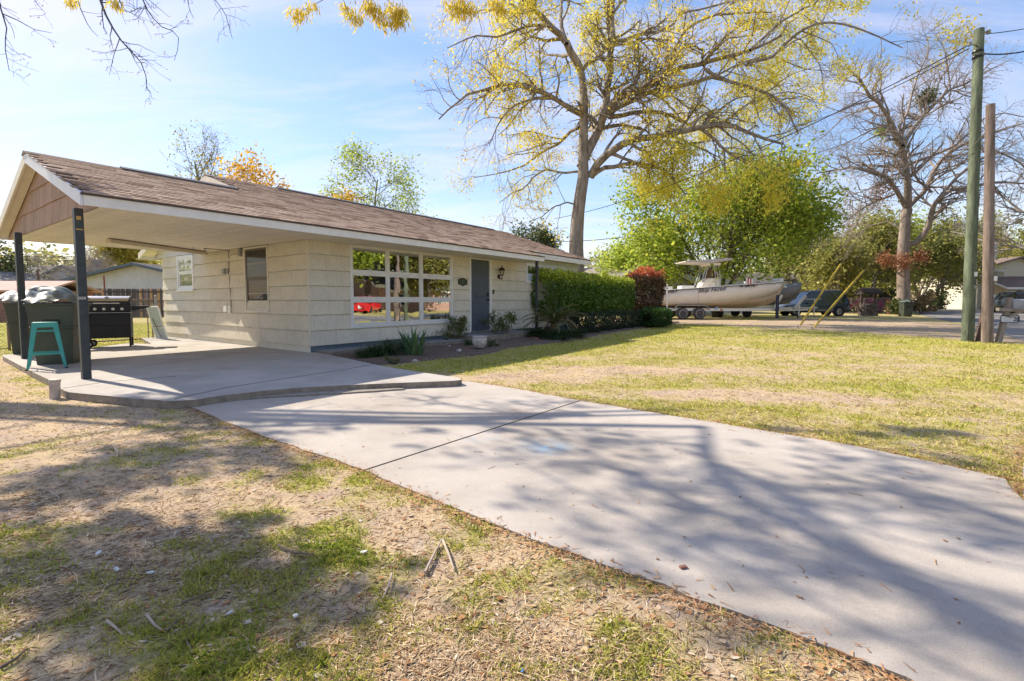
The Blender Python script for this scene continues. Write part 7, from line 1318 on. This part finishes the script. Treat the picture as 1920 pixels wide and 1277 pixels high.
# far tree line all round: a mass of distant woods
g = np.random.default_rng(9); nC = 900; th_ = g.uniform(-1.25, 1.25, nC); rD = g.uniform(95, 150, nC); cz_ = g.uniform(.5, 9.5, nC) * (.6 + .5 * fbm(th_ * 30, th_ * 0, 1, 2, 3)); c = np.stack([rD * np.sin(th_), rD * np.cos(th_), cz_], 1); i = g.integers(0, nC, 60000); P_ = c[i] + g.normal(0, 1, (60000, 3)) * np.array([2.4, 2.4, 1.5]); P_[:, 2] = np.abs(P_[:, 2])
fw = leaves('far_woods', P_, .75, np.clip(fbm(P_[:, 0], P_[:, 1], .06, 3, 5) + g.normal(0, .18, 60000), 0, 1), OL, None, .7, 0, 9, kind='stuff')
# underbrush along the yards on the right, azaleas in bloom behind the chain fence
for k, (px, d, h, r_, mt, nl, lab) in enumerate(((1585, 46, 1.5, 1.4, PK, 420, 'pink azalea behind the fence left of the wishing well'), (1622, 46, 1.5, 1.3, PK, 520, 'pink azalea seen through the wishing well'), (1652, 46, 1.5, 1.3, PK, 420, 'violet pink azalea right of the wishing well'), (1605, 49, 2.6, 2.2, OL, 2600, 'olive thicket behind the pink azaleas'), (1650, 49, 2.6, 2.2, DK, 2600, 'dark thicket behind the right azalea'), (1560, 50, 2.6, 2.4, DK, 2600, 'dark thicket behind the navy suv'), (1727, 44, 2.0, 2.0, tinted('bronze_leaf', [(0, (.16, .14, .06)), (.6, (.34, .26, .12)), (1, (.45, .25, .14))], .6, .4), 2400, 'bronze green shrub right of the green bin'), (1755, 52, 2.2, 2.4, DK, 2600, 'dark shrub at the far street edge'), (1683, 40.3, 1.15, .9, DK, 1500, 'ivy heap at the foot of the big bare tree'), (1500, 52, 2.6, 2.6, OL, 2600, 'olive thicket behind the bow of the boats'), (1250, 52, 1.6, 2.4, DK, 1800, 'dark shrub under the blue house'))):
    shrub('azalea' if mt is PK else 'thicket', base(px, d), h, r_, 12, nl, .16 if mt is not PK else .13, mt, lab, 'shrub', None, 800 + k, .15, .03)
# trees mirrored in the picture window and shading the far side of the street
for k, (s, t_, H, kd, lab) in enumerate(((24, -38, 13, 1, 'fresh green tree across the street mirrored in the left panes'), (31, -40, 12, 0, 'olive tree across the street mirrored in the middle panes'), (37, -35, 12, 3, 'dark tree across the street mirrored in the right panes'), (45, -42, 14, 0, 'olive tree further down the street, mirrored in the window'), (52, -38, 13, 1, 'fresh green tree further down the street, mirrored in the window'), (62, -44, 14, 3, 'dark tree far down the street, mirrored in the window'), (18, -42, 13, 0, 'olive tree across the street from the drive'), (29, -48, 15, 3, 'tall dark tree behind the houses across the street'), (70, -36, 13, 0, 'olive tree far down the street on its far side'), (21.5, -29, 8.5, 1, 'fresh green verge tree left of the red car in the mirror image'), (33, -30.5, 9.5, 0, 'olive verge tree right of the red car in the mirror image'), (28.5, -36, 9, 3, 'dark tree just behind the red car across the street'))):
    nm, mt, _ = kinds[kd]; auto_tree(nm, hw(s, t_, -.1), H * 1.3, H * .6, lab, mt, 15000, .34, 900 + k * 5, trunk_r=.25, bark=BARKD, n=(16, 90, 350, 0), lens=(H * .5, H * .26, H * .13), group='trees across the street mirrored in the window')
# --- tree standing left of the picture: its limbs reach over the carport and shade the drive
def sunpt(px, py, h):
    q = gp(px, py, -.08); k = (h + .08) / .85; return q + np.array([SUN_H[0] * k, SUN_H[1] * k, h + .08])
TB_ = np.array([-19.5, 10.5, -.1]); LT = thing('overhanging_tree', tuple(TB_), 0, 'budding tree whose bare twigs hang in from the upper left edge', 'tree')
def L3(pts, r0, r1, P=14): a, c = resample(pts, [r0, r1], P); return a - TB_, c
limbs = [L3([TB_, TB_ + (0.3, .2, 4), TB_ + (.8, 0, 8), TB_ + (1.0, .2, 10)], .40, .14)]
hub = TB_ + np.array([.8, 0, 7.5]); hub2 = TB_ + np.array([.6, 0, 6])
def sh_limb(pxs, h0, h1, r0, r1): P = [sunpt(x, y, h0 + (h1 - h0) * i / (len(pxs) - 1)) for i, (x, y) in enumerate(pxs)]; return P, r0, r1
SHL = [([(1320, 800), (1330, 870), (1380, 930), (1500, 990), (1640, 1060), (1780, 1140), (1930, 1230)], 8.8, 9.6, .03, .06), ([(1270, 840), (1400, 890), (1560, 990), (1660, 1060), (1800, 1120), (1940, 1190)], 8.7, 9.5, .02, .045), ([(1090, 840), (1180, 890), (1260, 930), (1330, 960)], 8.5, 8.9, .015, .035), ([(1480, 870), (1600, 900), (1720, 930), (1860, 960), (1960, 1000)], 9.2, 9.8, .015, .04)]
for pxs, h0, h1, r0, r1 in SHL[:4]: P, a, b_ = sh_limb(pxs, h0, h1, r0, r1); limbs.append(L3(P + [P[-1] * .6 + hub * .4 + np.array([0, 0, 1.2]), hub], a, b_ * 1.5)) if False else limbs.append(L3(P, a, b_))
# a leader joins the shading limbs to the trunk
pf = sunpt(1320, 800, 8.8); limbs.append(L3([hub, hub * .75 + pf * .25 + np.array([0, 0, 1.0]), pf * .6 + hub * .4 + np.array([0, 0, .8]), pf], .16, .055))
lb = np.array([l[0] for l in limbs]); lr = np.array([l[1] for l in limbs])
z3 = lambda x, y: (x / 2.3415, y / 2.3415)
HANG = [([(400, -260), (430, -120), (440, 0), (470, 80), (520, 165), (570, 220), (615, 265), (640, 320), (645, 400)], .028, .005, (9.2, 9.0)), ([(300, -200), (330, -60), (350, 30), (390, 120), (430, 160)], .016, .004, (9.5, 9.8)), ([(520, -160), (520, 0), (560, 60), (620, 30)], .014, .004, (9.0, 8.8)), ([(560, -200), (610, -40), (650, 50), (700, 115), (785, 145), (780, 220), (765, 265)], .016, .004, (9.3, 9.0)), ([(525, 170), (500, 240), (480, 330)], .008, .003, (9.0, 9.1)), ([(615, 262), (690, 265)], .006, .003, (9, 9)), ([(-60, -200), (-20, -40), (10, 60), (30, 120), (20, 200), (40, 310)], .018, .004, (8.6, 8.6)), ([(10, 60), (80, 90), (150, 130), (230, 145)], .01, .003, (8.6, 8.9)), ([(760, -200), (820, -60), (830, 40), (850, 80)], .012, .004, (9.3, 9.6)), ([(860, -180), (930, -20), (990, 60), (1020, 170)], .012, .004, (9.6, 9.4)), ([(120, -150), (150, 0), (200, 60)], .009, .003, (9, 9))]
hb, hr_ = [], []
for pts, r0, r1, (d0, d1) in HANG:
    P3 = [at(*z3(x, y), d0 + (d1 - d0) * i / (len(pts) - 1)) for i, (x, y) in enumerate(pts)]; a, c = resample(P3, [r0, r1], 12); hb.append(a - TB_); hr_.append(c)
# feeders from the trunk to the hanging sprays
for i in (0, 3, 6, 8, 9): top = hb[i][0] + TB_; a, c = resample([hub2, hub2 * .6 + top * .4 + np.array([0, 0, 1.8]), hub2 * .25 + top * .75 + np.array([0, 0, 1.3]), top], [.10, .03], 12); hb.append(a - TB_); hr_.append(c)
hb, hr_ = np.array(hb), np.array(hr_)
s1, s1r = sprout(hb[:11], hr_[:11], 75, .55, (35, 75), 5, .22, .0, .2, .6, .4, 950, .0035); s2, s2r = sprout(s1, s1r, 190, .22, (35, 75), 4, .22, 0, .1, .7, .5, 951, .0026)
q1_, q1r = sprout(lb[1:5], lr[1:5], 44, 1.2, (30, 70), 7, .2, .01, .02, .55, .3, 960, .01); q2_, q2r = sprout(q1_, q1r, 240, .5, (25, 65), 5, .2, .02, .1, .6, .4, 961, .006)
tubes('trunk', [(lb[:1], lr[:1], 14)], BARK, LT); tubes('limbs', [(lb[1:], lr[1:], 8), (hb[11:], hr_[11:], 7)], BARK, LT); tubes('branches', [(q1_, q1r, 5), (q2_, q2r, 3)], BARKD, LT); tubes('hanging_twigs', [(hb[:11], hr_[:11], 6), (s1, s1r, 5), (s2, s2r, 4)], M('blue_grey_twig', (.10, .10, .12), .8), LT)
g = np.random.default_rng(12); ends = np.concatenate([s2[:, -1], s2[:, 2], s1[:, -1]]); leaves('buds', ends + g.normal(0, .006, ends.shape), .022, g.uniform(0, 1, len(ends)), RL, LT, .7, .2, 5, kind='stuff')
cl_ = []
for (px, py, r_, n) in ((1150, 900, .45, 800), (1040, 830, .35, 500), (1240, 885, .35, 500), (1260, 1010, .28, 600), (1080, 760, .3, 300), (1600, 930, .3, 250), (1700, 960, .4, 500), (1840, 920, .5, 800), (1890, 990, .4, 600), (1450, 900, .3, 200), (1750, 870, .35, 400), (1180, 1010, .2, 300), (1330, 1090, .3, 200), (900, 800, .4, 160), (1560, 870, .5, 250), (830, 760, .35, 120)):
    c = sunpt(px, py, 9.0) - TB_; n = int(n * .27); m_ = max(4, n // 45); cc = c + g.normal(0, 1, (m_, 3)) * r_ * np.array([.9, .9, .4]); i = g.integers(0, m_, n); cl_.append(cc[i] + g.normal(0, .14, (n, 3)))
cl_ = np.concatenate(cl_); leaves('catkins', cl_, .10, g.beta(2, 2, len(cl_)), CAT, LT, .5, .6, 6)
# the bushy evergreen beyond the left edge that darkens the lawn
TB2 = np.array([-14.0, 4.2, -.1]); LE = thing('shade_tree', tuple(TB2), 0, 'evergreen just beyond the left edge whose shadow lies on the worn lawn', 'tree'); lb2 = [resample([TB2, TB2 + (.1, 0, 3), TB2 + (.4, -.3, 6), TB2 + (.6, -.4, 9)], [.2, .06], 10)]
cl_ = []; tipz = []
for (px, py, r_, n, h) in ((420, 770, .45, 900, 8.9), (330, 800, .45, 800, 8.7), (450, 840, .4, 900, 8.7), (260, 850, .4, 700, 8.4), (380, 880, .35, 500, 8.4), (130, 915, .25, 260, 7.2), (30, 940, .25, 240, 7.0), (250, 910, .3, 300, 7.2), (150, 985, .25, 260, 7.0), (300, 1040, .35, 700, 6.2), (180, 1060, .35, 800, 6.1), (420, 1060, .35, 600, 6.2), (330, 1140, .35, 900, 6.2), (450, 1130, .3, 500, 6.2), (250, 760, .3, 300, 8.8)):
    c = sunpt(px, py, h) - TB2; tipz.append(c); n = int(n * .36); m_ = max(5, n // 30); cc = c + g.normal(0, 1, (m_, 3)) * r_ * np.array([.65, .65, .4]); i = g.integers(0, m_, n); cl_.append(cc[i] + g.normal(0, .12, (n, 3)))
cl_ = np.concatenate(cl_); leaves('crown', cl_, .12, g.beta(2, 2, len(cl_)), DK, LE, .55, .2, 7)
for c in tipz: a, r_a = resample([np.array([.5, -.3, 5.2]), np.array([.5, -.3, 5.6]) * .5 + c * .5 + np.array([0, 0, .3]), c], [.06, .015], 10); lb2.append((a + TB2, r_a))
tubes('trunk', [(np.array([l[0] for l in lb2]) - TB2, np.array([l[1] for l in lb2]), 8)], BARKD, LE)
# near oak spray hanging in at the top centre
TB3 = np.array([-2.6, -3.0, -.1]); NO = thing('oak_branch_tree', tuple(TB3), 0, 'oak whose yellow tasselled twigs hang in at the top centre', 'tree'); bb3 = [resample([TB3, TB3 + (.1, .1, 4), TB3 + (.2, .8, 8)], [.30, .12], 12)]; tas = []; tw = []
for pts, r0, (d0, d1) in (([(1340, -150), (1440, -30), (1420, 0), (1330, 45), (1295, 62)], .008, (7.5, 7.6)), ([(1480, -160), (1500, -20), (1530, 60), (1565, 75)], .010, (7.4, 7.3)), ([(1590, -140), (1610, 0), (1630, 40)], .006, (7.4, 7.4)), ([(1560, -120), (1650, 20), (1680, 90)], .006, (7.5, 7.5)), ([(1720, -140), (1700, 0), (1760, 60)], .010, (7.4, 7.4)), ([(1740, -100), (1770, 20), (1740, 90)], .006, (7.4, 7.4)), ([(2020, -150), (2030, 0), (2060, 40)], .008, (7.3, 7.3)), ([(1950, -150), (1960, -20), (2010, 50)], .006, (7.3, 7.3)), ([(2120, -120), (2150, 0), (2200, 30)], .006, (7.3, 7.3)), ([(480, -80), (500, 0), (515, 20)], .005, (7.6, 7.6)), ([(300, -90), (320, -20), (310, 5)], .004, (7.6, 7.6))):
    P3 = [at(*z3(x, y), d0 + (d1 - d0) * i / (len(pts) - 1)) for i, (x, y) in enumerate(pts)]; a, c = resample(P3, [r0, r0 * .4], 12); tw.append((a, c)); big = 1.0 if pts[0][0] > 1000 else .35; tas.append((a[-1], big)); tas.append((a[8], big * .7)); tas.append((a[10], big))
top3 = TB3 + np.array([.2, .8, 8]); 
for a, c in list(tw): b_, r_b = resample([top3, top3 * .5 + a[0] * .5 + np.array([0, 0, .9]), a[0]], [.05, c[0]], 12); bb3.append((b_, r_b))
tubes('trunk', [(np.array([l[0] for l in bb3]) - TB3, np.array([l[1] for l in bb3]), 8)], BARK, NO); tubes('twigs', [(np.array([l[0] for l in tw]) - TB3, np.array([l[1] for l in tw]), 5)], BARKD, NO)
pp_ = []
for c, k in tas: n = int(130 * k); pp_.append(c - TB3 + g.normal(0, .05 * (.6 + k * .4), (n, 3)) * np.array([1.3, 1.3, 1.0]))
pp_ = np.concatenate(pp_); leaves('tassels', pp_, .085, g.beta(2, 2, len(pp_)) * .9, CAT, NO, .14, 2.2, 8)
# ================================================================== LITTER
LF = tinted('fallen_leaf', [(0, (.20, .10, .05)), (.35, (.42, .22, .10)), (.7, (.55, .40, .25)), (1, (.65, .58, .48))], .8, .2, .2)
def flat_leaves(name, n, seed, r0, r1, size, on_drive, mat):
    g = np.random.default_rng(seed); th = g.uniform(-.98, .98, n); r = r0 * (r1 / r0) ** g.uniform(0, 1, n); x = r * np.sin(th); y = r * np.cos(th); q = np.stack([x - O[0], y - O[1]], -1); s = q @ U; t = q @ V; D_ = in_poly(s, t, DRIVE_R); Sl = in_poly(s, t, SLAB_R); hs = (s > 0) & (s < 12) & (t > -.5) & (t < 8)
    ok = ((D_ | Sl) if on_drive else ~(D_ | Sl)) & ~hs; x, y = x[ok], y[ok]; z = np.where(Sl[ok], .004, np.where(D_[ok], -.079, gh(x, y) + .004)); c = np.stack([x, y, z], 1); n = len(x); a = g.uniform(0, 2 * PI, n); L = (size * g.uniform(.5, 1.4, n))[:, None]; d = np.stack([np.cos(a), np.sin(a), g.uniform(0, .25, n)], 1); w = np.stack([-np.sin(a), np.cos(a), g.uniform(-.2, .3, n)], 1) * L * g.uniform(.12, .45, n)[:, None]
    v = np.stack([c, c + d * L * .3 + w, c + d * L * .7 + w * .9, c + d * L, c + d * L * .7 - w * .7, c + d * L * .3 - w], 1).reshape(-1, 3); me = np_mesh(name, v, np.arange(n * 6).reshape(n, 6), tint=np.repeat(g.uniform(0, 1, n), 6)); me.materials.append(mat); return link(name, me, None, None, 'stuff')
flat_leaves('fallen_leaves', 5200, 31, 1.3, 18, .026, False, LF)
# rusty needles and tassels gathered along the drive's edges
g = np.random.default_rng(66); ed = [];
for a, b in zip(DRIVE, DRIVE[1:] + DRIVE[:1]):
    a = np.array(a); b = np.array(b); L_ = np.linalg.norm(b - a); n_ = int(L_ * 420); f_ = g.uniform(0, 1, n_)[:, None]; nn_ = np.array([(b - a)[1], -(b - a)[0]]) / max(L_, 1e-6); p_ = a + (b - a) * f_ + nn_ * np.abs(g.normal(0, .055, n_))[:, None] * g.choice([-1, -1, 1], n_)[:, None] * -1; ed.append(p_)
ed = np.concatenate(ed); ed = ed[~in_poly(ed[:, 0], ed[:, 1], SLAB_R)]; xy = O + ed[:, :1] * U + ed[:, 1:] * V; n_ = len(xy); on_ = in_poly(ed[:, 0], ed[:, 1], DRIVE_R); keep_ = ~on_ | (g.uniform(size=n_) < .16); xy = xy[keep_]; on_ = on_[keep_]; n_ = len(xy)
z_ = np.where(on_, -.078, gh(xy[:, 0], xy[:, 1]) + g.uniform(.002, .020, n_)); a_ = g.uniform(0, 2 * PI, n_); L_ = g.uniform(.015, .05, n_)[:, None]; c_ = np.stack([xy[:, 0], xy[:, 1], z_], 1); d_ = np.stack([np.cos(a_), np.sin(a_), g.uniform(-.05, .2, n_)], 1); w_ = np.stack([-np.sin(a_), np.cos(a_), np.zeros(n_)], 1) * g.uniform(.0012, .005, n_)[:, None]
me = np_mesh('edge_litter', np.stack([c_ - w_, c_ + w_, c_ + d_ * L_ + w_ * .4, c_ + d_ * L_ - w_ * .4], 1).reshape(-1, 3), np.arange(n_ * 4).reshape(n_, 4), tint=np.repeat(g.uniform(0, 1, n_), 4)); me.materials.append(tinted('rusty_litter', [(0, (.22, .11, .05)), (.5, (.46, .23, .10)), (1, (.60, .40, .22))], .85, .1)); link('edge_litter', me, None, None, 'stuff'); flat_leaves('drive_litter', 420, 33, 2.2, 14, .018, True, LF)
TWM = tinted('fallen_twig', [(0, (.16, .10, .07)), (.6, (.36, .27, .20)), (1, (.50, .42, .34))], .9, 0, .2)
g = np.random.default_rng(41)
for nm, n, on in (('fallen_twigs', 420, False), ('drive_twigs', 70, True)):
    th = g.uniform(-.98, .98, n); r = 2 * (14 / 2) ** g.uniform(0, 1, n); x = r * np.sin(th); y = r * np.cos(th); q = np.stack([x - O[0], y - O[1]], -1); D_ = in_poly(q @ U, q @ V, DRIVE_R); Sl = in_poly(q @ U, q @ V, SLAB_R); ok = (D_ & ~Sl) if on else ~(D_ | Sl); x, y = x[ok], y[ok]; m = len(x); a = g.uniform(0, 2 * PI, m); P = 5; L = g.uniform(.03, .12, m) if not on else g.uniform(.02, .08, m); z = (gh(x, y) + .008) if not on else np.full(m, -.078); p = np.stack([x, y, z], 1); out = [p]
    for j in range(P - 1): a = a + g.normal(0, .35, m); p = p + np.stack([np.cos(a), np.sin(a), g.normal(0, .06, m)], 1) * (L / (P - 1))[:, None]; p[:, 2] = np.maximum(p[:, 2], z - .001); out.append(p)
    o = tubes(nm, [(np.stack(out, 1), np.full((m, P), .0026 if not on else .0016), 4)], M('twig_brown' if not on else 'rusty_tassel', (.28, .21, .16) if not on else (.36, .20, .09), .9, .3, 12), None); o['kind'] = 'stuff'
STK = M('pale_stick', (.42, .34, .27), .9, .25, 12, .002, 60); STD = M('dark_stick', (.15, .115, .09), .9, .25, 12)
for k, (pts, r, m_, lab) in enumerate((([(797, 1073), (812, 1042), (829, 1010)], .007, STK, 'flat tan splinter of wood lying in the grass near the drive'), ([(830, 1012), (842, 1040), (851, 1068)], .006, STK, 'thin pale curved stick beside the wood splinter'), ([(275, 1152), (290, 1172), (303, 1181)], .005, STK, 'grey stick in the shaded grass at lower left'), ([(312, 1183), (325, 1172), (334, 1160)], .005, STD, 'dark stick crossing near the grey stick at lower left'), ([(340, 1131), (365, 1122), (395, 1112)], .004, STD, 'dark twig in the middle of the shaded patch'), ([(200, 1163), (215, 1175), (230, 1189)], .005, STK, 'pale stick left of the grey one at lower left'), ([(215, 839), (221, 848), (219, 858)], .007, STK, 'curved white stick on the shaded upper left lawn'), ([(520, 1022), (550, 1036), (590, 1040)], .006, STD, 'dark thin twig on the sunny lawn left of the splinter'), ([(735, 1075), (728, 1100), (717, 1122)], .005, STK, 'bleached twig below the dark thin twig'), ([(0, 1252), (30, 1235), (52, 1215)], .005, STD, 'long dark twig at the bottom left corner'))):
    P3 = [gp(x, y, -.078) for x, y in pts]; c = P3[0]; mb = MB(); mb.tube([p - c for p in P3], [r, r * .9, r * .5], 6); o = mb.build('stick', m_, None, smooth=True); o.location = tuple(c); tag(o, lab, 'stick')
SHELL = M('pale_scrap', (.6, .6, .58), .6, .1, 20)
for k, (px, py, lab) in enumerate(((185, 1037, 'white scrap of litter in the shaded grass, upper left'), (219, 1068, 'pale oval leaf lying right of the white scrap'), (283, 1074, 'small pale scrap right of the pale oval leaf'), (431, 1150, 'bluish white scrap in the lower shaded grass'), (553, 1156, 'small white scrap on the sunny grass'), (681, 1036, 'white splintered scrap left of the wood splinter'), (979, 1257, 'tiny blue scrap at the bottom centre'))):
    q = gp(px, py, -.08); g2 = random.Random(k); mb = MB(); n = 7; mb.prism([(.010 * g2.uniform(.5, 1.2) * math.cos(i * 2 * PI / n), .018 * g2.uniform(.6, 1.2) * math.sin(i * 2 * PI / n)) for i in range(n)], 0, .006); o = mb.build('scrap', M('blue_scrap', (.15, .3, .6), .5) if k == 6 else SHELL, None); o.location = tuple(q); o.rotation_euler = (.2, .1, k); o.scale = (.45,) * 3 if k == 6 else (1, 1, 1); tag(o, lab, 'litter')
q = gp(1281, 1065, -.081); mb = MB(); mb.box(-.017, .017, -.010, .010, 0, .010); o = mb.build('brick_chip', BR_, None, bevel=.003); o.location = tuple(q); o.rotation_euler = (0, 0, .3); tag(o, 'small orange brown chip lying on the drive', 'chip')
# leafy roof litter
g = random.Random(5); mb = MB()
for k in range(90):
    s_, t_ = g.uniform(-3.7, 11), g.uniform(-.9, 3.4)
    if s_ < -.4 and t_ > 1.8: continue
    if s_ > 7.6 and t_ < -.3: continue
    a = g.uniform(0, 6.28); L = g.uniform(.03, .07); z = zt(t_) + .022; mb.add([(s_, t_, z), (s_ + L * math.cos(a), t_ + L * math.sin(a), z + SL * L * math.sin(a) + .006), (s_ + L * .6 * math.cos(a + .6), t_ + L * .6 * math.sin(a + .6), z + SL * L * .6 * math.sin(a + .6) + .012)], [(0, 1, 2)], tint=g.random() * .9 + .05)
o = mb.build('roof_leaves', LF, None, fix=False, kind='stuff'); o.location = (O[0], O[1], 0); o.rotation_euler = (0, 0, HROT)
print('all done', sum(len(o.data.polygons) for o in bpy.data.objects if o.type == 'MESH'))
